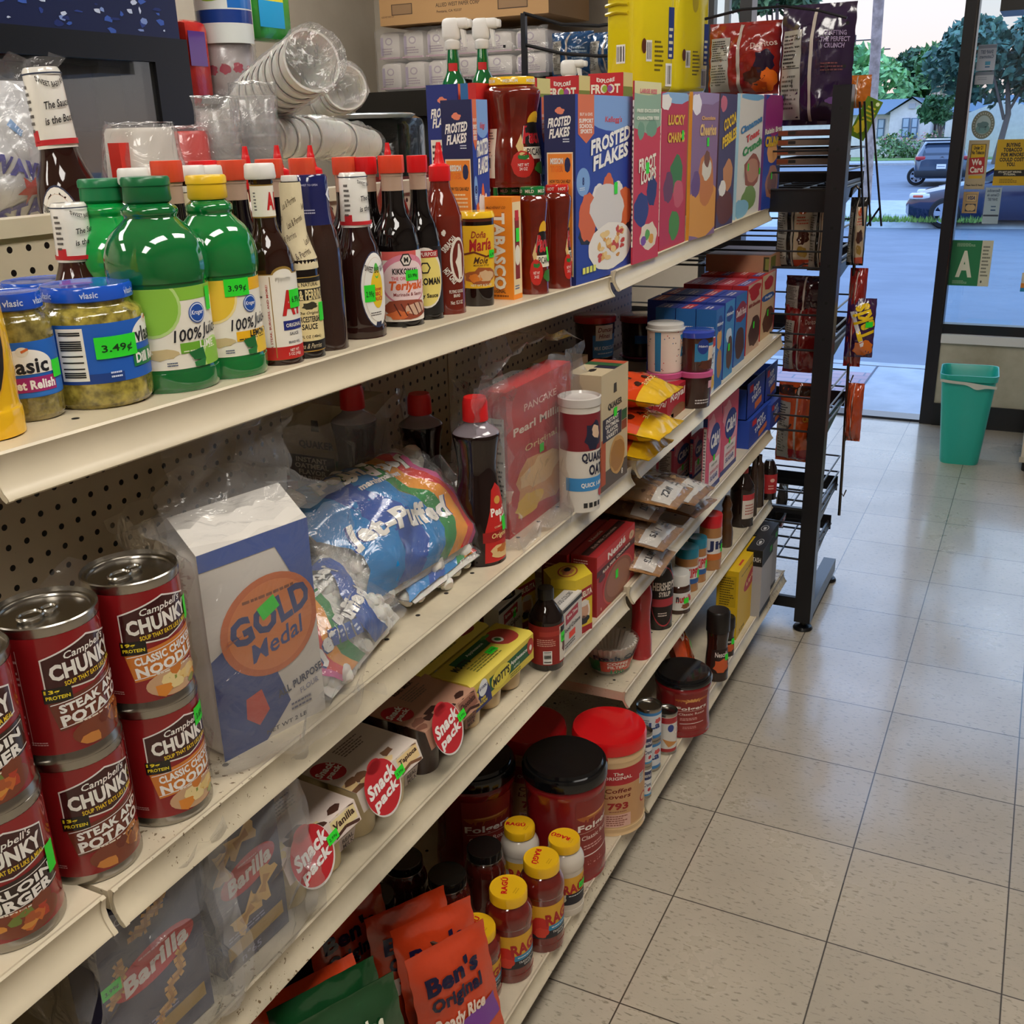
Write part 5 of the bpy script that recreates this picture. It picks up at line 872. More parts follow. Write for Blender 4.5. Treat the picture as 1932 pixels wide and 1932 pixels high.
# ================================================================== BEHIND: FAR SIDE OF THE GONDOLA
def cup_stack(name, label, base, axis, r0, r1, hc, n, pitch, mat='foam', col='#eeeae4', group='stacks of foam cups', wrap=True, seed=1):
    """nested cups along an axis; the open rim of the last cup points along it"""
    z = Vector(axis).normalized(); x = z.orthogonal().normalized(); M = Matrix((x, z.cross(x), z)).transposed().to_4x4(); M.translation = Vector(base)
    t = thing(name, label, 'cups', base, M=M, group=group)
    for k in range(n):
        m = MB(); o = k * pitch; m.lathe([(.0004, o), (r0, o), (r1, o + hc - .006), (r1 * 1.05, o + hc - .004), (r1 * 1.05, o + hc)] if mat == 'cupclear' else [(.0004, o), (r0, o), (r0 * .97, o + .004), (r1, o + hc - .006), (r1 * 1.05, o + hc - .004), (r1 * 1.05, o + hc), (r1 * .97, o + hc), (r0 * .9, o + .008), (.0004, o + .008)], col, mat, 32, cap=False); m.build('cup', t)
    if wrap:
        L_ = (n - 1) * pitch + hc; rr = lambda b: (r0 + (r1 - r0) * min(1, b * 3.)) * 1.1
        film_wrap(t, [lambda a, b: (rr(b) * math.cos(a * 2 * PI), rr(b) * math.sin(a * 2 * PI), L_ * (b * 1.1 - .03)), lambda a, b: (rr(1) * b * math.cos(a * 2 * PI), rr(1) * b * math.sin(a * 2 * PI), L_ * 1.07)], seed=seed, amp=.007, nu=22, nv=18)
    return t
ZB = 1.26
def mid(u, v, x): return on_x(u, v, x)
# big tilted stack, second stack, lying stacks
a = mid(452, 215, -.97); b = mid(560, 135, -.72); ax = b - a; cup_stack('foam_cup_stack', 'largest foam cup stack, leaning with its open mouth up', a, ax, .036, .05, .13, 8, ax.length / 9, seed=3)
a = mid(612, 195, -1.08); b = mid(655, 162, -.93); ax = b - a; cup_stack('foam_cup_stack', 'foam cup stack with its mouth turned outward, right of the largest stack', a, ax, .034, .047, .12, 3, .03, seed=5)
a = mid(640, 258, -.8); b = mid(510, 262, -.8); ax = b - a; cup_stack('foam_cup_stack', 'lying foam cup stack with a round base facing right', a, ax, .03, .038, .11, 5, ax.length / 6, seed=6)
a = mid(700, 272, -.88); b = mid(600, 262, -.88); ax = b - a; cup_stack('foam_cup_stack', 'lying foam cup stack behind, half inside crumpled film', a, ax, .03, .04, .11, 4, ax.length / 5, seed=7)
for k, (u, v, w, l) in enumerate(((476, 180, 92, 'tall clear plastic cup stack right of the other clear stack'), (408, 205, 78, 'shorter clear plastic cup stack in film beside the red bowls'))):
    p = mid(u, v, -.66); q = Vector((p.x, p.y, ZB)); cup_stack('clear_cup_stack', l, q + Vector((0, 0, .0)), (0, 0, 1), .026, .034 - k * .003, .10, 10, (p.z - ZB - .1) / 9, 'cupclear', '#e8ecf0', 'stacks of clear cups', True, 8 + k)
def bowl_stack(u, v, x, label, col, r):
    p = mid(u, v, x); h = p.z - ZB; t = thing('bowl_stack', label, 'bowls', (p.x, p.y, ZB), 0, 'wrapped stacks of bowls')
    for k in range(4): m = MB(); z = k * .009; m.lathe([(r, z), (r * 1.03, z + .003), (r * .97, z + .006), (r * .78, h - .03 + z), (r * .72, h - .024 + z), (.0004, h - .024 + z)], col, 'plastic', 36, cap=False); m.build('bowl', t)
    film_wrap(t, [lambda a, b: (r * (1.08 - .28 * b ** 3) * math.cos(a * 2 * PI), r * (1.08 - .28 * b ** 3) * math.sin(a * 2 * PI), h * 1.03 * b), lambda a, b: (r * .82 * b * math.cos(a * 2 * PI), r * .82 * b * math.sin(a * 2 * PI), h * 1.04)], seed=int(u), amp=.005)
bowl_stack(262, 246, -.62, 'film wrapped stack of white bowls turned upside down', '#e4ddd2', .058); bowl_stack(340, 252, -.70, 'film wrapped stack of red bowls beside the white ones', '#d92b20', .058)
# ice or plate bag far left
t = thing('clear_bag', 'clear plastic bag printed with blue letters and a red star at the left edge', 'bag', M=frame_M(mid(34, 430, -.78), (.25, 1, 0), (0, 0, 1)), loc=None); B = Bag(.17, .19, .1, seed=4, rough=.2, pinch=.1); m = MB(); B.mesh(m, '#d9dade', 'foil'); m.build('contents', t)
P = Print(); P.text('WAVE', -.01, -.0, .022, '#4a4aa8', 3, .08, rot=-.25, bold=.05); P.text('STAR', .01, -.055, .026, '#4a4aa8', 3, .08, rot=.3, bold=.05); P.poly([((.02 if i % 2 else .009) * math.cos(i * PI / 5 + .3) + .0, (.02 if i % 2 else .009) * math.sin(i * PI / 5 + .3) - .028) for i in range(10)], '#e04a3a', 4); P.micro(.06, -.02, .03, .03, 3, '#4a4aa8'); P.rect(.045, .08, .02, .02, '#3a2aa0', 3, .4); P.rect(.0, .05, .012, .02, '#6a9ad0', 3, .7)
m = MB(); P.bake(m, B.fn(.42), .012, .012, mat='paper'); m.build('printed_logo', t); film_wrap(t, [lambda a, b: B.pos((a - .5) * .18, b * .22, .012)], seed=9, amp=.014)
p = mid(228, 300, -.6); t = box_item('snack_packet', 'small red and yellow packet behind the white capped bottles', 'packet', Vector((p.x, p.y, ZB)), .02, .06, p.z - ZB + .02, '#d9362a', Print().text('R', 0, .02, .02, '#7a1a14', 3, bold=.05).rect(0, .03, .05, .03, '#f0c23a', 1))
# black wrapped tubs behind, blue bottles
p = mid(722, 218, -1.2); t = thing('black_bag_pack', 'black plastic wrapped pack behind the red nozzle bottles', 'packet', (p.x, p.y, 0)); m = MB(); m.rbox((-.1, -.08, 0), (.1, .08, p.z), .03, '#0b0b0d', 'foil'); m.build('wrapping', t); m = MB(); m.box((-.101, -.081, p.z - .22), (.101, .081, p.z - .16), '#7a2224', 'plastic'); m.build('red_band', t)
m = MB(); m.lathe([(.0, 0), (.15, 0), (.16, .008), (.15, .012), (0, .012)], '#b8c4d2', 'gloss', 40, cap=False); p = mid(672, 220, -1.2); tag(m.build('serving_tray', M=Matrix.Translation(p - Vector((0, 0, .006)))), 'flat pale tray lying on the black wrapped pack', 'tray')
# shelving along the front wall
def G2(u, v): return on_y(u, v, 2.55)
a, b = G2(718, 180), G2(1035, 150); m = MB(); m.box((a.x, 2.3, 1.56), (b.x + .2, 2.95, on_y(718, 175, 2.4).z - .001), '#1a1816', 'plastic'); m.box((a.x, 2.36, 1.36), (b.x + .2, 2.95, 1.555), '#141312', 'matte'); m.box((a.x, 2.3, 0), (a.x + .05, 2.35, 1.56), '#1a1816', 'plastic'); m.box((b.x + .15, 2.3, 0), (b.x + .2, 2.35, 1.56), '#1a1816', 'plastic'); tag(m.build('storage_rack'), 'black storage rack against the far wall, carrying the tissue packs', 'rack')
def tissue(u0, v0, u1, v1, y, label, seed):
    a, b = on_y(u0, v1, y), on_y(u1, v0, y); w, h = b.x - a.x, b.z - a.z; t = thing('tissue_pack', label, 'packet', (a.x, y, a.z), 0, 'clear wrapped tissue packs'); n = 3
    for i in range(n):
        for j in range(2):
            m = MB(); m.rbox((w * i / n + .004, 0, h * j / 2 + .003), (w * (i + 1) / n - .004, .3, h * (j + 1) / 2 - .003), .03, '#dcd3cc', 'fabricish'); P = Print(); X, Z = w * (i + .5) / n, h * (j + .5) / 2
            P.ell(X, Z + h * .08, .022, .018, '#b9a8b4', 2); P.ell(X, Z + h * .08, .015, .012, '#e2dad4', 3); P.micro(X, Z - h * .08, w / n * .6, h * .12, 3, '#a58fa0', 2, i); P.rect(X - w / n * .3, Z, w / n * .12, h * .3, '#b9a9c0', 2); P.rect(X, Z - h * .19, w / n * .9, h * .025, '#c8a0b0', 2); P.bake(m, on_face((0, -.0006, 0), (1, 0, 0), (0, 0, 1), (0, -1, 0))); m.build('tissue_roll', t)
    film_wrap(t, [lambda p, q: (w * (p * 1.04 - .02), -.012, h * (q * 1.04 - .02))], seed=seed, amp=.012, mat='film_soft', nu=20, nv=12)
tissue(718, 50, 845, 175, 2.4, 'clear wrapped tissue pack at the left end, bulging over the rack', 2); tissue(848, 50, 1032, 150, 2.4, 'clear wrapped tissue pack behind the green spray bottles', 3)
a, b = on_y(718, 50, 2.35), on_y(1035, 22, 2.35); t = thing('cardboard_carton', 'brown cardboard carton lying on top of the tissue packs', 'box', (a.x, 2.35, a.z)); m = MB(); w = b.x - a.x; m.box((0, 0, 0), (w, .5, .35), '#b28a5c', 'matte'); P = Print(); P.rect(w * .14, .05, w * .13, .05, '#4a382a', 2); P.rect(w * .14, .05, w * .12, .043, '#8f7050', 3); P.rect(w * .8, .04, w * .17, .055, '#4a382a', 2); P.rect(w * .8, .04, w * .16, .046, '#8f7050', 3); P.text('ALLIED WEST PAPER CORP', w * .48, .055, .018, '#4a382a', 3, w * .26); P.text('Fontana, CA 92337', w * .43, .025, .013, '#4a382a', 3, w * .15); P.text('ALLIED WEST PAPER CORP', w * -.0 + w * .05, .0 + .02, .008, '#6a5038', 3, w * .08)
P.bake(m, on_face((0, 0, .02), (1, 0, 0), (0, 0, 1), (0, -1, 0)), mat='matte'); m.build('box_body', t)
a, b = on_y(735, 232, 2.45), on_y(815, 200, 2.45); m = MB(); m.box((a.x, 2.45, a.z - .4), (b.x + .6, 2.8, b.z), '#8e2f2a', 'paper'); P = Print(); W = b.x - a.x; P.rect(a.x + W * .25, b.z - .08, W * .3, .1, '#d9d2c4', 1); P.rect(a.x + W * .9, b.z - .12, W * .5, .06, '#d9d2c4', 1); P.bake(m, on_face((0, 2.4495, 0), (1, 0, 0), (0, 0, 1), (0, -1, 0))); tag(m.build('red_carton'), 'dark red and white carton under the black rack shelf', 'box')
# green spray bottles
for i, (u, vt, l) in enumerate(((852, 34, 'left of the two green spray bottles with white triggers'), (908, 34, 'right of the two green spray bottles with white triggers'), (1074, 113, 'spray bottle of which only the white trigger shows, above the red cereal tops'))):
    p = on_x(u, vt, -.86 if i < 2 else -.75); h = p.z - ZB; t = thing('spray_bottle', l, 'bottle', (p.x, p.y, ZB), D(8), 'spray bottles'); m = MB(); R_ = .046
    m.lathe(smooth([(0, 0), (R_, 0), (R_ * 1.02, .02), (R_, h * .4), (R_ * .9, h * .66), (R_ * .5, h * .74), (R_ * .42, h * .8), (.017, h * .84), (.016, h * .86)]), '#0f6a33', 'greenglass', 30, sx=.75); m.build('bottle', t); P = Print(); P.rect(0, 0, .03, .018, '#c8242a', 1); m = MB(); P.bake(m, on_cyl(lambda z: .0225, D(-70), h * .765, .75), .004); m.rbox((.02, -.012, h * .62), (.034, .02, h * .68), .006, '#c9ccc8', 'gloss'); m.build('printed_label', t)
    m = MB(); m.lathe([(.017, h * .85), (.019, h * .855), (.019, h * .89), (.014, h * .9)], '#e8e6e2', 'plastic', 24); m.rbox((-.024, -.017, h * .89), (.022, .017, h * 1.0), .012, '#e8e6e2', 'plastic', n=3); m.rbox((.0, -.013, h * .945), (.045, .013, h * .998), .009, '#e8e6e2', 'plastic', n=3); m.rbox((.04, -.009, h * .95), (.052, .009, h * .99), .004, '#e8e6e2', 'plastic'); m.add([(.022, -.006, h * .95), (.034, -.006, h * .94), (.036, -.006, h * .86), (.03, -.006, h * .86), (.022, .006, h * .95), (.034, .006, h * .94), (.036, .006, h * .86), (.03, .006, h * .86)], [(0, 1, 2, 3), (7, 6, 5, 4), (1, 5, 6, 2), (0, 3, 7, 4), (3, 2, 6, 7)], '#e8e6e2', 'plastic'); m.build('trigger', t)
# yellow jugs
for i, (u, vb, w, x, l) in enumerate(((1242, 172, 118, -.36, 'big yellow plastic jug standing behind the cereal boxes'), (1312, 172, 42, -.47, 'second yellow jug half hidden behind the big one'))):
    p = on_x(u, vb - 60, x); z0 = on_x(u, vb + 4, x).z; t = thing('yellow_jug', l, 'bottle', (x - .045, p.y, z0), D(-18), 'yellow jugs'); hw = w / 2 * depth(p) / F * .98
    if i: hw = .075
    m = MB(); m.rbox((-.05, -hw, 0), (.05, hw, .33), .02, '#e3cf1c', 'gloss', n=4); m.build('jug', t); m = MB()
    for k in range(6): m.tube([(-.045, -hw - .001, .17 + k * .018), (-.01, -hw - .003, .174 + k * .018), (.02, -hw - .001, .17 + k * .018)], .004, '#cdb817', 'gloss', 6)
    m.build('grip_ribs', t); P = Print(); P.bars(hw * .62, -.02 + .06, hw * .34, .05, 3); P.rect(hw * .72, .13, hw * .3, .11, '#2a3a7a', 2); P.micro(hw * .72, .11, hw * .22, .07, 5, '#efe9c8', 4); P.micro(hw * .1, .08, hw * .5, .07, 7, '#6a5c14', 2); P.ell(-hw * .7, .1, hw * .12, .016, '#5a2a12', 2); P.bars(-hw * .45, .09, hw * .3, .045, 3); P.ell(-hw * .05, .24, hw * .2, .028, '#b5a018', 1); m = MB(); P.bake(m, on_face((.0502, 0, .0), (0, 1, 0), (0, 0, 1), (1, 0, 0))); P2 = Print(); P2.bars(.0, .085, .026, .04, 3); P2.bake(m, on_face((0, -hw - .0004, 0), (1, 0, 0), (0, 0, 1), (0, -1, 0))); m.build('printed_label', t)
p = on_x(1262, 172, -.36); tag(MB().box((-.13, -.2, deck('S1R', p.y)), (.02, .22, on_x(1262, 176, -.36).z - .004), '#a98458', 'matte').build('carton', M=Matrix.Translation((p.x - .02, p.y, 0))), 'brown carton under the yellow jugs, mostly hidden behind the cereal boxes', 'box')
# ================================================================== LEFT WALL: COOLER AND PAPER GOODS
cx = -2.35; pa = on_x(348, 40, cx); pb = on_x(0, 107, cx); pt_ = on_x(150, 57, cx); pg = on_x(150, 108, cx); yr = pa.y
t = thing('drink_cooler', 'black glass door drink cooler against the left wall', 'cooler', (cx - .35, yr - 1.2, 0)); inv = Matrix.Translation((-(cx - .35), 1.2 - yr, 0)); m = MB(); m.box((XL + .05, yr - 2.6, 0), (cx - .55, yr, 2.6), '#2a2826', 'plastic', inv); m.box((cx - .55, yr - .15, 0), (cx - .04, yr, 2.6), '#101012', 'plastic', inv); m.box((cx - .55, yr - 2.6, pg.z + .02), (cx - .04, yr - .15, 2.6), '#101012', 'plastic', inv); m.box((cx - .55, yr - 2.6, 0), (cx - .04, yr - 1.75, pg.z), '#101012', 'plastic', inv); m.box((cx - .04, yr - 2.6, pg.z), (cx, yr, pt_.z), '#0f0f11', 'plastic', inv); m.box((cx - .04, yr - .17, 0), (cx, yr, pg.z), '#0f0f11', 'plastic', inv); m.box((cx - .04, yr - 2.6, 0), (cx, yr - 1.7, pg.z), '#0f0f11', 'plastic', inv); m.build('cabinet', t)
m = MB(); m.box((cx - .035, yr - 1.7, .2), (cx - .015, yr - .17, pg.z), '#ffffff', 'cooler_glass', inv); m.build('glass_door', t); m = MB(); m.box((cx - .04, yr - 2.6, pt_.z), (cx - .004, yr - .03, 2.6), '#141c44', 'plastic', inv); P = Print(); r = random.Random(2)
for i in range(420): P.blob(r.uniform(-1.2, 1.3), r.uniform(.0, .3), r.uniform(.004, .022), r.uniform(.003, .012), r.choice(['#2a3f8a', '#3a5ab0', '#7f95cf', '#c5cfe8', '#1d2c6a']), 1 + i * .01, i, 7, .4)
P.bake(m, on_face(inv @ Vector((cx - .0035, yr - 1.4, pt_.z + .01)), (0, 1, 0), (0, 0, 1), (1, 0, 0)), mat='plastic', clip=(1.3, .5)); m.build('lit_header', t)
m = MB(); m.box((cx - .5, yr - 1.7, 1.3), (cx - .08, yr - .17, 1.31), '#8a8a88', 'matte', inv); m.build('inner_shelf', t)
for i in range(14):  # boxes added behind the glass in place of reflected goods
    y = yr - .28 - (i % 7) * .13; z = 1.312 if i < 7 else 1.52; tag(MB().rbox((-.05, -.055, 0), (.05, .055, .2), .01, r.choice(['#8a3a2a', '#b5622a', '#5a6a8a', '#8a7a2a', '#6a3a5a', '#a39a8a']), 'gloss').build('reflection_box', M=Matrix.Translation((cx - .16, y, z))), 'coloured drink carton seen dimly behind the cooler glass', 'carton', 'cartons inside the cooler')
py = on_x(430, 90, -2.45)
t = thing('wall_shelf', None, None, (-2.75, py.y, on_x(438, 182, -2.46).z)); tag(t, 'white wall shelf stacked with paper goods beside the cooler', 'shelf'); m = MB(); m.box((-.35, -.2, -.03), (.32, .5, 0), '#8a8680', 'matte'); m.build('board', t)
def roll(u, v0, v1, w, x, col, label, name='paper_towel_roll', prn=None, mat='fabricish', cat='paper roll'):
    a, b = on_x(u, v1, x), on_x(u, v0, x); r = w / 2 * depth(a) / F; t = thing(name, label, cat, a); h = b.z - a.z; m = MB(); m.lathe([(r * .9, 0), (r, .012), (r, h - .012), (r * .9, h), (r * .25, h), (r * .25, h - .02)], col, mat, 36); m.build('roll', t)
    if prn: m = MB(); prn(r, h).bake(m, on_cyl(lambda z: r, D(-58), h * .5), r * .1, mat='gloss'); m.build('printed_wrapper', t)
    return t, r, h
def virt(r, h): P = Print(); P.rect(0, -h * .05, r * 3, h * .95, '#dfe3df', 1); P.rect(0, -h * .12, r * 3, h * .2, '#233f8a', 2); P.rect(r * .9, h * .3, r * 1.2, h * .6, '#2a6fc0', 2); P.ell(-r * .1, h * .28, r * .75, h * .17, '#8fb83a', 3, rot=.2); P.ell(-r * .1, h * .3, r * .72, h * .16, '#1f5a8a', 4); P.text('Virtue', -r * .1, h * .3, h * .13, '#e9f1e6', 5, r * 1.1, rot=PI, shear=.2, bold=.03); return P
roll(428, -40, 82, 104, -2.45, '#d9d3c8', 'white paper towel roll with an upside down blue and green wrapper', prn=virt)
a = on_x(494, 75, -2.47); m = MB(); m.rbox((-.1, 0, 0), (.0, .22, .45), .03, '#3aa03a', 'foil'); P = Print(); P.rect(.08, .2, .16, .1, '#e0d43a', 1); P.rect(.08, .1, .16, .1, '#2a9ad0', 1); P.rect(.1, .3, .1, .06, '#e6f0e6', 1); P.bake(m, on_face((.0008, 0, 0), (0, 1, 0), (0, 0, 1), (1, 0, 0)), mat='gloss'); tag(m.build('paper_pack', M=Matrix.Translation(a)), 'green, yellow and blue pack right of the paper towel roll', 'packet')
t, r, h = roll(438, 84, 182, 96, -2.46, '#cfc4c4', 'silvery film wrapped roll with pink print below the paper towels', 'wrapped_napkins', lambda r, h: (lambda P: ([P.blob(r * k * .5, h * .15 * math.sin(k * 3), r * .2, h * .1, '#c83a5a', 2, k) for k in range(-3, 4)], P)[-1])(Print()), 'foil', 'packet')
film_wrap(t, [lambda a, b: (r * 1.1 * math.cos(a * 2 * PI), r * 1.1 * math.sin(a * 2 * PI), h * b)], seed=12, amp=.012)
a = on_x(381, 200, -2.43); m = MB(); m.rbox((-.08, -.04, 0), (0, .09, .3), .03, '#c22c22', 'foil'); m.box((0, -.03, .14), (.0012, .06, .26), '#5a2a8a', 'gloss'); tag(m.build('red_packet', M=Matrix.Translation(a)), 'red and purple packet next to the cooler edge', 'packet')
# ================================================================== SECOND SHELF
def spot_r(u, vb, r, s):
    P0 = on_deck(u, vb, s) if isinstance(s, str) else on_z(u, vb, s); h = ray(u, vb); c = P0 + Vector((h.x, h.y, 0)).normalized() * r; return Vector((c.x, c.y, deck(s, c.y) if isinstance(s, str) else s))
def tin(t, r, h, z=0, pull=True):
    m = MB(); m.lathe([(r * .97, z), (r, z + .001), (r, z + .005), (r * .975, z + .008), (r * .975, z + h - .009), (r, z + h - .006), (r * 1.0, z + h - .001), (r * .975, z + h), (r * .955, z + h - .004), (r * .9, z + h - .005), (r * .86, z + h - .0045), (r * .84, z + h - .006), (.0004, z + h - .006)], '#a9a59e', 'tin', 48, cap=False); m.build('can_body', t)
    if pull:
        m = MB(); R_ = Matrix.Rotation(D(-45 + random.uniform(-60, 60)), 4, 'Z') @ Matrix.Translation((0, 0, z + h - .003)); pts = [(r * (.08 + .25 * math.cos(a)) + r * .2, r * .19 * math.sin(a), .0) for a in [i * PI / 8 for i in range(16)]]
        m.tube([R_ @ Vector(p) for p in pts], .0016, '#cfcbc2', 'tin', 6, closed=True); pts = [(-r * .1 + r * .17 * math.cos(a), r * .13 * math.sin(a), .0) for a in [i * PI / 6 for i in range(12)]]; m.tube([R_ @ Vector(p) for p in pts], .0016, '#cfcbc2', 'tin', 6, closed=True); m.build('pull_tab', t)
def soup(c, h, kind, label, face, price=None, r=.0425):
    t = thing('soup_can', label, 'can', c, 0, 'soup cans'); tin(t, r, h); P = Print(); W = r * .976 * 2 * PI * .995; H = h - .019; P.rect(0, 0, W, H, '#8c1a1e', .3); hw = .036
    P.poly([(-hw, .006), (-hw, .034), (0.004, .046), (hw, .036), (hw, .012), (.004, .003)], '#efe9e2', 2); P.poly([(-hw + .0012, .0075), (-hw + .0012, .033), (.004, .0445), (hw - .0012, .035), (hw - .0012, .0132), (.004, .0045)], '#3c1416', 3)
    P.text("Campbell's", .003, .0345, .0085, '#f0ece4', 5, .042, shear=.25, rot=.06); P.text('CHUNKY', .001, .0225, .0135, '#f0ece4', 5, .06, bold=.06, rot=.06); P.text('SOUP THAT EATS LIKE A MEAL', .006, .0115, .0042, '#e8c52c', 5, .052, bold=.03, rot=.06)
    nm, bg, pr_ = {'n': (('CLASSIC CHICKEN', 'NOODLE'), '#d07a2c', '19g'), 's': (('STEAK AND', 'POTATO'), '#6a2e1e', '13g'), 'b': (('SIRLOIN', 'BURGER'), '#2e1a16', '15g')}[kind]
    P.poly([(-.036, -.004), (.044, .006), (.044, -.022), (-.03, -.032)], bg, 2); P.rect(-.027, .0015, .022, .013, '#17130f', 4); P.text(pr_, -.031, .0045, .0042, '#e8d42c', 6, .011, bold=.04); P.text('PROTEIN', -.027, -.0005, .0032, '#e8d42c', 6, .018, bold=.03); P.line([(-.034, -.0075), (.042, .002)], .0008, '#efe9e2', 3); P.line([(-.03, -.0295), (.044, -.0195)], .0008, '#efe9e2', 3)
    P.text(nm[0], .004, -.0085, .0075, '#f2eee6', 5, .062, bold=.05, rot=.12); P.text(nm[1], .003, -.0195, .0095, '#f2eee6', 5, .06, bold=.06, rot=.12); P.micro(.006, -.0275, .05, .003, 1, '#e9dcc8', 4)
    cs = {'n': ['#e3c27a', '#d9a850', '#c8752a', '#d8862e', '#7f8a3a', '#e6cf94'], 's': ['#8a4a2a', '#b5702e', '#5a2a1c', '#c8803a', '#6a2a1a', '#a05a2a'], 'b': ['#a8542a', '#6e7a34', '#c2642a', '#b03a22', '#d08a3a', '#7a3a22']}[kind]; q = random.Random(ord(kind))
    P.ell(.008, -.039, .03, .0135, '#c9a07a' if kind == 'n' else '#7a3a24', 3)
    for i in range(13): P.blob(.008 + q.uniform(-.022, .024), -.038 + q.uniform(-.009, .012), q.uniform(.005, .01), q.uniform(.003, .0065), cs[i % 6], 4 + i * .1, i, 8, .25)
    P.micro(-.045, -.042, .02, .004, 2, '#d9a8a4', 3); P.micro(-.062, 0, .016, .07, 14, '#d9a8a4', 2); P.rect(-.054, 0, .0005, .085, '#d9a8a4', 2); m = MB(); P.bake(m, on_cyl(lambda z: r * .977, D(face), h / 2), r * .09, mat='gloss'); m.build('paper_label', t)
    if price: sticker(t, on_cyl(lambda z: r * .978, D(face), h / 2), *price, du=r * .3)
for u, vb, vt, kd, f1, f2, nm, pr in ((326, 1557, 1050, 'n', -14, -10, 'orange banded chicken soup can', (.038, .02, .014, .022, '')), (188, 1666, 1120, 's', -2, -12, 'brown banded steak soup can', None), (38, 1792, 1195, 'b', -26, -28, 'black banded burger soup can at the left edge', (.04, .0, .012, .026, ''))):
    c = spot_r(u, vb, .0425, 'S2L' if kd != 'b' else 'S2K'); h = min(hfit(c, vt) / 2, .125); soup(c, h, kd, nm + ', lower can of its stack', f2, pr if kd != 'n' else (.026, .036, .02, .018, '3.69¢')); soup(c + Vector((.002, -.003, h)), h, kd, nm + ', upper can of its stack', f1, pr if kd == 'n' else None)
def box3(name, label, cat, near, ul, ur, vt, s, col, front=None, side=None, top=None, group=None, price=None, colf=None, dx=None, dy=None, h=None, flap=None):
    P, a, b, hh = quad(near, ul, ur, vt, s); a, b, hh = dx or a, dy or b, h or hh; return box_item(name, label, cat, P, a, b, hh, col, front(b, hh) if front else None, side(a, hh) if side else None, top(b, a) if top else None, group, price=price, colf=colf, flaps=flap), P, a, b, hh
# flour in a clear bag
P_ = on_deck(424, 1438, 'S2L'); t = thing('flour_bag', 'white and blue bag of flour with an orange seal inside clear plastic', 'bag', P_, D(-14)); m = MB(); w, h, d = .135, hfit(P_, 1050), .085
m.grid(lambda a, b: (0 + .006 * math.sin(a * PI) * math.sin(b * PI), a * w, b * h), 8, 10, '#ddd7cf', 'paper'); m.rbox((-d, 0, 0), (-.001, w, h), .012, '#ddd7cf', 'paper', n=3); m.grid(lambda a, b: (-d * .5 * b, w * a, h + .03 * b), 4, 3, '#e6e0d6', 'paper'); m.grid(lambda a, b: (-d + d * .5 * b, w * a, h + .03 * b), 4, 3, '#e6e0d6', 'paper')
P = Print(); ff = lambda u, v, o: Vector((.006 * math.sin(min(max(u / w + .5, 0), 1) * PI) * math.sin(min(max(v / h + .5, 0), 1) * PI) + o + .0004, u + w / 2, v + h / 2)); P.poly([(-w / 2, -h / 2), (-w * .1, -h / 2), (w * .15, -h * .35), (w * .0, -h * .1), (-w * .35, h * .05), (-w / 2, .0)], '#2a4488', 1.5); P.poly([(w * .1, h / 2), (w * .5, h / 2), (w * .5, h * .1), (w * .3, h * .25)], '#2f55a8', 1.5); P.rect(0, h * .46, w, h * .08, '#2f55a8', 1); P.ell(w * .05, h * .07, w * .46, h * .24, '#d06a2c', 3, 40); P.ell(w * .05, h * .07, w * .4, h * .21, '#e0803c', 4, 40); P.text('GOLD', w * .05, h * .12, h * .13, '#243a78', 5, w * .74, rot=.18, bold=.05); P.text('Medal', w * .08, -h * .01, h * .09, '#3a4a88', 5, w * .5, rot=.18, shear=.2); P.micro(w * .05, h * .22, w * .5, h * .03, 1, '#8a4a22', 5); P.text('ALL PURPOSE', w * .26, -h * .27, h * .04, '#3a3f55', 4, w * .46, rot=.15, bold=.03); P.text('FLOUR', w * .35, -h * .32, h * .03, '#8a8aa0', 4, w * .2, rot=.15); P.micro(w * .3, -h * .39, w * .3, h * .05, 2, '#6a6a80', 4); P.poly([(-w * .26, -h * .24), (-w * .12, -h * .22), (-w * .06, -h * .34), (-w * .16, -h * .4), (-w * .27, -h * .34)], '#c84a3c', 4); P.text('NET WT 2 LB', w * .1, -h * .46, h * .022, '#4a4a55', 4, w * .4)
P.bake(m, ff, .015, .02, clip=(w / 2, h / 2)); m.build('bag_body', t); sticker(t, ff, w * .02, h * .16, .024, .016, '', .4)
film_wrap(t, [lambda a, b: (.02 + .02 * math.sin(a * PI), -.03 + a * (w + .075), -.0 + b * (h + .02)), lambda a, b: (.02 - a * (d + .03), -.03 + .01 * math.sin(b * 9), b * (h + .03)), lambda a, b: (.03 - b * (d + .04), -.04 + a * (w + .08), h + .025 + .03 * b * math.sin(a * PI)), lambda a, b: (-.03 - .01 * b, -.02 + a * .15 + b * .03, h + .01 + .11 * b), lambda a, b: (.02 + .02 * math.sin(a * 6), -.03 + a * (w + .1), .006 - .004 * a + .012 * b)], seed=21, amp=.014, nu=14, nv=18, scale=6)
film_wrap(t, [lambda a, b: (-.04 - .05 * a, -.05 - .19 * a + .02 * b, h * .62 + b * .07 + .03 * math.sin(a * 5))], 'loose_plastic', seed=4, amp=.012, nu=12, nv=8, scale=6)
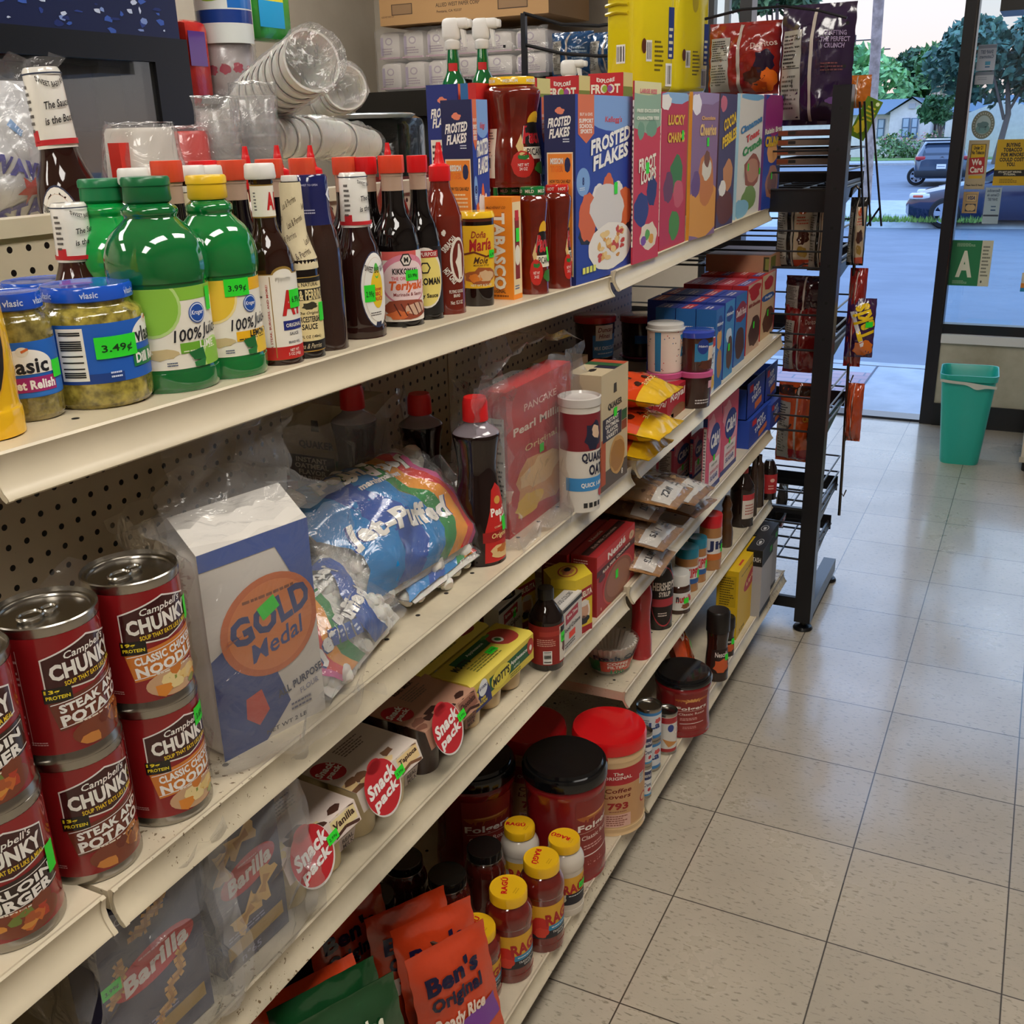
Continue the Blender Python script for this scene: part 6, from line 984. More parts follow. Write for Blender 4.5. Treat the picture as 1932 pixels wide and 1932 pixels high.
# syrups
SY = [(0, 0), (.94, 0), (1, .03), (1, .2), (.93, .34), (.8, .5), (.76, .58), (.84, .7), (.92, .77), (.86, .8), (.5, .84), (.42, .87)]
def syrup(c, r, h, label, face=-24, price=None):
    t = thing('syrup_bottle', label, 'bottle', c, 0, 'pancake syrup bottles'); rf = turned(t, 'bottle', SY, r, h, lambda p: '#8a8088' if p.z > h * .79 else '#1a0807', 'liquid', 36); m = MB(); m.lathe([(r * .45, h * .86), (r * .5, h * .865), (r * .48, h * .97), (r * .42, h), (.0004, h)], '#d81f22', 'glow_plastic', 32, cap=False); m.build('flip_cap', t)
    P = Print(); H = h * .4; P.poly([(r * x, H * y) for x, y in ((-.75, -.6), (.9, -.6), (.9, .1), (.6, .28), (.35, .5), (0, .6), (-.3, .5), (-.45, .2), (-.7, -.1))], '#c8231f', 1); P.text('Pearl', 0, H * .17, H * .12, '#f4eee2', 3, r * .8, bold=.04); P.text('Milling', .02, H * .03, H * .13, '#f4eee2', 3, r * .95, bold=.04); P.text('COMPANY', 0, -H * .06, H * .03, '#f0c8a0', 3, r * .6); P.rect(0, -H * .2, r * 1.6, H * .16, '#a01a1a', 2); P.text('Original', 0, -H * .2, H * .1, '#f0d890', 3, r * .9, shear=.2); P.ell(0, H * .34, r * .2, H * .06, '#d9a04a', 3); P.blob(.1 * r, -H * .46, r * .6, H * .12, '#e8c48a', 3, 4); P.blob(.1 * r, -H * .42, r * .3, H * .06, '#c8742a', 4, 5)
    label_on(t, P, on_cyl(rf, D(face), h * .26), r)
    if price: sticker(t, on_cyl(rf, D(face), h * .26), *price, du=r * .3)
sc3, sr3, sh3 = spot(908, 1070, 94, 'S2L', 748); syrup(sc3, sr3, sh3, 'red capped syrup bottle farthest right, beside the bagged pancake mix', -8, (.012, -.004, .014, .022, ''))
c, h = behind(790, 742, sc3.x - .13, 'S2L'); syrup(c, sr3, min(h, sh3 * 1.05), 'red capped syrup bottle in the middle of the three', -20); c, h = behind(662, 727, sc3.x - .2, 'S2L'); syrup(c, sr3, min(h, sh3 * 1.05), 'red capped syrup bottle farthest left, deep in the shade', -26, (.0, -.002, .018, .02, '5.99'))
def quaker_side(w, h): P = Print(); P.poly([(-w * .06, h * .3), (w * .06, h * .3), (w * .05, h * .38), (-w * .05, h * .38)], '#2a2420', 2); P.text('QUAKER', 0, h * .2, h * .06, '#2a2420', 3, w * .5, bold=.06); P.rect(-w * .1, h * .02, w * .7, h * .2, '#20223a', 2); P.text('INSTANT\nOATMEAL\nFLAVOR\nVARIETY', -w * .1, h * .02, h * .17, '#e8e4da', 3, w * .5, bold=.03); P.rect(w * .36, h * .06, w * .2, h * .09, '#2a5a34', 2); P.rect(w * .36, -h * .03, w * .2, h * .08, '#8a3a22', 2); P.blob(w * .1, -h * .26, w * .3, h * .17, '#c79a5c', 3, 4, 20, .04); P.blob(w * .1, -h * .26, w * .26, h * .14, '#a8763c', 4, 6, 16, .1); P.rect(0, -h * .42, w, h * .16, '#5a4c40', 1.5); P.rect(-w * .42, -h * .25, w * .16, h * .4, '#b5522e', 1.6); P.text('8', w * .28, -h * .44, h * .05, '#efe9dd', 5, bold=.04); return P
def quaker_top(w, d): return Print().rect(w * .22, 0, w * .2, d, '#2a5a34', 1).rect(w * .4, 0, w * .18, d, '#b5482e', 1).rect(w * .05, -d * .2, w * .18, d * .6, '#20223a', 1).blob(-w * .2, 0, w * .1, d * .1, '#2a2420', 1, 3)
box3('oatmeal_box', 'cream oatmeal variety box with dark labels, right of the oats canister', 'box', (1134, 931), 1070, 1180, 710, 'S2L', '#c9b896', quaker_side, lambda w, h: Print().poly([(-w * .1, h * .1), (w * .1, h * .1), (w * .08, h * .2), (-w * .08, h * .2)], '#2a2420', 2).rect(0, -h * .3, w, h * .4, '#b5522e', 1), quaker_top, price=(-.0, .028, .016, .016, ''), dy=.13)
back_box(1000, 1066, 690, -.33, 'S2L', '#c9b896', 'second oatmeal box, only its top showing behind the first', None, None, .12, None, 'oatmeal_box'); back_box(528, 655, 768, -.4, 'S2L', '#b9ab8e', 'oatmeal variety box in the dark behind the marshmallow bags', quaker_side, None, .1, None, 'oatmeal_box')
c, r, h = spot(1094, 968, 76, 'S2L', 745); t = thing('oats_canister', 'tall round oats canister with a clear lid', 'canister', c); rf = turned(t, 'tube', [(0, 0), (1, 0), (1, .94)], r, h, '#d9d4ca', 'paper', 36, False); m = MB(); m.lathe([(r * 1.0, h * .92), (r * 1.05, h * .93), (r * 1.05, h * .995), (r * .98, h), (r * .92, h * .975), (.0004, h * .972)], '#cdc8c2', 'gloss', 36, cap=False); m.build('lid', t)
P = Print(); H = h * .9; P.rect(0, H * .28, r * 4, H * .36, '#7e1f28', 1); P.blob(0, H * .25, r * .5, H * .14, '#20223a', 2, 3); P.blob(.1 * r, H * .28, r * .25, H * .07, '#d9b89a', 3, 4); P.text('QUAKER', .1 * r, H * .03, H * .1, '#20223a', 3, r * 1.5, bold=.06); P.text('OATS', .25 * r, -H * .09, H * .1, '#20223a', 3, r * 1.1, bold=.06); P.rect(0, -H * .23, r * 3, H * .13, '#3a8ac8', 2); P.text('QUICK 1-MIN', 0, -H * .24, H * .05, '#efeee8', 3, r * 1.4, bold=.03); P.ell(.6 * r, -H * .33, r * .3, H * .05, '#b0303a', 4)
for i in range(4): P.rect(-r * .5 + i * r * .28, -H * .44, r * .2, H * .05, '#2a2a2a', 3)
label_on(t, P, on_cyl(rf, D(-22), h * .46), r)
# bagged pancake mix
b_ = box3('pancake_mix_box', 'red pancake mix box inside a puffed clear plastic bag', 'box', (962, 1018), 915, 1078, 742, 'S2L', '#c02a2c', lambda w, h: (lambda P: (P.text('Pearl Milling', 0, h * .2, h * .07, '#f0d8c8', 3, w * .8, bold=.03), P.text('Original', 0, h * .05, h * .06, '#f0c890', 3, w * .5), P.blob(0, -h * .22, w * .38, h * .2, '#d99a5a', 2, 4), P.blob(0, -h * .16, w * .3, h * .1, '#e8bf86', 3, 5), P.blob(-w * .2, -h * .34, w * .2, h * .08, '#e8b83a', 3, 6), P.text('PANCAKE', 0, h * .34, h * .05, '#f0b8a8', 3, w * .5), P)[-1])(Print()), lambda w, h: Print().rect(0, -h * .05, w * .8, h * .75, '#d9d2c8', 1).micro(0, -h * .05, w * .7, h * .7, 22, '#5a5450', 3))
t, _, dx, dy, h = b_; sticker(t, on_face((0, dy / 2, h / 2), (0, 1, 0), (0, 0, 1), (1, 0, 0)), .0, -.0, .016, .014, '')
film_wrap(t, [lambda a, b: (.03 + .015 * math.sin(a * PI) - .03 * b, -.045 + a * (dy + .1), .0 + b * (h + .03)), lambda a, b: (.03 - a * (dx + .06), -.045 + .01 * math.sin(b * 9), b * (h + .02)), lambda a, b: (.0 - b * (dx + .03), -.04 + a * (dy + .09), h + .03 + .03 * math.sin(a * PI)), lambda a, b: (.0 + .02 * b, -.1 + a * .09 - .04 * b, h * .75 + .1 * b), lambda a, b: (-.03, -.02 + a * .07, h + .02 + .06 * b), lambda a, b: (.045 - .02 * b, -.04 + a * (dy + .1), .004 + .014 * b)], seed=31, amp=.016, nu=15, nv=18, scale=6)
t2 = empty('plastic_bag', (sc3.x - .17, sc3.y - .25, deck('S2L', -1.4))); tag(t2, 'crumpled clear plastic bag behind the syrup bottles', 'plastic bag'); film_wrap(t2, [lambda a, b: (.0 + .05 * math.sin(a * PI), a * .34, b * .24), lambda a, b: (-.06, a * .34, b * .24)], seed=35, amp=.02, nu=16, nv=12, scale=6)
# marshmallow bags
def mallow(loc, right, up, w, h, d, label, seed, flip=False, stripes=True):
    B = Bag(w, h, d, seed=seed, rough=.16, seal=.02, edge=.5); t = thing('marshmallow_bag', label, 'bag', None, M=frame_M(loc, right, up), group='marshmallow bags'); r = random.Random(seed)
    m = MB(); B2 = Bag(w * .92, h * .9, d * .7, seed=seed, rough=.1); B2.mesh(m, '#dcd4ca', 'foam', 16, 16); k = .0135 if w > .25 else .0095
    for i in range(150):
        y, z = r.uniform(-.45, .45) * w, r.uniform(.05, .95) * h; s = 1 if r.random() < .8 else -1; p = B.pos(y, z, -k * 1.45, s); q = r.uniform(.75, 1.15) * k; R_ = Matrix.Translation(p) @ Matrix.Rotation(r.uniform(0, 6), 4, Vector((r.random(), r.random(), r.random())).normalized()); m.lathe([(0, -q), (q * .7, -q), (q, -q * .6), (q, q * .6), (q * .7, q), (0, q)], '#e6ded4', 'foam', 10, M=R_, cap=False)
    m.build('marshmallows', t)['kind'] = 'stuff'
    P = Print(); f = -1 if flip else 1
    def band(o0, o1, c, L): P.poly([(x * w * f, y * h) for x, y in [(o0 + .18 * math.sin(k_ * .5) * (1 - k_ / 12), -.5 + k_ / 10) for k_ in range(11)]] + [(x * w * f, y * h) for x, y in [(o1 + .18 * math.sin(k_ * .5) * (1 - k_ / 12), -.5 + k_ / 10) for k_ in range(10, -1, -1)]], c, L)
    band(-.52, .02, '#0f7fc4', 1); band(-.3, -.12, '#1b4fa8', 1.4); band(.02, .11, '#1d8a3c', 1.2); band(.11, .2, '#f09a1c', 1.3); band(.2, .26, '#e0302a', 1.4); band(.26, .31, '#e05a9a', 1.5)
    P.text('Jet-Puffed', -.08 * w, -h * .12, h * .2, '#f2eee6', 4, w * .6, bold=.08, out=.04, oc='#1b3a8a', rot=-.12 * f); P.text('Jet-Puffed', -.05 * w, h * .36, h * .15, '#f2eee6', 4, w * .55, bold=.08, out=.04, oc='#1a5a2a', rot=PI - .1); P.text('marshmallows', -.02 * w, h * .24, h * .05, '#f2eee6', 4, w * .3, bold=.05)
    m = MB(); P.bake(m, lambda u, v, o: B.pos(u, v + h / 2, o * 3 + .002), .01, .01, mat='gloss', clip=(w * .49, h * .47)); m.build('printed_film', t)
    film_wrap(t, [lambda a, b: B.pos((a - .5) * w * 1.04, b * h * 1.02, .006), lambda a, b: (.01 * math.sin(a * 9), w * .47 + a * .045, h * (.1 + b * .8) * (1 - .25 * a) + a * h * .1)], seed=seed, amp=.004, nu=22, nv=18); return t, B
z2 = deck('S2L', -1.5)
A0 = on_deck(752, 1150, 'S2L'); mallow((A0.x + .02, A0.y + .055, z2 + .035), (.05, 1, -.03), (-.68, .05, .66), .31, .19, .085, 'large marshmallow bag with a rainbow print, lying on top of the others', 3)
mallow((A0.x + .035, A0.y + .1, z2 + .02), (.0, 1, .0), (-.8, .0, .05), .24, .15, .04, 'marshmallow bag squashed underneath the big rainbow one', 8)
A1 = on_deck(690, 1262, 'S2L'); tb, B = mallow((A1.x - .002, A1.y + .01, z2 + .012), (-.15, 1, .06), (-.72, -.1, .62), .21, .13, .055, 'smaller bag of mini marshmallows in front, nearest to the flour', 5, True)
P = Print()
for i in range(4): P.rect(-.05 + i * .013, -.02 - i * .004, .011, .018, '#1b4fa0', 6, -.3); P.micro(-.05 + i * .013, -.02 - i * .004, .008, .01, 2, '#e6eefa', 7)
m = MB(); P.bake(m, lambda u, v, o: B.pos(u, v + .065, o + .004), .01, .01); m.build('nutrition_marks', tb)
A2 = on_deck(655, 1288, 'S2L'); mallow((A2.x - .03, A2.y + .02, z2 + .002), (-.1, 1, 0), (-.8, .0, .1), .19, .13, .03, 'flat marshmallow bag under the mini marshmallows', 9)
# chocolate chip bags
def chips(loc, right, up, label, seed):
    B = Bag(.15, .21, .06, seed=seed, rough=.1); t = thing('chocolate_chip_bag', label, 'bag', None, M=frame_M(loc, right, up), group='yellow chocolate chip bags'); m = MB(); B.mesh(m, '#e2b51c', 'foil'); m.build('pouch', t); P = Print(); P.rect(0, .03, .15, .06, '#d9471c', 1); P.blob(0, -.045, .05, .035, '#b98a5a', 2, seed); q = random.Random(seed)
    for i in range(26): P.blob(q.uniform(-.04, .04), q.uniform(-.07, -.02), .007, .006, q.choice(['#d9b07a', '#6a3a22', '#3a1e14', '#c99a62']), 3 + i * .04, i, 7, .3)
    for i in range(5): P.blob(q.uniform(-.05, .05), q.uniform(.01, .05), .007, .007, '#3a1e14', 3, i)
    P.text('CHOCOLATE', 0, .06, .01, '#f0d890', 4, .07)
    for fn in (B.fn(), B.bfn()): mm = MB(); P.bake(mm, fn, .01, .01, mat='gloss'); mm.build('print', t)
c0 = on_deck(1190, 880, 'S2L'); c0.x += .075; c0.y -= .05; zc = deck('S2R', -.7)
chips((c0.x - .24, c0.y + .1, zc + .03), (0, -1, 0), (1, .12, -.1), 'lowest yellow chocolate chip bag of the pile', 1); chips((c0.x - .22, c0.y + .1, zc + .075), (0, -1, 0), (1, .35, -.12), 'middle yellow chocolate chip bag with a nut window', 2); chips((c0.x - .23, c0.y + .12, zc + .125), (0, -1, 0), (1, .3, -.06), 'topmost yellow and orange chocolate chip bag', 3)
# frosting tubs
def tub(c, r, h, col, lid, label, prn=None, face=-35, clearlid=False, group='frosting tubs'):
    t = thing('frosting_tub', label, 'tub', c, 0, group); rf = turned(t, 'tub', [(0, 0), (.88, 0), (.92, .02), (1, .86), (1.0, .88)], r, h, col, 'gloss', 36, False); m = MB(); m.lathe([(r * 1.0, h * .86), (r * 1.08, h * .87), (r * 1.08, h * .9), (r * 1.02, h * .91), (r * 1.0, h * .985), (r * .95, h), (.0004, h)] if clearlid else [(r * 1.0, h * .85), (r * 1.07, h * .86), (r * 1.07, h * .985), (r * 1.02, h), (.0004, h)], lid, 'gloss', 40, cap=False); m.build('lid', t)
    if prn: label_on(t, prn(r, h), on_cyl(rf, D(face), h * .45), r)
    return t
def p_dh(r, h): return Print().rect(.1 * r, -.1 * h, r * 1.5, h * .5, '#3a7ab8', 1).rect(0, h * .2, r * 1.0, h * .34, '#e0d6cc', 2).text('Duncan\nHines', 0, h * .2, h * .24, '#7a1f2c', 4, r * .8, shear=.2).text('MILK CHOCOLATE', .1 * r, -h * .14, h * .08, '#e8eef4', 4, r * 1.3, bold=.03).micro(.1 * r, -h * .26, r, h * .06, 1, '#dfe8f0', 4)
def p_fun(r, h):
    P = Print(); q = random.Random(3); P.rect(0, 0, r * 6, h * .84, '#e6d3c4', .5)
    for i in range(60): P.rect(q.uniform(-2, 2) * r, q.uniform(-.4, .4) * h, .0022, .0022, q.choice(['#7a3a2a', '#3a5a8a', '#c8443a', '#4a3a30']), 1)
    P.poly([(r * .2, h * .33), (r * 1.5, h * .42), (r * 1.4, -h * .1), (r * .3, -h * .12), (r * .4, h * .1)], '#2f7fae', 2); P.text('Funfetti', r * .8, h * .17, h * .16, '#f2c8a8', 4, r * 1.0, bold=.06, out=.04, oc='#8a2a4a', rot=.1); P.text('Vanilla', r * .75, -h * .02, h * .09, '#e8f0f4', 4, r * .55); P.rect(-r * 1.1, 0, r * .35, h * .8, '#2f7fae', 2); return P
def p_pil(r, h): return Print().rect(.2 * r, h * .05, r * 1.8, h * .45, '#2f7fae', 1).ell(-.2 * r, h * .2, r * .36, h * .19, '#1f3a8a', 2).text('Pillsbury', -.2 * r, h * .2, h * .07, '#e8eef6', 4, r * .55).rect(.5 * r, h * .02, r * .7, h * .36, '#e0cdb8', 2).blob(.3 * r, -h * .25, r * .7, h * .13, '#5a2e20', 2, 3)
xs = -.47; cf, rf_, hf = spot(1309, 773, 62, 'S2R', 697); tub(cf, rf_, hf, '#3a1e1a', '#c85a8c', 'dark chocolate frosting tub with a pink lid, lower tub at the front', lambda r, h: Print().rect(.9 * r, 0, r * .7, h * .7, '#6a3a8a', 1).rect(.5 * r, h * .2, r * .5, h * .2, '#d9a8b8', 2).micro(.1 * r, -h * .25, r * 1.4, h * .15, 2, '#cfc8c8', 3)); tub(cf + Vector((0, 0, hf)), rf_ * 1.02, hf * 1.08, '#4a2a22', '#2f49b0', 'chocolate frosting tub with a blue lid, stacked on the pink lidded one', p_pil)
c2_ = Vector((cf.x - .06, on_x(1255, 650, cf.x - .06).y, 0)); c2_.z = deck('S2R', c2_.y); tub(c2_, rf_ * 1.02, hf, '#e0c4cc', '#c85a8c', 'frosting tub with a pink rim beneath the sprinkle tub'); tub(c2_ + Vector((0, 0, hf)), rf_ * 1.08, hfit(c2_, 608) - hf, '#e6d3c4', '#c9c6c0', 'frosting tub with a clear domed lid of sprinkles, stacked at the front', p_fun, -30, True)
m = MB(); q = random.Random(2); zt = hfit(c2_, 608)
for k_, (u, vt, l, pr) in enumerate(((1122, 593, 'red lidded chocolate frosting tub, nearest of the two at the back', p_dh), (1210, 593, 'red lidded frosting tub behind the sprinkle tub', lambda r, h: Print().rect(-.3 * r, .0, r * 1.2, h * .2, '#3a7ab8', 1)))):
    p = on_x(u, vt, -.42); z = deck('S2R', p.y); c = Vector((p.x, p.y, z)); r_ = 38 * depth(p) / F; hh = p.z - z; hl = hh - .105; tub(c, r_, hl, '#4a2430', '#b04a72', ('lower tub with a magenta lid under the nearest red lidded tub', 'lower tub with a magenta lid behind the pudding boxes')[k_]); tub(c + Vector((0, 0, hl)), r_, .105, '#3a1a18', '#a5161c', l, pr)
def royal(w, h): return Print().text('Royal', w * .05, h * .2, h * .3, '#f0e8e0', 3, w * .75, shear=.3, bold=.03).ell(w * .1, -h * .3, w * .4, h * .2, '#8a5a3a', 2).rect(-w * .3, -h * .4, w * .3, h * .2, '#c8a888', 2)
P1, dx1, dy1, h1_ = quad((1258, 800), 1226, 1292, 741, 'S2R')
for k_, l in enumerate(('red gelatin box beneath the sprinkle frosting tub, nearer the aisle', 'red gelatin box next to it, deeper on the shelf', 'red gelatin box at the back by the chip bags')): box_item('gelatin_box', l, 'box', Vector((P1.x - k_ * .034, P1.y - (.0 if k_ < 2 else .0), P1.z)), .032, dy1, h1_, '#b02230', royal(dy1, h1_), Print().text('Royal', 0, h1_ * .1, .018, '#f0e8e0', 3, .026, shear=.2).rect(0, -h1_ * .35, .03, h1_ * .2, '#8a1a24', 2), None, 'red gelatin boxes')
def jf(w, h): return Print().text('JIFFY', 0, h * .17, h * .13, '#2a3a6a', 3, w * .8, bold=.03).poly([(-w * .5, h * .5), (w * .5, h * .5), (w * .5, h * .35), (-w * .5, h * .28)], '#c83a34', 1).blob(.1 * w, -h * .25, w * .4, h * .2, '#e0b454', 2, 3).micro(0, h * .07, w * .7, h * .04, 1, '#4a5a8a', 3)
box3('muffin_mix_box', 'small white and blue muffin mix box beside the pink lidded tub', 'box', (1326, 757), 1321, 1346, 648, 'S2R', '#d9e2ea', jf, price=(0, -.002, .014, .018, ''))
BX = [('#2a6ab0', 'blue pie crust mix box', [('Pillsbury', 0, .3, .05, .7, '#dfe8f4'), ], [(0, .12, .3, .13, '#d9a050'), (.1, -.2, .3, .2, '#b5824a'), (0, .3, .32, .1, '#1f3f8a')], 1344, 1361, 737, 585), ('#3a86c0', 'light blue cake mix box', [('Pillsbury', 0, .33, .05, .7, '#dfe8f4')], [(0, .33, .36, .1, '#1f3f8a'), (0, .05, .3, .1, '#c8d8e8'), (.1, -.2, .3, .22, '#5a3a2c')], 1361, 1381, 717, 572), ('#2f6fb0', 'blue cake mix box with a dark red panel', [("Devil's Food", 0, .25, .1, .8, '#f0dcd8')], [(0, .25, .5, .14, '#8a2438'), (0, -.2, .4, .25, '#4a2a24')], 1381, 1404, 694, 560), ('#c8a890', 'red and tan milk chocolate brownie box', [('Milk Chocolate', 0, .2, .05, .8, '#8a2a24')], [(0, .42, .5, .06, '#b0242c'), (0, .34, .34, .1, '#b0242c'), (.1, -.22, .42, .22, '#4a2a22')], 1404, 1431, 672, 540), ('#d0b088', 'tan fudge brownie box with a blue ribbon', [('Fudge', 0, .14, .05, .5, '#e8eef8')], [(0, .36, .36, .1, '#b0242c'), (0, .14, .5, .06, '#2a5aa0'), (.1, -.24, .42, .2, '#5a3420')], 1431, 1457, 645, 522), ('#c89a78', 'tan brownie box at the far end of its row', [('Supreme', 0, .18, .05, .6, '#8a2a24')], [(0, .36, .36, .1, '#b0242c'), (.1, -.2, .42, .24, '#6a3a2a')], 1457, 1482, 622, 508)]
for j, (cl, nm, ws, bl, u0, u1, vb, vt) in enumerate(BX):
    Pn, _, dy, h = quad((u0 + 2, vb), u0, u1, vt, 'S2R'); tp = '#2a3f9a' if j < 3 else '#b5242c'; dxx = .047 if j < 3 else .042
    if j == 5: dy = min(dy, .43 - Pn.y)
    for k_ in range(4 if j > 0 else 3):
        box_item('baking_mix_box', nm + (', front row' if k_ == 0 else (', second row', ', third row', ', back row')[k_ - 1]), 'box', Vector((Pn.x - k_ * (dxx + .002), Pn.y, Pn.z)), dxx, dy - .002, h, tp, art(cl, ws, bl)(dy, h) if k_ == 0 else None, Print().rect(0, 0, dxx, h, cl, .5).micro(0, -.0, dxx * .8, h * .6, 14, '#e8e0e8', 2) if j == 0 else None, Print().rect(0, 0, dy, dxx * .5, '#b5242c' if k_ % 2 else '#3a4a9a', 1).micro(0, 0, dy * .7, dxx * .4, 2, '#e8dcd8', 2), 'baking mix boxes', price=(.0, -.02, .014, .018, '') if k_ == 0 and j in (1, 3, 4) else None)
zt = Pn.z + h; p_ = on_z(1450, 515, zt + .002); box_item('shipping_carton', 'flat brown and red carton lying on top of the brownie boxes', 'box', Vector((p_.x, p_.y, zt + .001)), on_y(1450, 515, p_.y).x - on_y(1331, 512, p_.y).x, .24, .048, '#a9795c', Print().rect(0, 0, .24, .048, '#b98a6a', .6).rect(-.07, 0, .06, .036, '#6a6a2a', 1).rect(.07, 0, .04, .04, '#d9cfc0', 1), Print().rect(.1, 0, .05, .04, '#3a3418', 1).rect(.1, 0, .04, .03, '#7a7a3a', 2), Print().rect(0, 0, .24, .3, '#5a3a30', 1).rect(0, -.13, .24, .03, '#b5242c', 2))
# ================================================================== THIRD SHELF
def pasta(near, ur, label, shp, name_txt, seed, vt=None):
    P0 = on_deck(near[0], near[1], 'S3L'); h = .192; d = .045
    lo, hi = 0., .3
    for _ in range(40):
        md = (lo + hi) / 2; lo, hi = (md, hi) if proj((P0.x, P0.y + md, P0.z))[0] < ur else (lo, md)
    w = min(max(lo, .1), .15); t = thing('pasta_box', label, 'box', P0, D(-3), 'navy pasta boxes'); m = MB(); m.box((-d, 0, 0), (0, w, h), '#23264a', 'paper'); P = Print(); P.text(name_txt, -.0, h * .42, .008, '#a9a9c0', 3, w * .6); q = random.Random(seed)
    P.ell(0, h * .06, w * .42, h * .105, '#c4242e', 2, 36, rot=.12); P.text('Barilla', .002, h * .055, .019, '#e8e0dc', 4, w * .62, shear=.15, rot=.12, bold=.05); P.micro(0, h * .13, w * .3, .004, 1, '#e8a0a0', 4)
    def bow(x, y, s, a):
        for sg in (-1, 1): P.poly([(x + (u_ * math.cos(a) - v_ * math.sin(a)) * s, y + (u_ * math.sin(a) + v_ * math.cos(a)) * s) for u_, v_ in ((0, -.15), (sg * .5, -.5), (sg * .62, -.3), (sg * .55, -.1), (sg * .64, .1), (sg * .56, .3), (sg * .6, .48), (0, .15))], '#dcb368', 3); P.poly([(x + (u_ * math.cos(a) - v_ * math.sin(a)) * s, y + (u_ * math.sin(a) + v_ * math.cos(a)) * s) for u_, v_ in ((0, -.08), (sg * .3, -.18), (sg * .3, .18), (0, .08))], '#b8863c', 4)
    def curl(x, y, l, a):
        pts = [(x + math.cos(a) * l * t_ - math.sin(a) * .006 * math.sin(t_ * 16), y + math.sin(a) * l * t_ + math.cos(a) * .006 * math.sin(t_ * 16)) for t_ in [i / 16 for i in range(17)]]; P.line(pts, .011, '#d9a655', 3); P.line(pts, .004, '#b98436', 4)
    if shp == 'bow': bow(-.005, h * .29, .034, .3); bow(.02, -h * .1, .034, 1.1); bow(-.01, -h * .2, .034, .5); bow(-w * .35, h * .2, .03, 1.4)
    else: curl(-.02, h * .26, .05, .5); curl(-.05, h * .0, .04, 1.2); curl(-.005, -h * .33, .075, 1.0)
    P.rect(0, -h * .36, w * .86, h * .09, '#a8842c', 2, .03); P.micro(0, -h * .28, w * .8, .008, 2, '#8a8ab0', 3); P.text('n°65' if shp == 'bow' else 'n°34', -.01, -h * .45, .009, '#8a8ab0', 3, w * .3)
    P.bake(m, on_face((0, w / 2, h / 2), (0, 1, 0), (0, 0, 1), (1, 0, 0)), clip=(w / 2, h / 2)); m.build('carton', t)
    film_wrap(t, [lambda a, b: (.016 + .012 * math.sin(a * PI), -.02 + a * (w + .05), b * (h + .02)), lambda a, b: (.016 - a * (d + .03), -.02 + .012 * math.sin(b * 9), b * (h + .02)), lambda a, b: (.02 + .01 * math.sin(b * 7), w + .006 + a * .03 * (1 - b * .4), b * (h + .03))], mat='film_soft', seed=seed, amp=.012, nu=14, nv=18, scale=6); return t, w, h
t, w, h = pasta((230, 2060), 396, 'navy pasta box with twisted pasta pictures, nearer the lower left corner', 'curl', 'CELLENTANI', 41); sticker(t, on_face((0, w / 2, h / 2), (0, 1, 0), (0, 0, 1), (1, 0, 0)), -w * .42, h * .1, .022, .013, '3.99¢')
pasta((428, 1850), 538, 'navy pasta box with bow tie pasta pictures, left of the vanilla pudding pack', 'bow', 'FARFALLE', 43)
def cupp(t, x, y, r, h, col, lab='#e8d9b0'):
    m = MB(); m.lathe([(.0004, 0), (r * .78, 0), (r * .8, .003), (r, h * .95), (r * 1.06, h * .96), (r * 1.06, h), (.0004, h)], col, 'gloss', 28, M=Matrix.Translation((x, y, 0)), cap=False); m.build('pudding_cup', t)
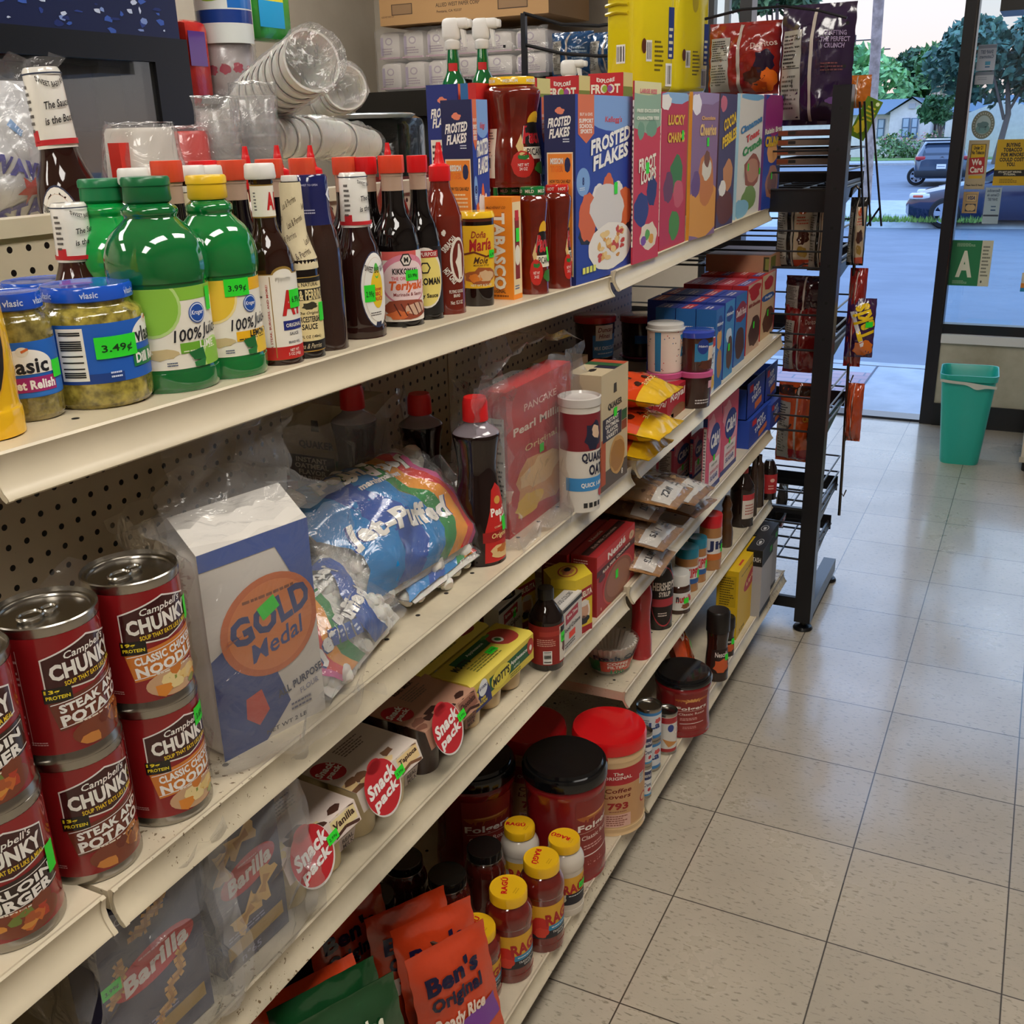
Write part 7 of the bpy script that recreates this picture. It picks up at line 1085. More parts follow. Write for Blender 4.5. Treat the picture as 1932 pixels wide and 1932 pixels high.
def snack(near, label, flavor, col, sleeve, deco, dark, price=True, L_=.135):
    P0 = on_deck(near[0], near[1], 'S3L'); t = thing('pudding_pack', label, 'pudding', P0, D(-2), 'pudding cup packs'); r = .0325; h = .082
    for i in range(2):
        for j in range(2): cupp(t, -.034 - i * .066, .034 + j * .067, r, h, col)
    m = MB(); d = .135; zt = h + .004; zb = h * .68; F_ = .009
    m.add([(0, 0, zt - .004), (0, L_, zt - .004), (-d, L_, zt), (-d, 0, zt), (F_, 0, zb), (F_, L_, zb), (0, 0, zt - .004), (0, L_, zt - .004)], [(0, 1, 2, 3), (4, 5, 7, 6), (0, 3, 3, 0)][:2], sleeve, 'paper')
    m.add([(0, 0, zt - .005), (0, L_, zt - .005), (-d, L_, zt - .001), (-d, 0, zt - .001)], [(3, 2, 1, 0)], sleeve, 'paper')
    m.add([(-d, 0, zt), (-d, L_, zt), (-d, L_, h * .6), (-d, 0, h * .6)], [(0, 1, 2, 3)], sleeve, 'paper')
    H = zt - .004 - zb; ff = on_face((F_ / 2 + .0, L_ / 2, (zt - .004 + zb) / 2), (0, 1, 0), Vector((-F_, 0, H)).normalized(), Vector((H, 0, F_)).normalized())
    P = Print(); P.rect(L_ * .3, .002, L_ * .34, H * .7, deco, 1); P.text(flavor, L_ * .3, .004, .0085, '#3a1e14', 4, L_ * .29, bold=.03, rot=.05); P.line([(L_ * .14, -.01), (L_ * .3, -.006), (L_ * .48, -.012)], .004, dark, 3); P.line([(L_ * .13, .013), (L_ * .25, .017), (L_ * .47, .011)], .0014, dark, 3); P.rect(-L_ * .05, -H * .46, L_ * .9, .004, sleeve, 2); P.bake(m, ff, clip=(L_ / 2, H / 2))
    P = Print(); q = random.Random(len(label))
    for i in range(9): P.blob(q.uniform(-.5, .3) * L_, -d * .4 + q.uniform(-.01, .012), .012, .006, deco if i % 2 else dark, 1 + i * .05, i, 9, .3)
    P.ell(-L_ * .35, -d * .06, .019, .024, '#b9202a', 3, 24, rot=.3); P.text('Snack', -L_ * .35, -d * .02, .011, '#efe9e2', 5, .034, bold=.06, shear=.2, rot=.15); P.text('pack', -L_ * .33, -d * .12, .011, '#efe9e2', 5, .03, bold=.06, shear=.2, rot=.15); P.text('mmm...delicious', -L_ * .08, d * .32, .0045, '#4a3a34', 3, L_ * .5, arc=-4); P.text('REAL MILK', L_ * .1, d * .18, .0065, '#3a2a24', 3, L_ * .34, bold=.03); P.micro(L_ * .12, d * .02, L_ * .42, d * .18, 5, '#7a6a62', 3)
    P.bake(m, on_face((-d / 2, L_ / 2, zt - .002), (0, 1, 0), Vector((-d, 0, .004)).normalized(), Vector((.004, 0, d)).normalized()), clip=(L_ / 2, d / 2)); m.build('card_sleeve', t)
    # big round seal that stands proud of the front edge, and the hanging tab
    m = MB(); P = Print(); s2 = on_face((F_ + .003, L_ * .28, zb + .016), (0, 1, 0), Vector((-.3, 0, 1)).normalized(), Vector((1, 0, .3)).normalized()); P.ell(0.001, -.002, .0345, .038, '#d9d4ce', 1, 36, rot=.3); P.ell(0, 0, .0335, .037, '#c0202a', 2, 36, rot=.3); P.ell(-.004, .031, .014, .009, '#c0202a', 2, 20); P.text('Snack', .001, .008, .0175, '#efebe6', 4, .056, bold=.08, shear=.15, rot=.16); P.text('pack', .003, -.013, .0175, '#efebe6', 4, .05, bold=.08, shear=.15, rot=.16); P.bake(m, s2); m.build('round_seal', t)
    m = MB(); m.add([(F_ + .001, L_ * .66, zb), (F_ + .001, L_ * .9, zb), (F_ - .002, L_ * .88, zb - .02), (F_ - .002, L_ * .68, zb - .02)], [(3, 2, 1, 0), (0, 1, 2, 3)], sleeve, 'paper'); Print().text('REAL\nMILK', 0, 0, .013, '#3a2a24', 3, L_ * .16).bake(m, on_face((F_ + .0004, L_ * .78, zb - .01), (0, 1, 0), (0, 0, 1), (1, 0, 0))); m.build('hanging_tab', t)
    if price: sticker(t, s2, .037, .0, .02, .012, '2.99¢', .1)
snack((545, 1742), 'vanilla pudding pack, nearest of the pudding packs', 'Vanilla', '#d9c48a', '#dccbc0', '#e0cc96', '#4a2a1e'); snack((682, 1600), 'tapioca pudding pack in the middle of the row', 'Tapioca', '#dbc9a2', '#dccdc0', '#e6c890', '#7a5238'); snack((808, 1478), 'brown chocolate pudding pack beside the applesauce', 'Chocolate', '#3a2420', '#b98a72', '#8a5a48', '#3a1c14')
def sauce(P0, label, n=3, L_=.2, price=None):
    t = thing('applesauce_pack', label, 'applesauce', P0, D(-2), 'applesauce packs'); r = .0315; h = .07; d = .075
    for j in range(n): cupp(t, -d / 2, .034 + j * (L_ - .068) / (n - 1), r, h, '#c9ae84')
    zt = h + .018; zb = h * .55; m = MB(); m.add([(.0, 0, zb), (0, L_, zb), (0, L_, zt - .004), (0, 0, zt - .004), (-.006, 0, zt), (-.006, L_, zt), (-d + .006, L_, zt), (-d + .006, 0, zt), (-d, 0, zt - .004), (-d, L_, zt - .004), (-d, L_, zb), (-d, 0, zb)], [(0, 1, 2, 3), (3, 2, 5, 4), (4, 5, 6, 7), (7, 6, 9, 8), (8, 9, 10, 11), (0, 3, 4, 7, 8, 11), (1, 10, 9, 6, 5, 2)], '#d9c44a', 'paper'); H = zt - zb
    P = Print(); P.poly([(-L_ * .5, -H * .5), (-L_ * .5, -H * .1), (-L_ * .38, H * .3), (-L_ * .28, H * .35), (-L_ * .22, -H * .1), (-L_ * .2, -H * .5)], '#1f2a6a', 2); P.ell(-L_ * .33, H * .15, .013, .014, '#e8ecef', 3); P.text('$100K', -L_ * .33, H * .17, .006, '#1f2a6a', 4, .022, bold=.03); P.text('FUEL THEIR\nIMAGINATION', -L_ * .37, -H * .28, .011, '#e8d23a', 4, .036, bold=.04); P.ell(-L_ * .44, H * .02, .008, .007, '#e8d23a', 4)
    P.rect(L_ * .1, H * .02, L_ * .66, H * .5, '#1d5a34', 1, .02); P.ell(-L_ * .05, H * .0, .031, H * .34, '#ead94e', 3, 28); P.text("MOTT'S", -L_ * .05, 0, H * .28, '#1c2416', 5, .05, bold=.08, rot=.06); P.text('Applesauce', L_ * .24, H * .08, H * .17, '#eef0e4', 4, .055, bold=.03); P.text('APPLE', L_ * .2, -H * .12, .004, '#dfe8d4', 4, .02); P.micro(L_ * .22, -H * .34, .05, H * .16, 2, '#5a6a2a', 3); P.blob(L_ * .44, H * .1, .011, H * .3, '#b3392c', 4, 4, 16, .05); P.ell(L_ * .44, H * .05, .004, .005, '#efe9dd', 5)
    P.bake(m, on_face((.0, L_ / 2, (zt + zb) / 2 - .002), (0, 1, 0), (0, 0, 1), (1, 0, 0)), clip=(L_ / 2, H / 2))
    P = Print(); P.rect(-L_ * .05, d * .2, L_ * .5, d * .3, '#1d5a34', 1); P.text('Applesauce', L_ * .0, d * .2, .008, '#e8eedd', 3, .05); P.text("MOTT'S", -L_ * .27, d * .1, .013, '#1c2416', 4, .04, bold=.06); P.blob(L_ * .3, 0, .028, d * .36, '#a83a30', 2, 7, 20, .05); P.ell(L_ * .24, -.0, .009, .01, '#efe9dd', 3); P.ell(L_ * .24, 0, .005, .006, '#2c7a3a', 4); P.blob(L_ * .22, d * .3, .012, .004, '#4a8a3a', 3, 2); P.micro(-L_ * .1, -d * .2, L_ * .4, d * .3, 4, '#7a7a2a', 3)
    P.bake(m, on_face((-d / 2, L_ / 2, zt), (0, 1, 0), (-1, 0, 0), (0, 0, 1)), clip=(L_ / 2, d / 2 - .006)); m.build('card_sleeve', t)
    if price: sticker(t, on_face((-d / 2, L_ / 2, zt), (0, 1, 0), (-1, 0, 0), (0, 0, 1)), *price)
Q = on_deck(893, 1392, 'S3L'); sauce(Q, 'yellow applesauce pack nearest the aisle', 3, .2, (.01, -.01, .024, .013, '2.99¢')); sauce(Q + Vector((-.079, -.005, 0)), 'yellow applesauce pack in the middle, one row back', 3, .2); sauce(Q + Vector((-.158, .01, 0)), 'yellow applesauce pack at the back of the three', 3, .2, (-.0, .01, .024, .013, '2.99¢'))
def extract(c, r, h, label, prn=True):
    t = thing('vanilla_bottle', label, 'bottle', c, 0, 'dark vanilla bottles'); rf = turned(t, 'bottle', [(0, 0), (.92, 0), (1, .02), (1, .62), (.96, .67), (.62, .78), (.44, .84), (.42, .88)], r, h, '#140806', 'liquid', 32, False); screwcap(t, r * .46, h * .87, h, '#15110f', n=18)
    if prn: P = Print(); H = h * .5; P.rect(0, 0, r * 5.2, H, '#8e2018', 1); P.rect(0, H * .3, r * 1.6, H * .12, '#a8352a', 2); P.bars(-r * .35, -H * .3, r * .5, H * .34, 3, True); P.rect(r * .9, 0, r * 1.0, H * .9, '#d9cfc0', 2); P.rect(r * .9, H * .36, r * .8, H * .14, '#1a1a1a', 3); P.blob(r * .9, -H * .1, r * .25, H * .16, '#5a2a1c', 3, 3); P.micro(-r * .4, H * .08, r * 1.1, H * .2, 4, '#d9a090', 3); label_on(t, P, on_cyl(rf, D(-42), h * .34), r); sticker(t, on_cyl(rf, D(-42), h * .34), r * .75, H * .15, .014, .018, '3.49', du=r * .3)
c, r, h = spot(1032, 1268, 66, 'S3L', 1108); extract(c, r, h, 'dark vanilla bottle with a red label and black cap'); c, h2 = behind(938, 1122, c.x - .12, 'S3L'); extract(c, r * 1.1, h, 'dark bottle in the shade behind the applesauce packs')
def food(w, h): return Print().rect(0, h * .42, w, h * .08, '#2a2a2c', 1).poly([(-w * .3, h * .3), (w * .3, h * .34), (w * .3, h * .12), (-w * .3, h * .08)], '#a83040', 2).text('Spice Time', 0, h * .22, h * .09, '#efe6e0', 4, w * .5, bold=.03).text('Food Colors', 0, -h * .02, h * .09, '#2a2a2c', 3, w * .8).rect(0, -h * .2, w * .3, h * .14, '#e8402c', 3).micro(0, -h * .36, w * .7, h * .12, 2, '#5a5a5a', 3)
_, Pf, a, b, hh = box3('food_colour_box', 'small grey and white food colouring box beside the dark vanilla bottle', 'box', (1060, 1240), 1052, 1098, 1152, 'S3L', '#cfc9c2', food, None, lambda w, d: Print().text('FOOD COLORS', 0, 0, d * .3, '#4a4a4a', 2, w * .7), dx=.03)
box_item('food_colour_box', 'food colouring box lying deeper on the shelf behind the vanilla bottle', 'box', Pf + Vector((-.1, -.04, 0)), .03, b, hh, '#cfc9c2', food(b, hh), None, Print().rect(0, 0, b, .006, '#3a3a3a', 1))
# hexagonal drinking chocolate boxes
def hexbox(c, r, h, label):
    t = thing('hexagonal_chocolate_box', label, 'box', c, D(12), 'yellow hexagonal boxes'); m = MB(); m.prism([(r * math.cos(i * PI / 3), r * math.sin(i * PI / 3)) for i in range(6)], 'z', 0, h, '#d9bc2e', 'paper'); s = r * math.sqrt(3) / 2
    for k_, a in enumerate((D(-30), D(-90), D(30))):
        P = Print()
        if k_ != 1: P.rect(0, h * .2, r * .98, h * .2, '#a01f2a', 2, .1); P.text('ABUELITA', 0, h * .2, h * .1, '#f0e6d0', 4, r * .9, bold=.04, rot=.1); P.ell(0, -h * .12, r * .36, h * .22, '#e8d9c8', 2); P.blob(0, -h * .1, r * .26, h * .14, '#c89a80', 3, 4, 18, .05); P.blob(0, -h * .26, r * .3, h * .08, '#2a2a30', 3, 6); P.blob(0, .03 * h, r * .26, h * .05, '#dcd6d0', 4, 6); P.rect(0, -h * .44, r * .98, h * .12, '#a01f2a', 2)
        else: P.text('TABLILLAS\nDE AUTENTICO\nCHOCOLATE MEXICANO', 0, 0, h * .2, '#6a4a14', 3, r * .85); P.line([(-r * .5, h * .33), (r * .5, h * .33)], .0008, '#8a7418', 2)
        P.bake(m, on_face((s * math.cos(a), s * math.sin(a), h / 2), (-math.sin(a), math.cos(a), 0), (0, 0, 1), (math.cos(a), math.sin(a), 0)), clip=(r / 2, h / 2))
    Print().ell(0, 0, r * .6, r * .4, '#a83a2c', 1).ell(0, 0, r * .52, r * .34, '#e0c23a', 2).blob(0, 0, r * .4, r * .25, '#c87a4a', 3, 5).blob(r * .15, r * .05, r * .2, r * .14, '#1d1814', 4, 6).bake(m, on_face((0, 0, h), (0, 1, 0), (-1, 0, 0), (0, 0, 1))); m.build('carton', t)
c, r, h = spot(1072, 1202, 92, 'S3L', 1078); c.z = deck('S3L', c.y); hexbox(c, r, h, 'yellow hexagonal chocolate box with an oval portrait, at the front'); hexbox(c + Vector((-.105, -.02, 0)), r, h, 'dim second hexagonal chocolate box behind the dark vanilla bottle')
def cocoa(w, h): return Print().rect(0, h * .4, w, h * .18, '#c8383a', 1).text('Nestlé', -w * .0, h * .37, h * .11, '#f2e8e0', 4, w * .44, bold=.05, rot=.05).rect(0, h * .2, w, h * .1, '#4a1c1a', 1.5).text('Rich Milk Chocolate', 0, h * .2, h * .05, '#eedccc', 4, w * .7, rot=.05, bold=.03).ell(w * .05, -h * .2, w * .4, h * .36, '#c84a44', 2, 32).ell(w * .05, -h * .2, w * .37, h * .335, '#8a5440', 3, 32).ell(w * .05, -h * .18, w * .31, h * .27, '#9c6850', 4, 32).blob(-w * .38, h * .1, w * .08, h * .06, '#5a2420', 4, 3).text('8', -w * .4, -h * .42, h * .05, '#eedccc', 4).ell(w * .4, h * .35, w * .07, h * .07, '#d9b896', 5).text('30', w * .4, h * .35, h * .05, '#5a2420', 6)
def cotop(w, d): return Print().rect(0, 0, w * .96, d * .3, '#3a1a18', 1).text('Rich Milk Chocolate', 0, 0, d * .14, '#d9b8a8', 3, w * .6).text('Nestlé', 0, d * .33, d * .14, '#e8d0c8', 3, w * .3)
b5 = box3('cocoa_box', 'red hot chocolate box with a round cup picture, frontmost', 'box', (1126, 1166), 1078, 1196, 1053, 'S3L', '#a8282c', cocoa, lambda w, h: Print().rect(0, 0, w * .9, h * .96, '#9c1f26', 1).micro(0, -h * .05, w * .7, h * .6, 12, '#d98a80', 2).micro(0, h * .4, w * .8, h * .08, 2, '#e8c0b8', 2), cotop, 'hot chocolate boxes', price=(.0, -.01, .014, .018, ''))
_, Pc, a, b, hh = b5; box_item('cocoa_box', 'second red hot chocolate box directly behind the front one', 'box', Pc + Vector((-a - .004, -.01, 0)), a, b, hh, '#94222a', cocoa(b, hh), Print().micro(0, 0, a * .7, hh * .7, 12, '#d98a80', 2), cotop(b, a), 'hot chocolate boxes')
# walnut bags in a pile
r = random.Random(6); z3 = deck('S3R', -.6); NB = [(1258, 945, .155, .9, -.14, 'topmost nut bag of the pile, with a white label band'), (1215, 1000, .115, 1.1, -.19, 'nut bag on the left of the second layer'), (1300, 985, .1, .5, -.15, 'nut bag on the right, with a picture of loose nuts'), (1225, 1060, .035, 1.0, -.15, 'nut bag overhanging the shelf edge at the bottom'), (1240, 1030, .075, .7, -.15, 'nut bag in the middle of the pile'), (1305, 1030, .05, .4, -.16, 'right lower nut bag of the pile'), (1190, 930, .13, 1.2, -.3, 'nut bag deep in the shade under the upper shelf')]
for i, (u, v, dz, ay, xx, l) in enumerate(NB):
    p = on_x(u, v, xx); B = Bag(.14, .2, .042, seed=i + 60, rough=.18, seal=.12); M = frame_M((p.x - .15, p.y - .06 + .02, z3 + dz), (.25 * (ay - .7), -1, 0), (1, .25 * (ay - .7), -.1)); t = thing('nut_bag', l, 'bag', None, M=M, group='clear bags of nuts'); m = MB(); B.mesh(m, '#94683f' if i % 3 else '#a87a4c', 'salsa', 18, 22); m.build('nuts', t)['kind'] = 'stuff'; P = Print(); q = random.Random(i)
    for j in range(60): P.blob(q.uniform(-.06, .06), q.uniform(-.07, .05), .007, .005, q.choice(['#c49762', '#8a5a34', '#b98452', '#6e4427']), 1 + j * .02, j, 6, .35)
    P.rect(0, .065, .13, .04, '#d9d2c8', 3); P.text('NUTS' if i else 'NUEZ', .02, .065, .014, '#2a2a30', 4, .04, bold=.05); P.micro(-.035, .065, .03, .02, 2, '#4a4a50', 4)
    if i in (2, 5): P.rect(0, -.04, .12, .06, '#d9c8b4', 2)
    m = MB(); P.bake(m, B.fn(), .012, .012, mat='gloss', clip=(.066, .092)); m.build('print', t); film_wrap(t, [lambda a, b: B.pos((a - .5) * .145, b * .205, .005)], seed=i, amp=.004, nu=16, nv=18)
# sugar
def chf(w, h): return Print().blob(-w * .2, h * .3, w * .25, h * .16, '#e8a0b0', .8, 3).blob(w * .3, -h * .1, w * .16, h * .3, '#e8a0b0', .8, 5).ell(w * .05, h * .12, w * .36, h * .2, '#26408c', 2, 28).text('C&H', w * .05, h * .12, h * .16, '#f0eeee', 4, w * .56, bold=.05, shear=.1).rect(w * .05, -h * .3, w * .7, h * .36, '#ecdfe0', 1.6).text('PURE CANE', w * .05, -h * .18, h * .03, '#3a6a4a', 4, w * .4).text('SUGAR', w * .05, -h * .34, h * .06, '#26408c', 4, w * .5, bold=.03).text('GRANULATED', w * .05, -h * .26, h * .04, '#c83a5a', 4, w * .6).rect(0, -h * .47, w, h * .08, '#2c3a80', 2)
def chs(w, h): return Print().rect(0, 0, w * .7, h * .66, '#e0d4d2', 1).micro(0, 0, w * .6, h * .6, 16, '#5a4a50', 3).rect(0, -h * .44, w, h * .14, '#2c3a80', 2).rect(0, h * .4, w, h * .1, '#2c3a80', 2)
for nr, ul, ur, vt, l in (((1270, 925), 1237, 1302, 838, 'pink sugar carton nearest the nut bags'), ((1306, 905), 1300, 1325, 825, 'second pink sugar carton'), ((1330, 938), 1322, 1357, 783, 'tall pink sugar bag, nearer of the two'), ((1358, 902), 1350, 1388, 758, 'tall pink sugar bag beside the blue pastry boxes')): box3('sugar_package', l, 'sugar', nr, ul, ur, vt, 'S3R', '#d95a78', chf, chs, None, 'pink sugar packages', price=(.0, -.02, .014, .016, ''))
def pop(w, h): return Print().text('POP\nTARTS', w * .0, h * .12, h * .4, '#e6ecf8', 4, w * .5, bold=.06, rot=.1).rect(w * .15, -h * .26, w * .4, h * .2, '#d9773a', 2, .1).rect(-w * .28, h * .3, w * .2, h * .2, '#c8303a', 2)
zp = deck('S3R', 0); PB = [((1412, 848), 1386, 1451, 795, 'lower blue pastry box with a barcode, nearest'), ((1452, 812), 1440, 1472, 765, 'lower blue pastry box at the far end')]
for nr, ul, ur, vt, l in PB: bb = box3('pastry_box', l, 'box', nr, ul, ur, vt, 'S3R', '#2446a6', pop, lambda w, h: Print().bars(-w * .1, -h * .1, w * .5, h * .6, 2), None, 'blue pastry boxes', dx=.12)
_, Pp, a, b, hh = bb; P0, a0, b0, h0 = quad((1412, 848), 1386, 1451, 795, 'S3R')
for i, (pp, bw, l) in enumerate(((P0 + Vector((-.01, .0, h0 + .001)), b0 * .8, 'open blue pastry tray stacked on the lower one, nearest'), (P0 + Vector((-.01, b0 * .86, h0 + .001)), b0 * .6, 'open blue pastry tray stacked behind'))):
    t = thing('pastry_tray', l, 'box', pp, 0, 'blue pastry boxes'); H = h0 * 1.25; d = .13; m = MB(); m.box((-.002, 0, 0), (0, bw, H), '#2446a6'); m.box((-d, 0, 0), (-d + .002, bw, H * 1.2), '#2446a6'); m.box((-d, 0, 0), (0, .002, H * .85), '#2446a6'); m.box((-d, bw - .002, 0), (0, bw, H * .85), '#2446a6'); m.box((-d, 0, 0), (0, bw, .002), '#3a3026'); m.box((-d + .002, .002, .002), (-.002, bw - .002, H * .5), '#4a3a2c'); pop(bw, H).bake(m, on_face((0, bw / 2, H / 2), (0, 1, 0), (0, 0, 1), (1, 0, 0)), clip=(bw / 2, H / 2)); m.build('tray', t)
# ================================================================== FOURTH SHELF (far section)
def spr(u, vb, w, vt, s='S4R'): return spot(u, vb, w, s, vt)
c, r, h = spr(1150, 1283, 92, 1205); t = thing('coffee_filter_stack', 'stack of white fluted coffee filters in printed clear plastic', 'coffee filters', c); m = MB(); fl_f = lambda a, z: 1 + .05 * math.sin(30 * a) * (z / h)
m.lathe([(r * .62, 0), (r * .72, .01), (r * 1.08, h), (r * 1.0, h), (r * .6, .03), (.0004, .028)], '#d6cdc0', 'fabricish', 120, cap=False, flute=fl_f); m.build('filters', t); P = Print(); P.rect(0, -h * .1, r * 2.6, h * .42, '#2c7a4a', 1); P.rect(0, -h * .1, r * 1.5, h * .4, '#c84a3a', 2); P.text('COFFEE\nFILTERS', 0, -h * .06, h * .24, '#f0e8dc', 4, r * .9, bold=.03); P.text('Fresh Cup', 0, h * .2, h * .2, '#1b2a4a', 4, r * 1.9, bold=.06, rot=.03); P.text('100', 0, -h * .3, h * .14, '#2c7a4a', 4, r * .6, bold=.04); rfn = lambda z: r * (.8 + .36 * z / h); m = MB(); P.bake(m, on_cyl(rfn, D(-48), h * .5), r * .08, mat='gloss'); m.build('printed_band', t)
film_wrap(t, [lambda a, b: (r * (.78 + .4 * b) * math.cos(a * 2 * PI), r * (.78 + .4 * b) * math.sin(a * 2 * PI), h * 1.04 * b)], seed=5, amp=.004, nu=30, nv=6)
c, r, h = spr(1208, 1246, 42, 1085); h = min(h, .215); t = thing('ketchup_bottle', 'slim plain red ketchup bottle beside the coffee filters', 'bottle', c); turned(t, 'bottle', [(0, 0), (.95, 0), (1, .02), (.98, .2), (.84, .42), (.84, .6), (.95, .75), (.8, .88), (.5, .94), (.5, 1)], r, h, '#a51f24', 'gloss', 30)
c, r, h = spr(1240, 1190, 56, 1030); h = min(h, .22); t = thing('chocolate_syrup_bottle', 'dark chocolate syrup bottle with an oval red ringed label', 'bottle', c); rf = turned(t, 'bottle', [(0, 0), (.9, 0), (.96, .03), (.98, .2), (1, .5), (.95, .7), (.7, .85), (.5, .9), (.5, 1)], r, h, '#170d0b', 'liquid', 32); P = Print(); P.ell(0, 0, r * 1.0, h * .38, '#b0303c', 1, 32); P.ell(0, 0, r * .94, h * .36, '#1b100e', 2, 32); P.text("HERSHEY'S", 0, h * .14, h * .1, '#e6ddd2', 4, r * 1.6, bold=.04); P.text('SYRUP', 0, h * .04, h * .06, '#e6ddd2', 4, r * .8, bold=.04); P.rect(0, -h * .07, r * 1.7, h * .1, '#b0303c', 3); P.micro(0, -h * .22, r * .9, h * .06, 2, '#d9c9c0', 4); label_on(t, P, on_cyl(rf, D(-45), h * .42), r)
c, r, h = spr(1277, 1160, 48, 1078); jar('hazelnut_spread_jar', 'white lidded spread jar right of the dark syrup', 'jar', c, r, h, '#3a1e14', '#d9d6cf', [(0, 0), (.9, 0), (1, .05), (1, .62), (.95, .7), (.8, .76)], .92, 'liquid', -42, (Print().rect(0, 0, r * 4, h * .45, '#e0dcd6', 1).text('nutella', .1 * r, h * .07, h * .18, '#c8242a', 4, r * 1.4, bold=.06).text('n', -r * .52, h * .07, h * .12, '#1a1a1a', 5, r * .2, bold=.06).blob(.2 * r, -h * .12, r * .4, h * .07, '#8a5230', 3, 3), .33), lidz=.7, price=(.2 * r, h * .02, .014, .014, ''))
def pb(u, vb, w, vt, lid, label, word, wc, band):
    c, r, h = spr(u, vb, w, vt); jar('peanut_butter_jar', label, 'jar', c, r, h, '#a87444', lid, [(0, 0), (.94, 0), (1, .02), (1, .74), (.94, .78), (.94, .8)], .98, 'gloss', -44, (Print().rect(0, 0, r * 5, h * .4, '#dcd8d4', 1).rect(0, -h * .15, r * 5, h * .12, band, 2).text(word, .05 * r, h * .05, h * .2, wc, 4, r * 1.5, bold=.07), .4), lidz=.76, price=(r * .7, 0, .01, .022, ''))
pb(1294, 1118, 44, 1030, '#1f7a94', 'peanut butter jar with a teal lid, nearer', 'SKIPPY', '#c8242a', '#2a5a9a'); pb(1313, 1100, 36, 1012, '#1f7a94', 'peanut butter jar with a teal lid, farther', 'SKIPPY', '#c8242a', '#2a5a9a'); pb(1338, 1077, 42, 968, '#c8202a', 'peanut butter jar with a red lid', 'Jif', '#1f2a5a', '#c86a2a')
c, r, h = spr(1368, 1034, 24, 935); t = thing('honey_bear_bottle', 'small bear shaped honey bottle', 'bottle', c); turned(t, 'bottle', [(0, 0), (.9, 0), (1, .1), (1, .3), (.75, .48), (.9, .58), (.7, .68), (.62, .74), (.75, .82), (.5, .92), (.3, 1)], r * 1.1, h, '#4a2c14', 'liquid', 28)
c, r, h = spr(1397, 996, 44, 880); t = thing('maple_syrup_bottle', 'big dark syrup bottle with a red and white label', 'bottle', c); rf = turned(t, 'bottle', [(0, 0), (.94, 0), (1, .03), (1, .6), (.9, .72), (.5, .86), (.4, .9)], r, h, '#1c0d0a', 'liquid', 32); screwcap(t, r * .42, h * .9, h, '#a8262c'); label_on(t, Print().rect(0, 0, r * 1.5, h * .42, '#d9cfc4', 1).rect(0, h * .16, r * 1.5, h * .1, '#b83038', 2).micro(0, -h * .05, r, h * .2, 4, '#a85a50', 3), on_cyl(rf, D(-30), h * .36), r)
for u, vb, w, vt, l in ((1427, 958, 26, 858, 'plain dark bottle right of the big syrup bottle'), (1418, 975, 18, 865, 'slim dark bottle squeezed behind the big syrup bottle')): c, r, h = spr(u, vb, w, vt); t = thing('dark_bottle', l, 'bottle', c, 0); turned(t, 'bottle', [(0, 0), (.95, 0), (1, .03), (.95, .5), (.7, .8), (.45, .88), (.45, 1)], r, h, '#33221a', 'liquid', 28)
c, r, h = spr(1448, 944, 30, 868); t = thing('red_label_bottle', 'dark bottle with a bright red label at the far end', 'bottle', c); rf = turned(t, 'bottle', [(0, 0), (.95, 0), (1, .03), (1, .7), (.7, .9), (.5, 1)], r, h, '#1c1210', 'liquid', 28); label_on(t, Print().rect(0, 0, r * 3, h * .5, '#b0262a', 1).ell(0, h * .1, r * .3, h * .05, '#e0b0a0', 2).micro(0, -h * .08, r, h * .14, 2, '#e0b0a0', 3), on_cyl(rf, D(-50), h * .42), r)
p = on_x(1466, 1000, -.13); B = Bag(.06, .14, .03, seed=77); t = thing('charcoal_pouch', 'dark pouch with a red corner hanging over the far end of the shelf', 'bag', None, M=frame_M((p.x, p.y + .02, p.z - .0), (0.3, 1, -.35), (-.05, .2, 1))); m = MB(); B.mesh(m, '#1d1a1a', 'foil'); m.build('pouch', t); Print().rect(.01, -.045, .03, .04, '#b5382a', 1).bake(m := MB(), B.fn(), .01, .01, mat='gloss'); m.build('print', t)
# ================================================================== BASE SHELF
def ragu(u, vb, w, vt, label, white=False, face=-28, lid_a=0):
    c, r, h = spot(u, vb, w, 'BL', vt); lt = Print().text('RAGÚ', .0, r * .2, r * .3, '#c8201f', 3, r * .95, bold=.05, rot=lid_a).ell(0, 0, r * .72, r * .72, '#e6b41c', .3).micro(0, -r * .4, r * .5, r * .2, 2, '#c89a1a', 3)
    P = Print(); H = h * .4; P.rect(0, 0, r * 3.6, H, '#e0aa2c', 1); P.text('RAGÚ', .1 * r, H * .14, H * .42, '#b01f22', 4, r * 1.5, bold=.06, rot=.08); P.rect(0, -H * .18, r * 3.6, H * .16, '#3a8ab4', 2, .04) if not white else P.rect(0, -H * .3, r * 3.6, H * .4, '#1c1c28', 2); P.micro(.1 * r, -H * .18, r, H * .06, 1, '#e6eef2', 3)
    if not white: P.rect(0, -H * .38, r * 3.6, H * .24, '#22242c', 2); P.text('TRADITIONAL\nSAUCE', .1 * r, -H * .37, H * .15, '#e8e6e0', 4, r * .9)
    P.blob(-r * .95, -H * .14, r * .42, H * .3, '#c8281e' if not white else '#e6ddc8', 3, 5, 16, .06); P.blob(-r * .85, -H * .3, r * .3, H * .16, '#d8402c' if not white else '#d9cfae', 4, 6)
    return jar('sauce_jar', label, 'jar', c, r, h, '#6e1912' if not white else '#cfc6b8', '#e8b61e', [(0, 0), (.86, 0), (.96, .03), (.97, .1), (.95, .14), (.96, .6), (1, .66), (.98, .76), (.82, .84), (.72, .87)], .8, 'salsa' if not white else 'liquid', face, (P, .38), 'yellow lidded pasta sauce jars', None, .88, price=(.45 * r, H * .12, .02, .013, '2.99¢') if white and vb > 1700 else None, lidtop=lt)
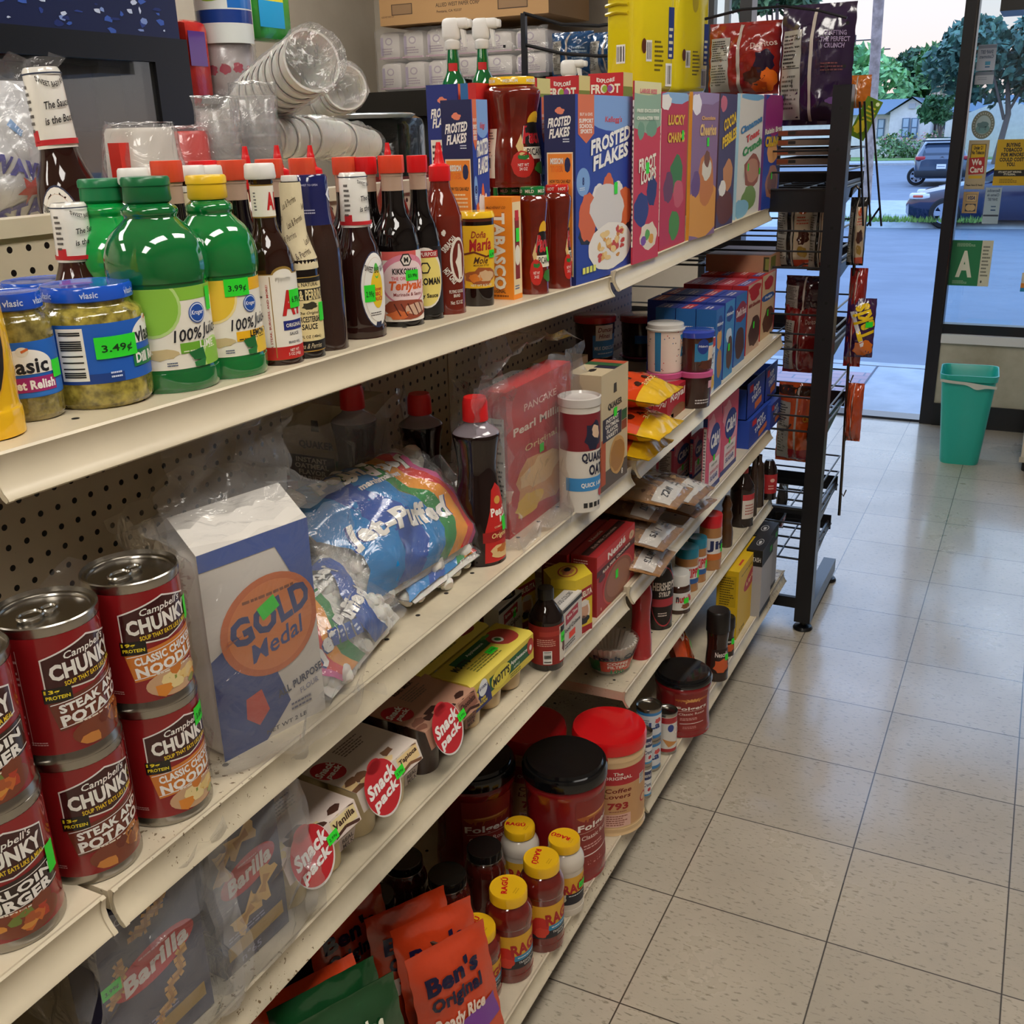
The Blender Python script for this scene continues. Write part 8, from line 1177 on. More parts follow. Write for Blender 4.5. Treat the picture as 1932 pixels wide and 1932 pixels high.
ragu(905, 1900, 92, 1747, 'red pasta sauce jar with a yellow lid, nearest of the sauce jars'); ragu(965, 1858, 88, 1673, 'red pasta sauce jar with a yellow lid, second from the front', False, -20, .4); ragu(1025, 1800, 84, 1618, 'red pasta sauce jar with a yellow lid, third from the front', False, -16, PI + .2); ragu(1066, 1732, 74, 1580, 'white sauce jar with a yellow lid nearest the shelf edge', True, -30, 1.5); ragu(984, 1700, 72, 1556, 'white sauce jar with a yellow lid set deeper, beside the big coffee tub', True, -60, -1.3)
for u, vb, w, vt, l in ((852, 1800, 84, 1648, 'black lidded sauce jar in the middle of the dark cluster'), (920, 1740, 78, 1597, 'black lidded sauce jar beside the white sauce jars'), (772, 1765, 84, 1618, 'black lidded sauce jar at the back of the cluster'), (812, 1870, 88, 1712, 'black lidded sauce jar against the cardboard tray'), (722, 1845, 84, 1688, 'black lidded sauce jar half hidden by the cardboard tray')):
    c, r, h = spot(u, vb, w, 'BL', vt); t, _ = jar('sauce_jar', l, 'jar', c, r, h, '#4a1610', '#1c1a18', [(0, 0), (.88, 0), (.98, .04), (1, .12), (.98, .6), (1, .7), (.9, .8), (.78, .85)], .84, 'salsa', -30, None, 'black lidded pasta sauce jars', None, .87); m = MB(); m.tube([(r * .845 * math.cos(a), r * .845 * math.sin(a), h * .875) for a in [i * PI / 14 for i in range(28)]], .0012, '#c9c6c0', 'tin', 6, closed=True); m.build('steel_rim', t)
def coffee(c, r, h, label, body, lid, kind, face=-30):
    t = thing('coffee_tub', label, 'tub', c, 0, 'plastic coffee tubs'); gr = lambda a, z: 1 - (.07 * max(0, math.cos(2 * (a - D(face + 90)))) ** 6 if .25 * h < z < .7 * h and kind == 'f' else 0)
    rf = turned(t, 'tub', [(0, 0), (.9, 0), (.97, .025), (.985, .1), (.96, .2), (.94, .45), (.96, .72), (1, .8), (1, .84), (.93, .88)] if kind == 'f' else [(0, 0), (.93, 0), (.99, .03), (1, .08), (.985, .12), (.985, .76), (1, .8), (.97, .86), (.93, .88)], r, h, body, 'gloss', 48, flute=gr); m = MB(); z0 = h * .86; m.lathe([(r * .98, z0), (r * 1.03, z0 + .004), (r * 1.03, h - .012), (r * .99, h - .006), (r * .93, h - .006), (r * .9, h), (r * .3, h + .001), (.0004, h + .001)] if kind == 'f' else [(r * .98, z0), (r * 1.02, z0 + .003), (r * 1.02, h - .006), (r * .98, h), (.0004, h + .001)], lid, 'gloss', 56, cap=False); m.build('lid', t); P = Print()
    if kind == 'f': P.rect(0, 0, r * 1.3, h * .66, '#8a2a24', 1); P.ell(0, h * .2, r * .65, h * .1, '#b0622a', 1.3, 24); P.poly([(r * .5 * math.cos(a) * (1 if i % 2 else .5), h * .16 + r * .26 * math.sin(a) * (1 if i % 2 else .5)) for i, a in enumerate([k * PI / 16 for k in range(17)])], '#d9a05a', 1.6); P.text('Folgers', 0, h * .06, h * .075, '#f0e6dc', 4, r * 1.15, bold=.03); P.line([(-r * .55, h * .02), (r * .55, h * .02)], .0008, '#e0c0b0', 3); P.text('Classic Roast', 0, -h * .03, h * .04, '#e8cfc4', 4, r * 1.0); P.micro(0, -h * .12, r * .9, h * .05, 2, '#d9a8a0', 3); P.rect(0, -h * .2, r * .9, h * .01, '#e8d8d0', 3); P.micro(0, -h * .27, r * .7, h * .05, 2, '#c88a84', 3)
    else: P.rect(0, h * .2, r * 3, h * .18, '#b3262e', 1); P.text('The\nORIGINAL', -r * .2, h * .21, h * .08, '#f2e6d8', 4, r * .8, bold=.02); P.bars(r * .62, h * .1, r * .24, h * .11, 3, True); P.rect(0, -h * .12, r * 3, h * .46, '#c99a6a', .8); P.text('Coffee\nLovers', -r * .2, h * .02, h * .11, '#7a2418', 4, r * .75, bold=.02, shear=.15); P.text('793', -r * .2, -h * .12, h * .07, '#a01f1f', 4, r * .55, bold=.06); P.micro(-r * .2, -h * .18, r * .5, h * .02, 1, '#8a4a3a', 3); P.ell(r * .72, -h * .13, r * .17, h * .05, '#b3262e', 3); P.ell(r * .72, -h * .13, r * .12, h * .036, '#d9b48a', 4); P.rect(-r * .2, -h * .28, r * .75, h * .14, '#dcb0a0', 2); P.micro(-r * .2, -h * .28, r * .65, h * .12, 5, '#8a4a3a', 3)
    label_on(t, P, on_cyl(rf, D(face), h * .45), r)
    if kind == 'f' and 'front' in label: sticker(t, on_cyl(rf, D(face), h * .45), r * .5, h * .24, .012, .024, '', du=r * .2)
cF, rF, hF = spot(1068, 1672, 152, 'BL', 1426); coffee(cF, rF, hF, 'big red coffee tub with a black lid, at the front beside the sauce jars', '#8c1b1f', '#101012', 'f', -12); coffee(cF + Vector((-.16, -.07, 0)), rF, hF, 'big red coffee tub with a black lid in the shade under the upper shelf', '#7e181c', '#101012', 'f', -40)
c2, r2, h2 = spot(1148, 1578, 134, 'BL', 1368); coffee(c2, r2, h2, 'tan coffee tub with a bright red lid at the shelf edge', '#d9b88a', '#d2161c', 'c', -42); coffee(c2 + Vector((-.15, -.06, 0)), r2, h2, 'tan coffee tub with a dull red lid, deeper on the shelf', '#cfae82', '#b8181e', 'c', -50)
def milkcan(c, r, h, label, prn, pull=False): t = thing('milk_can', label, 'can', c, 0, 'canned milk'); tin(t, r, h, 0, pull); m = MB(); prn(r, h).bake(m, on_cyl(lambda z: r * .978, D(-42), h / 2), r * .1, mat='gloss'); m.build('paper_label', t)
def mk(r, h): return Print().rect(0, 0, r * 6.1, h * .84, '#cfd4da', .4).rect(0, h * .36, r * 6.1, h * .1, '#2f7ab8', 1).rect(0, -h * .36, r * 6.1, h * .1, '#2f7ab8', 1).text('La', 0, .0, h * .2, '#1f3a7a', 3, r * .9, bold=.04).blob(r * .3, h * .14, r * .3, h * .08, '#c84a4a', 2, 3).micro(-r * .6, 0, r * .6, h * .4, 6, '#6a7280', 2)
def nes(r, h): return Print().rect(0, 0, r * 6.1, h * .84, '#d9dce0', .4).rect(0, h * .22, r * 6.1, h * .26, '#2a3460', 1).text('NESTLÉ', 0, h * .22, h * .09, '#e8ebf0', 3, r * 1.1, bold=.03).text('Crema', .1 * r, -.06 * h, h * .12, '#1f2a5a', 3, r * 1.1, shear=.2).blob(.3 * r, -h * .22, r * .25, h * .06, '#b8303a', 2, 3).rect(0, -h * .38, r * 6.1, h * .06, '#3a8ac0', 1)
c3, r3, h3 = spot(1222, 1458, 48, 'BR', 1328); milkcan(c3, r3, h3 / 2, 'lower blue and white milk can of the stack beside the red lidded tub', mk); milkcan(c3 + Vector((0, 0, h3 / 2)), r3, h3 / 2, 'upper blue and white milk can of the stack beside the red lidded tub', mk)
c4, r4, h4 = spot(1213, 1508, 30, 'BR', 1377); milkcan(c4, r4 * 1.05, h4 / 2, 'small lower cream can in front of the milk can stack', nes); milkcan(c4 + Vector((0, 0, h4 / 2)), r4 * 1.05, h4 / 2, 'small upper cream can in front of the milk can stack', nes, True)
c5, r5, h5 = spot(1256, 1426, 40, 'BR', 1338); milkcan(c5, r5, h5, 'red and white milk can with a blue oval, beside the small coffee tub', lambda r, h: Print().rect(0, 0, r * 6.1, h * .84, '#d9d4cc', .4).rect(0, h * .34, r * 6.1, h * .14, '#a8262c', 1).rect(0, -h * .38, r * 6.1, h * .08, '#a8262c', 1).ell(-r * .1, h * .16, r * .3, h * .09, '#2a3f8a', 3).text('Ca', r * .6, h * .1, h * .2, '#f0e8e0', 4, r * .6, bold=.04, out=.05, oc='#a8262c').poly([(-r * .9, -h * .1), (r * .8, -h * .22), (-r * .3, -h * .3)], '#c98a4a', 2))
c6, r6, h6 = spot(1285, 1394, 104, 'BR', 1262); coffee(c6, r6, h6, 'squat red coffee tub with a black lid under the far shelf section', '#8c1b1f', '#101012', 'f', -50)
p = on_deck(1330, 1300, 'BR'); B = Bag(.13, .2, .05, seed=91, rough=.12); t = thing('orange_coffee_pouch', 'crinkled orange coffee pouch leaning behind the squat coffee tub', 'bag', None, M=frame_M((p.x - .03, p.y + .0, deck('BR', p.y)), (-.25, 1, 0), (-.35, -.1, 1))); m = MB(); B.mesh(m, '#c8491c', 'foil'); m.build('pouch', t); m = MB(); Print().blob(.02, .01, .035, .04, '#a83a1a', 1, 3).text('D', -.02, .06, .03, '#f0d8c8', 3, bold=.05).bake(m, B.fn(), .012, .012, mat='gloss'); m.build('print', t); sticker(t, B.fn(), .01, .01, .016, .02, '')
for u, vb, w, vt, l in ((1350, 1288, 44, 1150, 'instant coffee jar with a black lid beside the orange pouch'), (1370, 1240, 28, 1162, 'smaller instant coffee jar next to the yellow tea box')):
    c, r, h = spot(u, vb, w, 'BR', vt); t = thing('instant_coffee_jar', l, 'jar', c, 0, 'instant coffee jars'); rf = turned(t, 'jar', [(0, 0), (.9, 0), (1, .05), (.95, .3), (.85, .5), (.92, .66), (.85, .72)], r, h, '#2a1812', 'liquid', 30); m = MB(); m.lathe([(r * .9, h * .7), (r * 1.0, h * .71), (r * .98, h * .97), (r * .85, h), (.0004, h)], '#1a1614', 'plastic', 36, cap=False); m.build('lid', t); label_on(t, Print().rect(0, 0, r * 2, h * .34, '#241410', 1).text('Nescafé', 0, h * .1, h * .07, '#eae2da', 3, r * 1.3).blob(0, -h * .06, r * .7, h * .1, '#c85a2a', 2, 3), on_cyl(rf, D(-45), h * .3), r); sticker(t, on_cyl(rf, D(-45), h * .3), r * .5, .01, .014, .016, '', du=r * .3)
def lip(w, h): return Print().rect(0, 0, w, h, '#d8b23a', .5).ell(w * .02, h * .18, w * .3, h * .12, '#b8343a', 2, 20, rot=.15).text('Lipton', w * .02, h * .18, h * .08, '#f0d8a8', 4, w * .4, rot=.15, bold=.03).micro(-w * .1, h * .38, w * .6, h * .05, 1, '#8a7a2a', 2).poly([(w * .1, -h * .4), (w * .45, -h * .1), (w * .4, -h * .35)], '#c85a3a', 2).text('324', -w * .3, -h * .43, h * .05, '#6a5a1a', 3, w * .2)
box3('tea_box', 'large yellow tea box near the far end of the base shelf', 'box', (1388, 1208), 1348, 1434, 1080, 'BR', '#e0b81c', lip, lambda w, h: Print().rect(0, h * .2, w * .8, h * .45, '#c8a418', 1).micro(0, h * .2, w * .7, h * .42, 12, '#5a4a10', 2), lambda w, d: Print().rect(-w * .25, -d * .3, w * .16, d * .1, '#c8402c', 2))
for i, (nr, ul, ur, vt, l, cc) in enumerate((((1432, 1165), 1402, 1452, 1040, 'grey and black tea box beside the yellow tea box', '#a9a8ac'), ((1444, 1130), 1410, 1462, 1012, 'second grey tea box behind, by the shelf end', '#9a999e'))):
    box3('tea_box', l, 'box', nr, ul, ur, vt, 'BR', cc, lambda w, h: Print().rect(0, h * .38, w, h * .24, '#16171a', 1).rect(w * .3, h * .36, w * .2, h * .08, '#2f9a3a', 2).rect(0, -h * .46, w, h * .08, '#26262a', 1), lambda w, h: Print().rect(0, h * .38, w, h * .24, '#131416', 1).text('STASH', .1 * w, h * .36, h * .07, '#d8d8d6', 3, w * .6), lambda w, d: Print().rect(0, 0, w, d, '#1a1b1f', .5).ell(0, 0, w * .2, d * .2, '#b8b8b8', 1).ell(0, 0, w * .17, d * .17, '#1a1b1f', 2).blob(0, 0, w * .1, d * .1, '#c8c8c8', 3, 4, 12, .4), None)
# rice trays at the lower left
zb = deck('BL', -1.6)
def tray(P0, L_, W_, H_, label, name='cardboard_tray'):
    t = thing(name, label, 'tray', P0, 0, 'cardboard display trays'); m = MB(); c = '#4a3022'; th = .004; d = W_
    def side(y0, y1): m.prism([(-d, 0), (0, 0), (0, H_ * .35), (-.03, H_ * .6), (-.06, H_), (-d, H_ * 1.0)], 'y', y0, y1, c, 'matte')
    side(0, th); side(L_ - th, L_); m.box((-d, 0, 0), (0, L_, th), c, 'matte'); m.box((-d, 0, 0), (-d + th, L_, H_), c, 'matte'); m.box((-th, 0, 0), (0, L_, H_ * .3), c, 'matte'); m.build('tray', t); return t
xF = front('BL', -1.6) - .006
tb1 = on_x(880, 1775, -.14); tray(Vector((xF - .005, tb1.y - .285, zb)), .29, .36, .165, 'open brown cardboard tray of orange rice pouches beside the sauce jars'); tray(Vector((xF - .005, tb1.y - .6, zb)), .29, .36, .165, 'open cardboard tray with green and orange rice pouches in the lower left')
def rice(u, v, x, label, col, seed, words, txt, dy=.0, w=.14, h=.2, ry=(0, 1), lean=.25, g='rice pouches', band=None, kc='#1b1a3a'):
    top = on_x(u, v, x); B = Bag(w, h, .035, seed=seed, rough=.1, seal=.1); up = Vector((-lean, lean * .4, 1)).normalized(); loc = Vector(top) - up * h; loc.z = max(loc.z, zb + .006); t = thing('rice_pouch', label, 'pouch', None, M=frame_M(loc, (ry[0], ry[1], 0), up), group=g); m = MB(); B.mesh(m, col, 'foil'); m.build('pouch', t); P = Print()
    for i, q in enumerate(words): P.text(q, -.005, h * (.26 - i * .17), h * .13, kc if i < 2 else '#f0d8c8', 3, w * (.62 - .02 * i), bold=.05, rot=.1, shear=.15)
    if band: P.rect(w * .1, -h * .2, w * .7, h * .2, band, 2, .2)
    m = MB(); P.bake(m, B.fn(), .012, .012, mat='gloss'); m.build('print', t)
O_ = '#c8401c'
rice(760, 1775, -.27, 'orange rice pouch at the back of the front tray', O_, 1, ("Ben's", 'Original', 'Rice'), '', ry=(.6, 1)); rice(808, 1785, -.22, 'orange rice pouch in the middle of the front tray', O_, 2, ("Ben's", 'Original', 'Rice'), '', ry=(.6, 1)); rice(836, 1800, -.17, 'orange rice pouch with a purple patch, frontmost in its tray', O_, 3, ("Ben's", 'Original', 'Ready Rice'), '', ry=(.5, 1), band='#7a3a9a')
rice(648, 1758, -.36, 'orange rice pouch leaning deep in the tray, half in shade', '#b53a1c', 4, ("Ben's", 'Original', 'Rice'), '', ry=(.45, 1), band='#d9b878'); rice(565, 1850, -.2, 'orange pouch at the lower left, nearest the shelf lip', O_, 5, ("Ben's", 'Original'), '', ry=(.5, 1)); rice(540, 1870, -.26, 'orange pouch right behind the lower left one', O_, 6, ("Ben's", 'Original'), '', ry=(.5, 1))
rice(600, 1858, -.15, 'dark green rice side pouch in the lower left tray', '#12401f', 7, ('Rice Sides',), '', ry=(.5, 1), kc='#e8e4d0', band='#c8532c'); rice(636, 1890, -.115, 'second dark green rice side pouch, lower right of the first', '#12401f', 8, ('Rice Sides',), '', ry=(.5, 1), kc='#e8e4d0', band='#c8532c')
# ================================================================== CHIP RACK
RX, RY0, RY1, RW = -.012, .40, .80, -.98
t = thing('chip_rack', 'tall black metal chip rack with wire shelves at the end of the gondola', 'rack', (RX, RY0, 0)); K = '#15151a'
def W_(mb, a, b, r=.003): mb.tube([(a[0] - RX, a[1] - RY0, a[2]), (b[0] - RX, b[1] - RY0, b[2])], r, K, 'plastic', 6)
def Bx(a, b): return (a[0] - RX, a[1] - RY0, a[2]), (b[0] - RX, b[1] - RY0, b[2])
ztop = hfit((RX, RY0, 0), 160)
for x, nm in ((RX, ''), (RW, '')):
    m = MB(); m.box(*Bx((x - .024, RY0 - .024, .03), (x + .024, RY0 + .024, ztop)), K, 'plastic')
    for z in [.9 + i * .1 for i in range(9)]: m.box(*Bx((x - .004, RY0 - .0246, z), (x + .004, RY0 - .024, z + .008)), '#000000', 'matte')
    m.build('post', t); m = MB(); m.box(*Bx((x - .02, RY0 + .024, .03), (x + .02, RY1 + .02, .075)), K, 'plastic'); m.build('foot_bar', t)
    for y in (RY0, RY1): m = MB(); m.lathe([(.026, 0), (.03, .004), (.026, .012), (.01, .016), (.01, .032)], '#0c0c0e', 'plastic', 20, M=Matrix.Translation((x - RX, y - RY0, 0))); m.build('levelling_foot', t)
for z0, z1 in ((.05, .085), (1.24, 1.30), (.36, .38)): m = MB(); m.box(*Bx((RW, RY0 + .03, z0), (RX, RY0 + .045, z1)), K, 'plastic'); m.build('crossbar', t)
LV = [.215, .33, .62, .86, 1.09, 1.30]
for i, z in enumerate(LV):
    m = MB(); y0, y1 = RY0 + .03, RY1 + (.05 if i else -.02); x0, x1 = RW, RX - .0
    for k_ in range(11): x = x0 + (x1 - x0) * k_ / 10; W_(m, (x, y0, z), (x, y1, z))
    for k_ in range(5): y = y0 + (y1 - y0) * k_ / 4; W_(m, (x0, y, z), (x1, y, z), .0035)
    for zz in (.045, .1) if i else (): W_(m, (x0, y0, z + zz), (x1, y0, z + zz)); W_(m, (x0, y1, z + zz), (x1, y1, z + zz)); W_(m, (x1, y0, z + zz), (x1, y1, z + zz)); W_(m, (x0, y0, z + zz), (x0, y1, z + zz))
    m.build('wire_shelf', t)
    for x in (RX, RW): m = MB(); m.prism([(RY0 + .02 - RY0, z - .075), (RY0 + .02 - RY0, z + .01), (y1 - RY0, z + .012), (y1 - RY0, z - .01)], 'x', x - .012 - RX, x - .006 - RX, '#2a2c32', 'plastic'); m.build('bracket_arm', t)
    m = MB(); m.box(*Bx((x0, y1 - .003, z - .02), (x1, y1, z + .03)), K, 'plastic'); m.build('front_plate', t)
m = MB(); m.tube([(p_.x - RX, p_.y - RY0, p_.z) for p_ in [on_y(u, v, .47) for u, v in ((1330, 36), (1400, 18), (1480, 12), (1545, 20), (1598, 34))]], .004, K, 'plastic', 6); m.build('top_hoop', t)
pa = on_y(988, 25, .75)
t2 = thing('wire_bag_rack', 'black wire rack with curved rails, seen behind the spray bottles', 'rack', (pa.x, .75, 0)); m = MB(); ps = [on_y(u, v, .75) for u, v in ((988, 25), (1060, 46), (1130, 49), (1200, 38))]; m.tube([(q.x - pa.x, 0, q.z) for q in ps], .006, K, 'plastic', 6); m.build('upper_rail', t2); ps = [on_y(u, v, .75) for u, v in ((988, 84), (1060, 101), (1130, 106), (1200, 104))]; m = MB(); m.tube([(q.x - pa.x, 0, q.z) for q in ps], .006, K, 'plastic', 6); m.build('lower_rail', t2); m = MB(); m.box((-.008, -.008, 0), (.008, .008, pa.z), K, 'plastic'); m.build('upright', t2)
def chipbag(y, ul, ur, vb, vt, label, col, seed, paint=None, d=.09, back='#9a9a94', grp='chip bags', sticker_=False, panel=True):
    """bag standing on a rack shelf, its back towards the camera"""
    a, b, c = on_y(ul, vb, y), on_y(ur, vb, y), on_y((ul + ur) / 2, vt, y); w = b.x - a.x; h = c.z - a.z; B = Bag(w, h, d, seed=seed, rough=.14, seal=.06); t = thing('chip_bag', label, 'bag', None, M=frame_M(((a.x + b.x) / 2, y, a.z), (1, .0, 0), (0, 0, 1)), group=grp); m = MB(); B.mesh(m, col, 'foil'); m.build('bag', t); P = Print()
    P.rect(-w * .02, 0, w * .045, h, '#b9ada2', 2)
    if panel: P.rect(-w * .31, -h * .08, w * .3, h * .74, '#aaa59c', 2); P.micro(-w * .31, h * .12, w * .26, h * .28, 9, '#3a3632', 3, seed); P.micro(-w * .31, -h * .22, w * .26, h * .3, 8, '#5a564f', 3, seed + 1); P.rect(-w * .31, -h * .02, w * .27, h * .006, '#222222', 4)
    if paint: paint(P, w, h)
    m = MB(); P.bake(m, B.fn(), w * .06, h * .05, mat='gloss', clip=(w * .485, h * .47)); m.build('print', t); return t
LB = RY0 + .14
chipbag(LB, 1466, 1600, 238, 8, 'big dark purple chip bag standing on top of the chip rack', '#2a1838', 1, lambda P, w, h: P.text('CRAFTING\nTHE PERFECT\nCRUNCH', w * .27, h * .2, h * .14, '#9a8aa6', 4, w * .34, bold=.03).micro(w * .27, -h * .02, w * .3, h * .08, 3, '#7a4a4a', 3).blob(w * .3, -h * .3, w * .1, h * .03, '#6a4a80', 3, 2).text('140', -w * .22, h * .22, h * .03, '#222', 5, bold=.04), .12)
chipbag(LB + .02, 1336, 1468, 182, 42, 'glossy red chip bag left of the big purple one', '#8e1f18', 2, lambda P, w, h: P.text('Doritos', w * .3, h * .18, h * .08, '#d9b8ac', 4, w * .32, rot=.15).blob(w * .32, -h * .05, w * .12, h * .16, '#2a1c30', 3, 3).blob(w * .2, -h * .26, w * .14, h * .12, '#4a1c14', 3, 5).blob(w * .38, -h * .3, w * .1, h * .16, '#e06a1c', 3.5, 6).blob(w * .26, -h * .4, w * .12, h * .09, '#c8501c', 4, 7), .11)
for k_, (ul, ur, vb, vt, l) in enumerate(((1462, 1532, 505, 365, 'cream and black chip bag on the second rack level, left'), (1522, 1572, 510, 368, 'cream and black chip bag behind the rack post'), (1596, 1628, 500, 372, 'cream and black chip bag right of the rack post'))): chipbag(LB + .05 * (k_ == 2), ul, ur, vb, vt, l, '#1c1a1a', 10 + k_, lambda P, w, h: P.rect(w * .24, h * .0, w * .42, h * .74, '#cdb79a', 2.4).ell(w * .22, h * .3, w * .12, h * .06, '#d05a2a', 4).micro(w * .24, h * .16, w * .3, h * .12, 3, '#c8503a', 4).blob(w * .26, -h * .06, w * .14, h * .1, '#4a2418', 4, 3).blob(w * .26, -h * .26, w * .12, h * .08, '#a8843a', 4, 4).rect(w * .24, -h * .42, w * .42, h * .1, '#c84a2c', 4), .08)
chipbag(LB, 1476, 1540, 700, 575, 'dark red chip bag on the third rack level, left of the post', '#7e1714', 20, lambda P, w, h: P.text('Doritos', w * .3, h * .28, h * .07, '#d9b0a8', 4, w * .3).blob(w * .34, -h * .1, w * .16, h * .3, '#2c1216', 3, 3), .09); chipbag(LB + .02, 1480, 1560, 600, 520, 'dark bag lying above the red chip bag', '#35141a', 21, None, .07); chipbag(LB + .08, 1590, 1622, 690, 505, 'tall red chip bag right of the post', '#8e1c16', 22, None, .08, panel=False)
chipbag(LB, 1462, 1545, 866, 722, 'orange chip bag on the fourth rack level', '#c8501c', 23, lambda P, w, h: P.rect(0, -h * .4, w, h * .2, '#9a1c22', 1.5).text('Cheetos', w * .3, h * .1, h * .08, '#f0c040', 4, w * .3).blob(w * .36, -h * .12, w * .12, h * .16, '#2a2428', 3, 4).rect(0, h * .43, w, h * .12, '#3a2418', 1.6), .1); chipbag(LB + .09, 1590, 1622, 830, 722, 'orange and white chip bag right of the post, fourth level', '#b8461c', 24, None, .08, panel=False)
for i in range(4):
    a, b = on_y(1462, 258 + i * 18, RY0 + .08), on_y(1570, 243 + i * 18, RY0 + .08); m = MB(); m.box((0, 0, 0), (b.x - a.x, .3, b.z - a.z - .002), '#6a5a50' if i else '#4a2a24', 'matte'); Print().rect(.3 * (b.x - a.x), (b.z - a.z) / 2, .02, .008, '#1a1614', 1).rect(.1 * (b.x - a.x), (b.z - a.z) / 2, .04, .012, '#7a3a20', 1).bake(m, on_face((0, 0, 0), (1, 0, 0), (0, 0, 1), (0, -1, 0))); tag(m.build('snack_carton', M=Matrix.Translation(a)), f'flat brown snack carton under the purple bag, {("lowest", "lowest but one", "highest but one", "topmost")[3 - i]} of four', 'box', 'snack cartons on the rack')
for i, (u0, u1, l) in enumerate(((1043, 1120, 'left blue chip bag behind the wire rails'), (1112, 1190, 'right blue chip bag behind the wire rails, next to the yellow jug'))): chipbag(.9, u0, u1, 145, 60, l, '#1f4a7a', 30 + i, lambda P, w, h: P.micro(w * .25, 0, w * .3, h * .3, 4, '#a8c0d8', 3), .1)
# clip strip with one bag
t = thing('clip_strip', 'metal clip strip hanging from the right side of the chip rack', 'clip strip', on_y(1622, 352, .62)); O = t.location; m = MB(); pts = [on_y(u, v, .62) - O for u, v in ((1604, 372), (1608, 356), (1616, 350), (1622, 358), (1620, 400), (1610, 520), (1600, 700), (1588, 900), (1583, 972))]; m.tube(pts, .0045, '#5a5450', 'tin', 8); m.build('strip', t)
for v, u in ((408, 1620), (452, 1617), (490, 1613), (525, 1610), (565, 1608), (720, 1599), (757, 1597), (790, 1594), (830, 1590), (935, 1586)): q = on_y(u, v, .62) - O; m = MB(); m.tube([q + Vector((.0, 0, .012)), q + Vector((.009, -.004, 0)), q + Vector((.016, -.004, .022))], .0022, '#6a625c', 'tin', 6); m.build('clip', t)
a, b = on_y(1592, 672, .6), on_y(1645, 672, .6); c = on_y(1618, 562, .6); w = b.x - a.x; B = Bag(w, c.z - a.z, .05, seed=50, rough=.16); t = thing('purple_chip_bag', 'small purple and yellow chip bag hanging on the clip strip', 'bag', None, M=frame_M(((a.x + b.x) / 2, .6, a.z), (1, .15, 0), (.12, 0, 1))); m = MB(); B.mesh(m, '#3a1648', 'foil'); m.build('bag', t); P = Print(); h = c.z - a.z; P.text('Takis', .1 * w, h * .12, h * .3, '#f0c81e', 3, h * .55, rot=1.9, bold=.075); P.blob(.15 * w, -h * .32, w * .34, h * .14, '#d9701e', 2, 3); P.rect(-.1 * w, h * .0, .012, h * .62, '#e8e4ea', 2, .35); m = MB(); P.bake(m, B.fn(), .012, .012, mat='gloss', clip=(w * .48, h * .46)); m.build('print', t); sticker(t, B.fn(), w * .3, h * .08, .02, .016, '')
q = on_y(1634, 222, .5); m = MB(); M = Matrix.Translation(q) @ Matrix.Rotation(.42, 4, 'Y'); m.box((-.022, -.001, -.055), (.022, .001, .05), '#5a7a24', 'gloss'); Print().blob(-.004, -.025, .014, .018, '#c8b41e', 1, 3).micro(.004, .012, .026, .04, 4, '#c8b41e', 1).ell(.012, .04, .005, .005, '#dfe8b0', 1).bake(m, on_face((0, -.0012, 0), (1, 0, 0), (0, 0, 1), (0, -1, 0))); tag(m.build('green_tag', M=M), 'green and yellow hanging tag beside the top of the rack post', 'tag')
chipbag(.56, 1592, 1640, 205, 142, 'orange packet hooked at the top right of the rack post', '#b8641c', 52, None, .03, panel=False, grp='orange packet')
m = MB()
for dx in (0, .012, .03): W_(m, (.02 + dx, RY0 + .06, 1.52), (.05 + dx * 1.6, RY0 + .1, 1.2)); 
W_(m, (.06, RY0 + .1, 1.2), (.09, RY0 + .1, 1.25)); m.v = [(x + RX, y + RY0, z) for x, y, z in m.v]; tag(m.build('wire_hooks'), 'bundle of black wire hooks right of the rack post', 'hooks')
# ================================================================== BIN, WINDOW SIGNS, CABINET
p0, p1 = on_z(1769, 874, 0), on_z(1843, 880, 0); wb = (p1 - p0).length; bx, by = (p0.x + p1.x) / 2, p0.y + .09; hb = hfit((bx, by - .02, 0), 700); t = thing('waste_bin', 'turquoise plastic waste bin standing against the low front wall', 'bin', (bx, by, 0), D(3)); m = MB(); r1 = on_y(1887, 700, by - .1).x - on_y(1775, 694, by - .1).x
def rr(w, d, z, k=4, c=.035): return [(sx * (w / 2 - c) + c * math.cos(a), sy * (d / 2 - c) + c * math.sin(a), z) for sx, sy, a0 in ((1, 1, 0), (-1, 1, PI / 2), (-1, -1, PI), (1, -1, 3 * PI / 2)) for a in [a0 + i * PI / 2 / k for i in range(k + 1)]]
secs = [rr(wb * .96, .15, .0), rr(wb, .155, .012), rr(r1 * .93, .235, hb * .93), rr(r1 * .98, .25, hb * .935), rr(r1 * 1.0, .26, hb), rr(r1 * .96, .245, hb), rr(r1 * .9, .22, hb * .93), rr(wb * .9, .14, .02)]; n = len(secs[0]); vs = [q for s in secs for q in s]
fs = [(j * n + i, j * n + (i + 1) % n, (j + 1) * n + (i + 1) % n, (j + 1) * n + i) for j in range(len(secs) - 1) for i in range(n)] + [tuple(range(n))[::-1], tuple((len(secs) - 1) * n + i for i in range(n))]; m.add(vs, fs, '#26b3a3', 'plastic', True); m.build('bin_body', t); m = MB(); m.grid(lambda a, b: ((a - .5) * r1 * .96, -.128 - .004 * math.sin(a * 9), hb * (.955 - .05 * a - (.03 + .035 * math.exp(-((a - .65) / .12) ** 2)) * b)), 20, 3, '#c9cfc6', 'foil'); m.build('liner_edge', t)
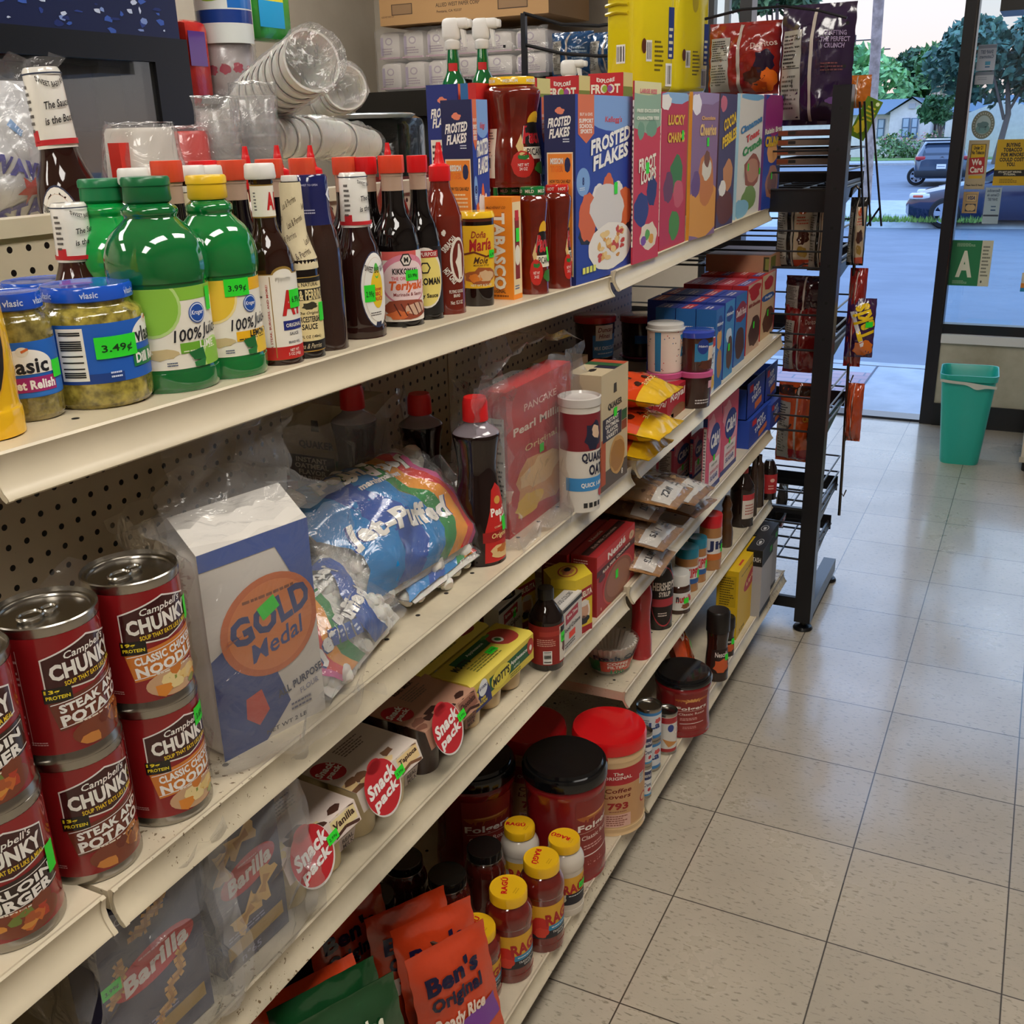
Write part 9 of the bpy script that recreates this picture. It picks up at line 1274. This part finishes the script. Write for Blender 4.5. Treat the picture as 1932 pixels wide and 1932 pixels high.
def sign(u0, v0, u1, v1, label, col, fn, name='window_sign', y=FY + .033, back=None):
    a, b = on_y(u0, v1, y), on_y(u1, v0, y); w, h = abs(b.x - a.x), b.z - a.z; t = MB(); t.box((-w / 2, -.0008, -h / 2), (w / 2, 0, h / 2), col); P = Print(); fn(P, w, h); P.bake(t, on_face((0, -.001, 0), (1, 0, 0), (0, 0, 1), (0, -1, 0)), clip=(w * .6, h * .6)); o = t.build(name, M=Matrix.Translation(((a.x + b.x) / 2, y, (a.z + b.z) / 2))); tag(o, label, 'sign'); return o
def flip(P, w, h, words):
    for q in words:
        n0 = len(P.it); P.text(q[0], 0, q[1] * h, q[2] * h, q[3], 3, q[4] * w, bold=.03); vs, fs, c, L = P.it[-1]; P.it[-1] = ([(-x, y) for x, y in vs], fs, c, L)
sign(1788, 454, 1875, 538, 'green letter grade card with a big white A', '#1f7a4a', lambda P, w, h: P.rect(w * .37, 0, w * .27, h, '#d2d0b8', 1).text('A', -w * .14, -.02 * h, h * .54, '#dcdcc6', 3, w * .36, bold=.045).micro(-w * .13, h * .4, w * .5, h * .08, 3, '#a8c8a8', 2).micro(-w * .2, -h * .42, w * .4, h * .08, 3, '#a8c8a8', 2).micro(w * .37, h * .05, w * .2, h * .7, 9, '#6a6a5a', 2).ell(w * .31, -h * .4, w * .02, h * .03, '#4a4a40', 2))
sign(1818, 264, 1868, 357, 'cream age card with a yellow box and a red We Card panel', '#b9a98a', lambda P, w, h: P.rect(.0, .12 * h, w * .72, h * .6, '#1d1b18', 1).rect(0, .12 * h, w * .66, h * .58, '#d8b01e', 2).text('Under 21\nNo Tobacco', .0, .3 * h, h * .17, '#1d1b18', 4, w * .58, bold=.05).rect(-.0, -.02 * h, w * .76, h * .34, '#b3262a', 4, .06).text('We\nCard', 0, -.02 * h, h * .27, '#efe6d8', 6, w * .6, bold=.075, rot=.06).rect(0, -.25 * h, w * .66, h * .06, '#d8b01e', 2).text('Please Have ID Ready', 0, -.42 * h, h * .045, '#1d1b18', 3, w * .8, bold=.04))
sign(1872, 262, 1945, 350, 'yellow warning sign about buying tobacco for minors, at the right edge', '#d0a818', lambda P, w, h: P.text('BUYING\nTOBACCO\nFOR MINORS\nCOULD COST\nYOU.', .0, .17 * h, h * .5, '#1d1b18', 3, w * .72, bold=.05).rect(0, -.23 * h, w, h * .14, '#151414', 2).text("IT'S NOT JUST WRONG.\nIT'S ILLEGAL.", .0, -.23 * h, h * .09, '#e8e2cc', 4, w * .7, bold=.03).micro(0, -.4 * h, w * .6, h * .1, 3, '#6a5a14', 2))
sign(1841, 83, 1882, 134, 'pale blue card seen from behind with mirrored letters, uppermost on the window', '#b9c3d4', lambda P, w, h: (flip(P, w, h, (('SNAP EBT', .22, .14, '#5a6a8a', .66), ('Customers', .04, .14, '#5a6a8a', .74))), P.rect(.0, .42 * h, w, h * .12, '#8a94a8', 1), P.rect(.1 * w, -.22 * h, w * .28, h * .14, '#4a9ac0', 2), P.rect(.1 * w, -.36 * h, w * .26, h * .05, '#2f6a9a', 2)))
sign(1838, 136, 1876, 160, 'small pale card directly below the uppermost mirrored card', '#bcc5d2', lambda P, w, h: P.rect(0, .42 * h, w, h * .3, '#7a8698', 1).micro(0, 0, w * .7, h * .3, 2, '#8a94a8', 2))
sign(1814, 362, 1847, 402, 'tan payment card sign with blue letters below the age card', '#b99a6a', lambda P, w, h: P.rect(.05 * w, .22 * h, w * .7, h * .36, '#2a3a5a', 1).rect(.05 * w, .22 * h, w * .66, h * .33, '#c8ab7a', 2).text('VISA', .05 * w, .22 * h, h * .17, '#22305a', 4, w * .5, bold=.04, shear=.2).rect(.05 * w, -.24 * h, w * .7, h * .36, '#22304a', 1).ell(-.06 * w, -.24 * h, w * .22, h * .15, '#c8ab7a', 2).ell(.16 * w, -.24 * h, w * .22, h * .15, '#c8ab7a', 2.4))
sign(1852, 354, 1891, 422, 'light blue card with mirrored letters beside the payment sign', '#a6bccb', lambda P, w, h: (flip(P, w, h, (('Bienvenidos', .42, .08, '#4a5a74', .75), ('Clientes de', .3, .08, '#4a5a74', .72), ('SNAP EBT', .18, .08, '#4a5a74', .6))), P.rect(.1 * w, -.02 * h, w * .3, h * .03, '#3a5a80', 2), P.rect(.1 * w, -.12 * h, w * .3, h * .04, '#3a5a80', 2), P.rect(0, -.27 * h, w * .95, h * .05, '#3a4658', 2)))
def bear(P, w, h): P.ell(0, 0, w * .5, h * .5, '#7d8478', 1, 36).ell(0, 0, w * .33, h * .33, '#a9c0c4', 2, 32).ell(0, -h * .14, w * .3, h * .17, '#6f9a9c', 3, 20).blob(.0, .0, w * .24, h * .11, '#5f8288', 4, 5, 18, .12).ell(-.2 * w, .02 * h, w * .07, h * .06, '#5f8288', 4.5, 12).rect(-.14 * w, -.12 * h, w * .06, h * .14, '#5f8288', 4).rect(.12 * w, -.12 * h, w * .07, h * .14, '#5f8288', 4); [P.rect(w * .41 * math.cos(a), h * .41 * math.sin(a), w * .035, h * .05, '#c8ccc0', 3, a + PI / 2) for a in [k * PI / 13 for k in range(26)]]
sb = sign(1830, 208, 1880, 263, 'round grey green sticker with a bear silhouette on the window', '#7d8478', bear)
me = sb.data; bm = bmesh.new(); bm.from_mesh(me); bmesh.ops.delete(bm, geom=[f for f in bm.faces if any(abs(v.co.y) > -1 and abs(v.co.x) > .0 and f.index < 6 for v in f.verts)], context='FACES'); bm.to_mesh(me); bm.free()
sign(1924, 515, 1945, 550, 'orange and blue card corner at the right edge of the window', '#d9d2bc', lambda P, w, h: P.rect(0, -.2 * h, w, h * .3, '#e08a2a', 1).rect(0, -.4 * h, w, h * .2, '#2a8ab8', 2))
a = on_y(1893, 32, 2.9); m = MB(); m.box((0, -.3, 0), (1.2, 0, .16), '#1d1a1a', 'plastic'); m.box((-.0, -.302, .15), (1.2, 0, .3), '#8e1f1c', 'gloss'); tag(m.build('hanging_sign_box', M=Matrix.Translation(a)), 'dark box with a red top hanging in the upper right corner', 'sign')
a = on_z(1920, 890, .0); t = thing('white_cabinet', 'white cabinet on dark feet cut off by the right edge', 'cabinet', (a.x + .004, a.y, 0)); h = hfit((a.x, a.y, 0), 775); m = MB(); m.box((0, 0, .045), (.5, .45, h), '#cfc8b8', 'plastic'); m.box((-.006, -.004, .045), (.5, 0, .07), '#b9b2a2', 'plastic'); m.build('body', t)
for x in (.03, .45): m = MB(); m.rbox((x - .022, .01, 0), (x + .022, .06, .045), .008, '#1c1b1a', 'matte'); m.build('foot', t)
# dark wire shelving glimpsed between the far shelves
t = thing('wire_basket_shelf', 'black wire shelf glimpsed behind the frosting tubs', 'shelf', (-.85, -.05, 0)); m = MB()
for i in range(9): m.tube([(-.3 + i * .05, .33, .98), (-.3 + i * .05, .33, 1.2)], .0025, K, 'plastic', 5)
for z in (.98, 1.05, 1.12, 1.2): m.tube([(-.32, .33, z), (.14, .33, z)], .003, K, 'plastic', 5)
for x in (-.32, .14): m.tube([(x, .33, 0), (x, .33, 1.25)], .008, K, 'plastic', 6)
m.build('wire_grid', t); m = MB(); m.box((-.32, -.1, .94), (.14, .33, .96), K, 'plastic'); m.build('board', t)
S = bpy.context.scene
S.view_settings.view_transform = 'Standard'; S.view_settings.look = 'None'; S.view_settings.gamma = 1; S.view_settings.use_curve_mapping = False; S.view_settings.exposure = EXPO
S.cycles.use_denoising = True; S.cycles.max_bounces = 8; S.cycles.transparent_max_bounces = 24; S.cycles.diffuse_bounces = 3; S.cycles.glossy_bounces = 4; S.cycles.transmission_bounces = 4
S.cycles.caustics_reflective = False; S.cycles.caustics_refractive = False; S.cycles.sample_clamp_indirect = 6
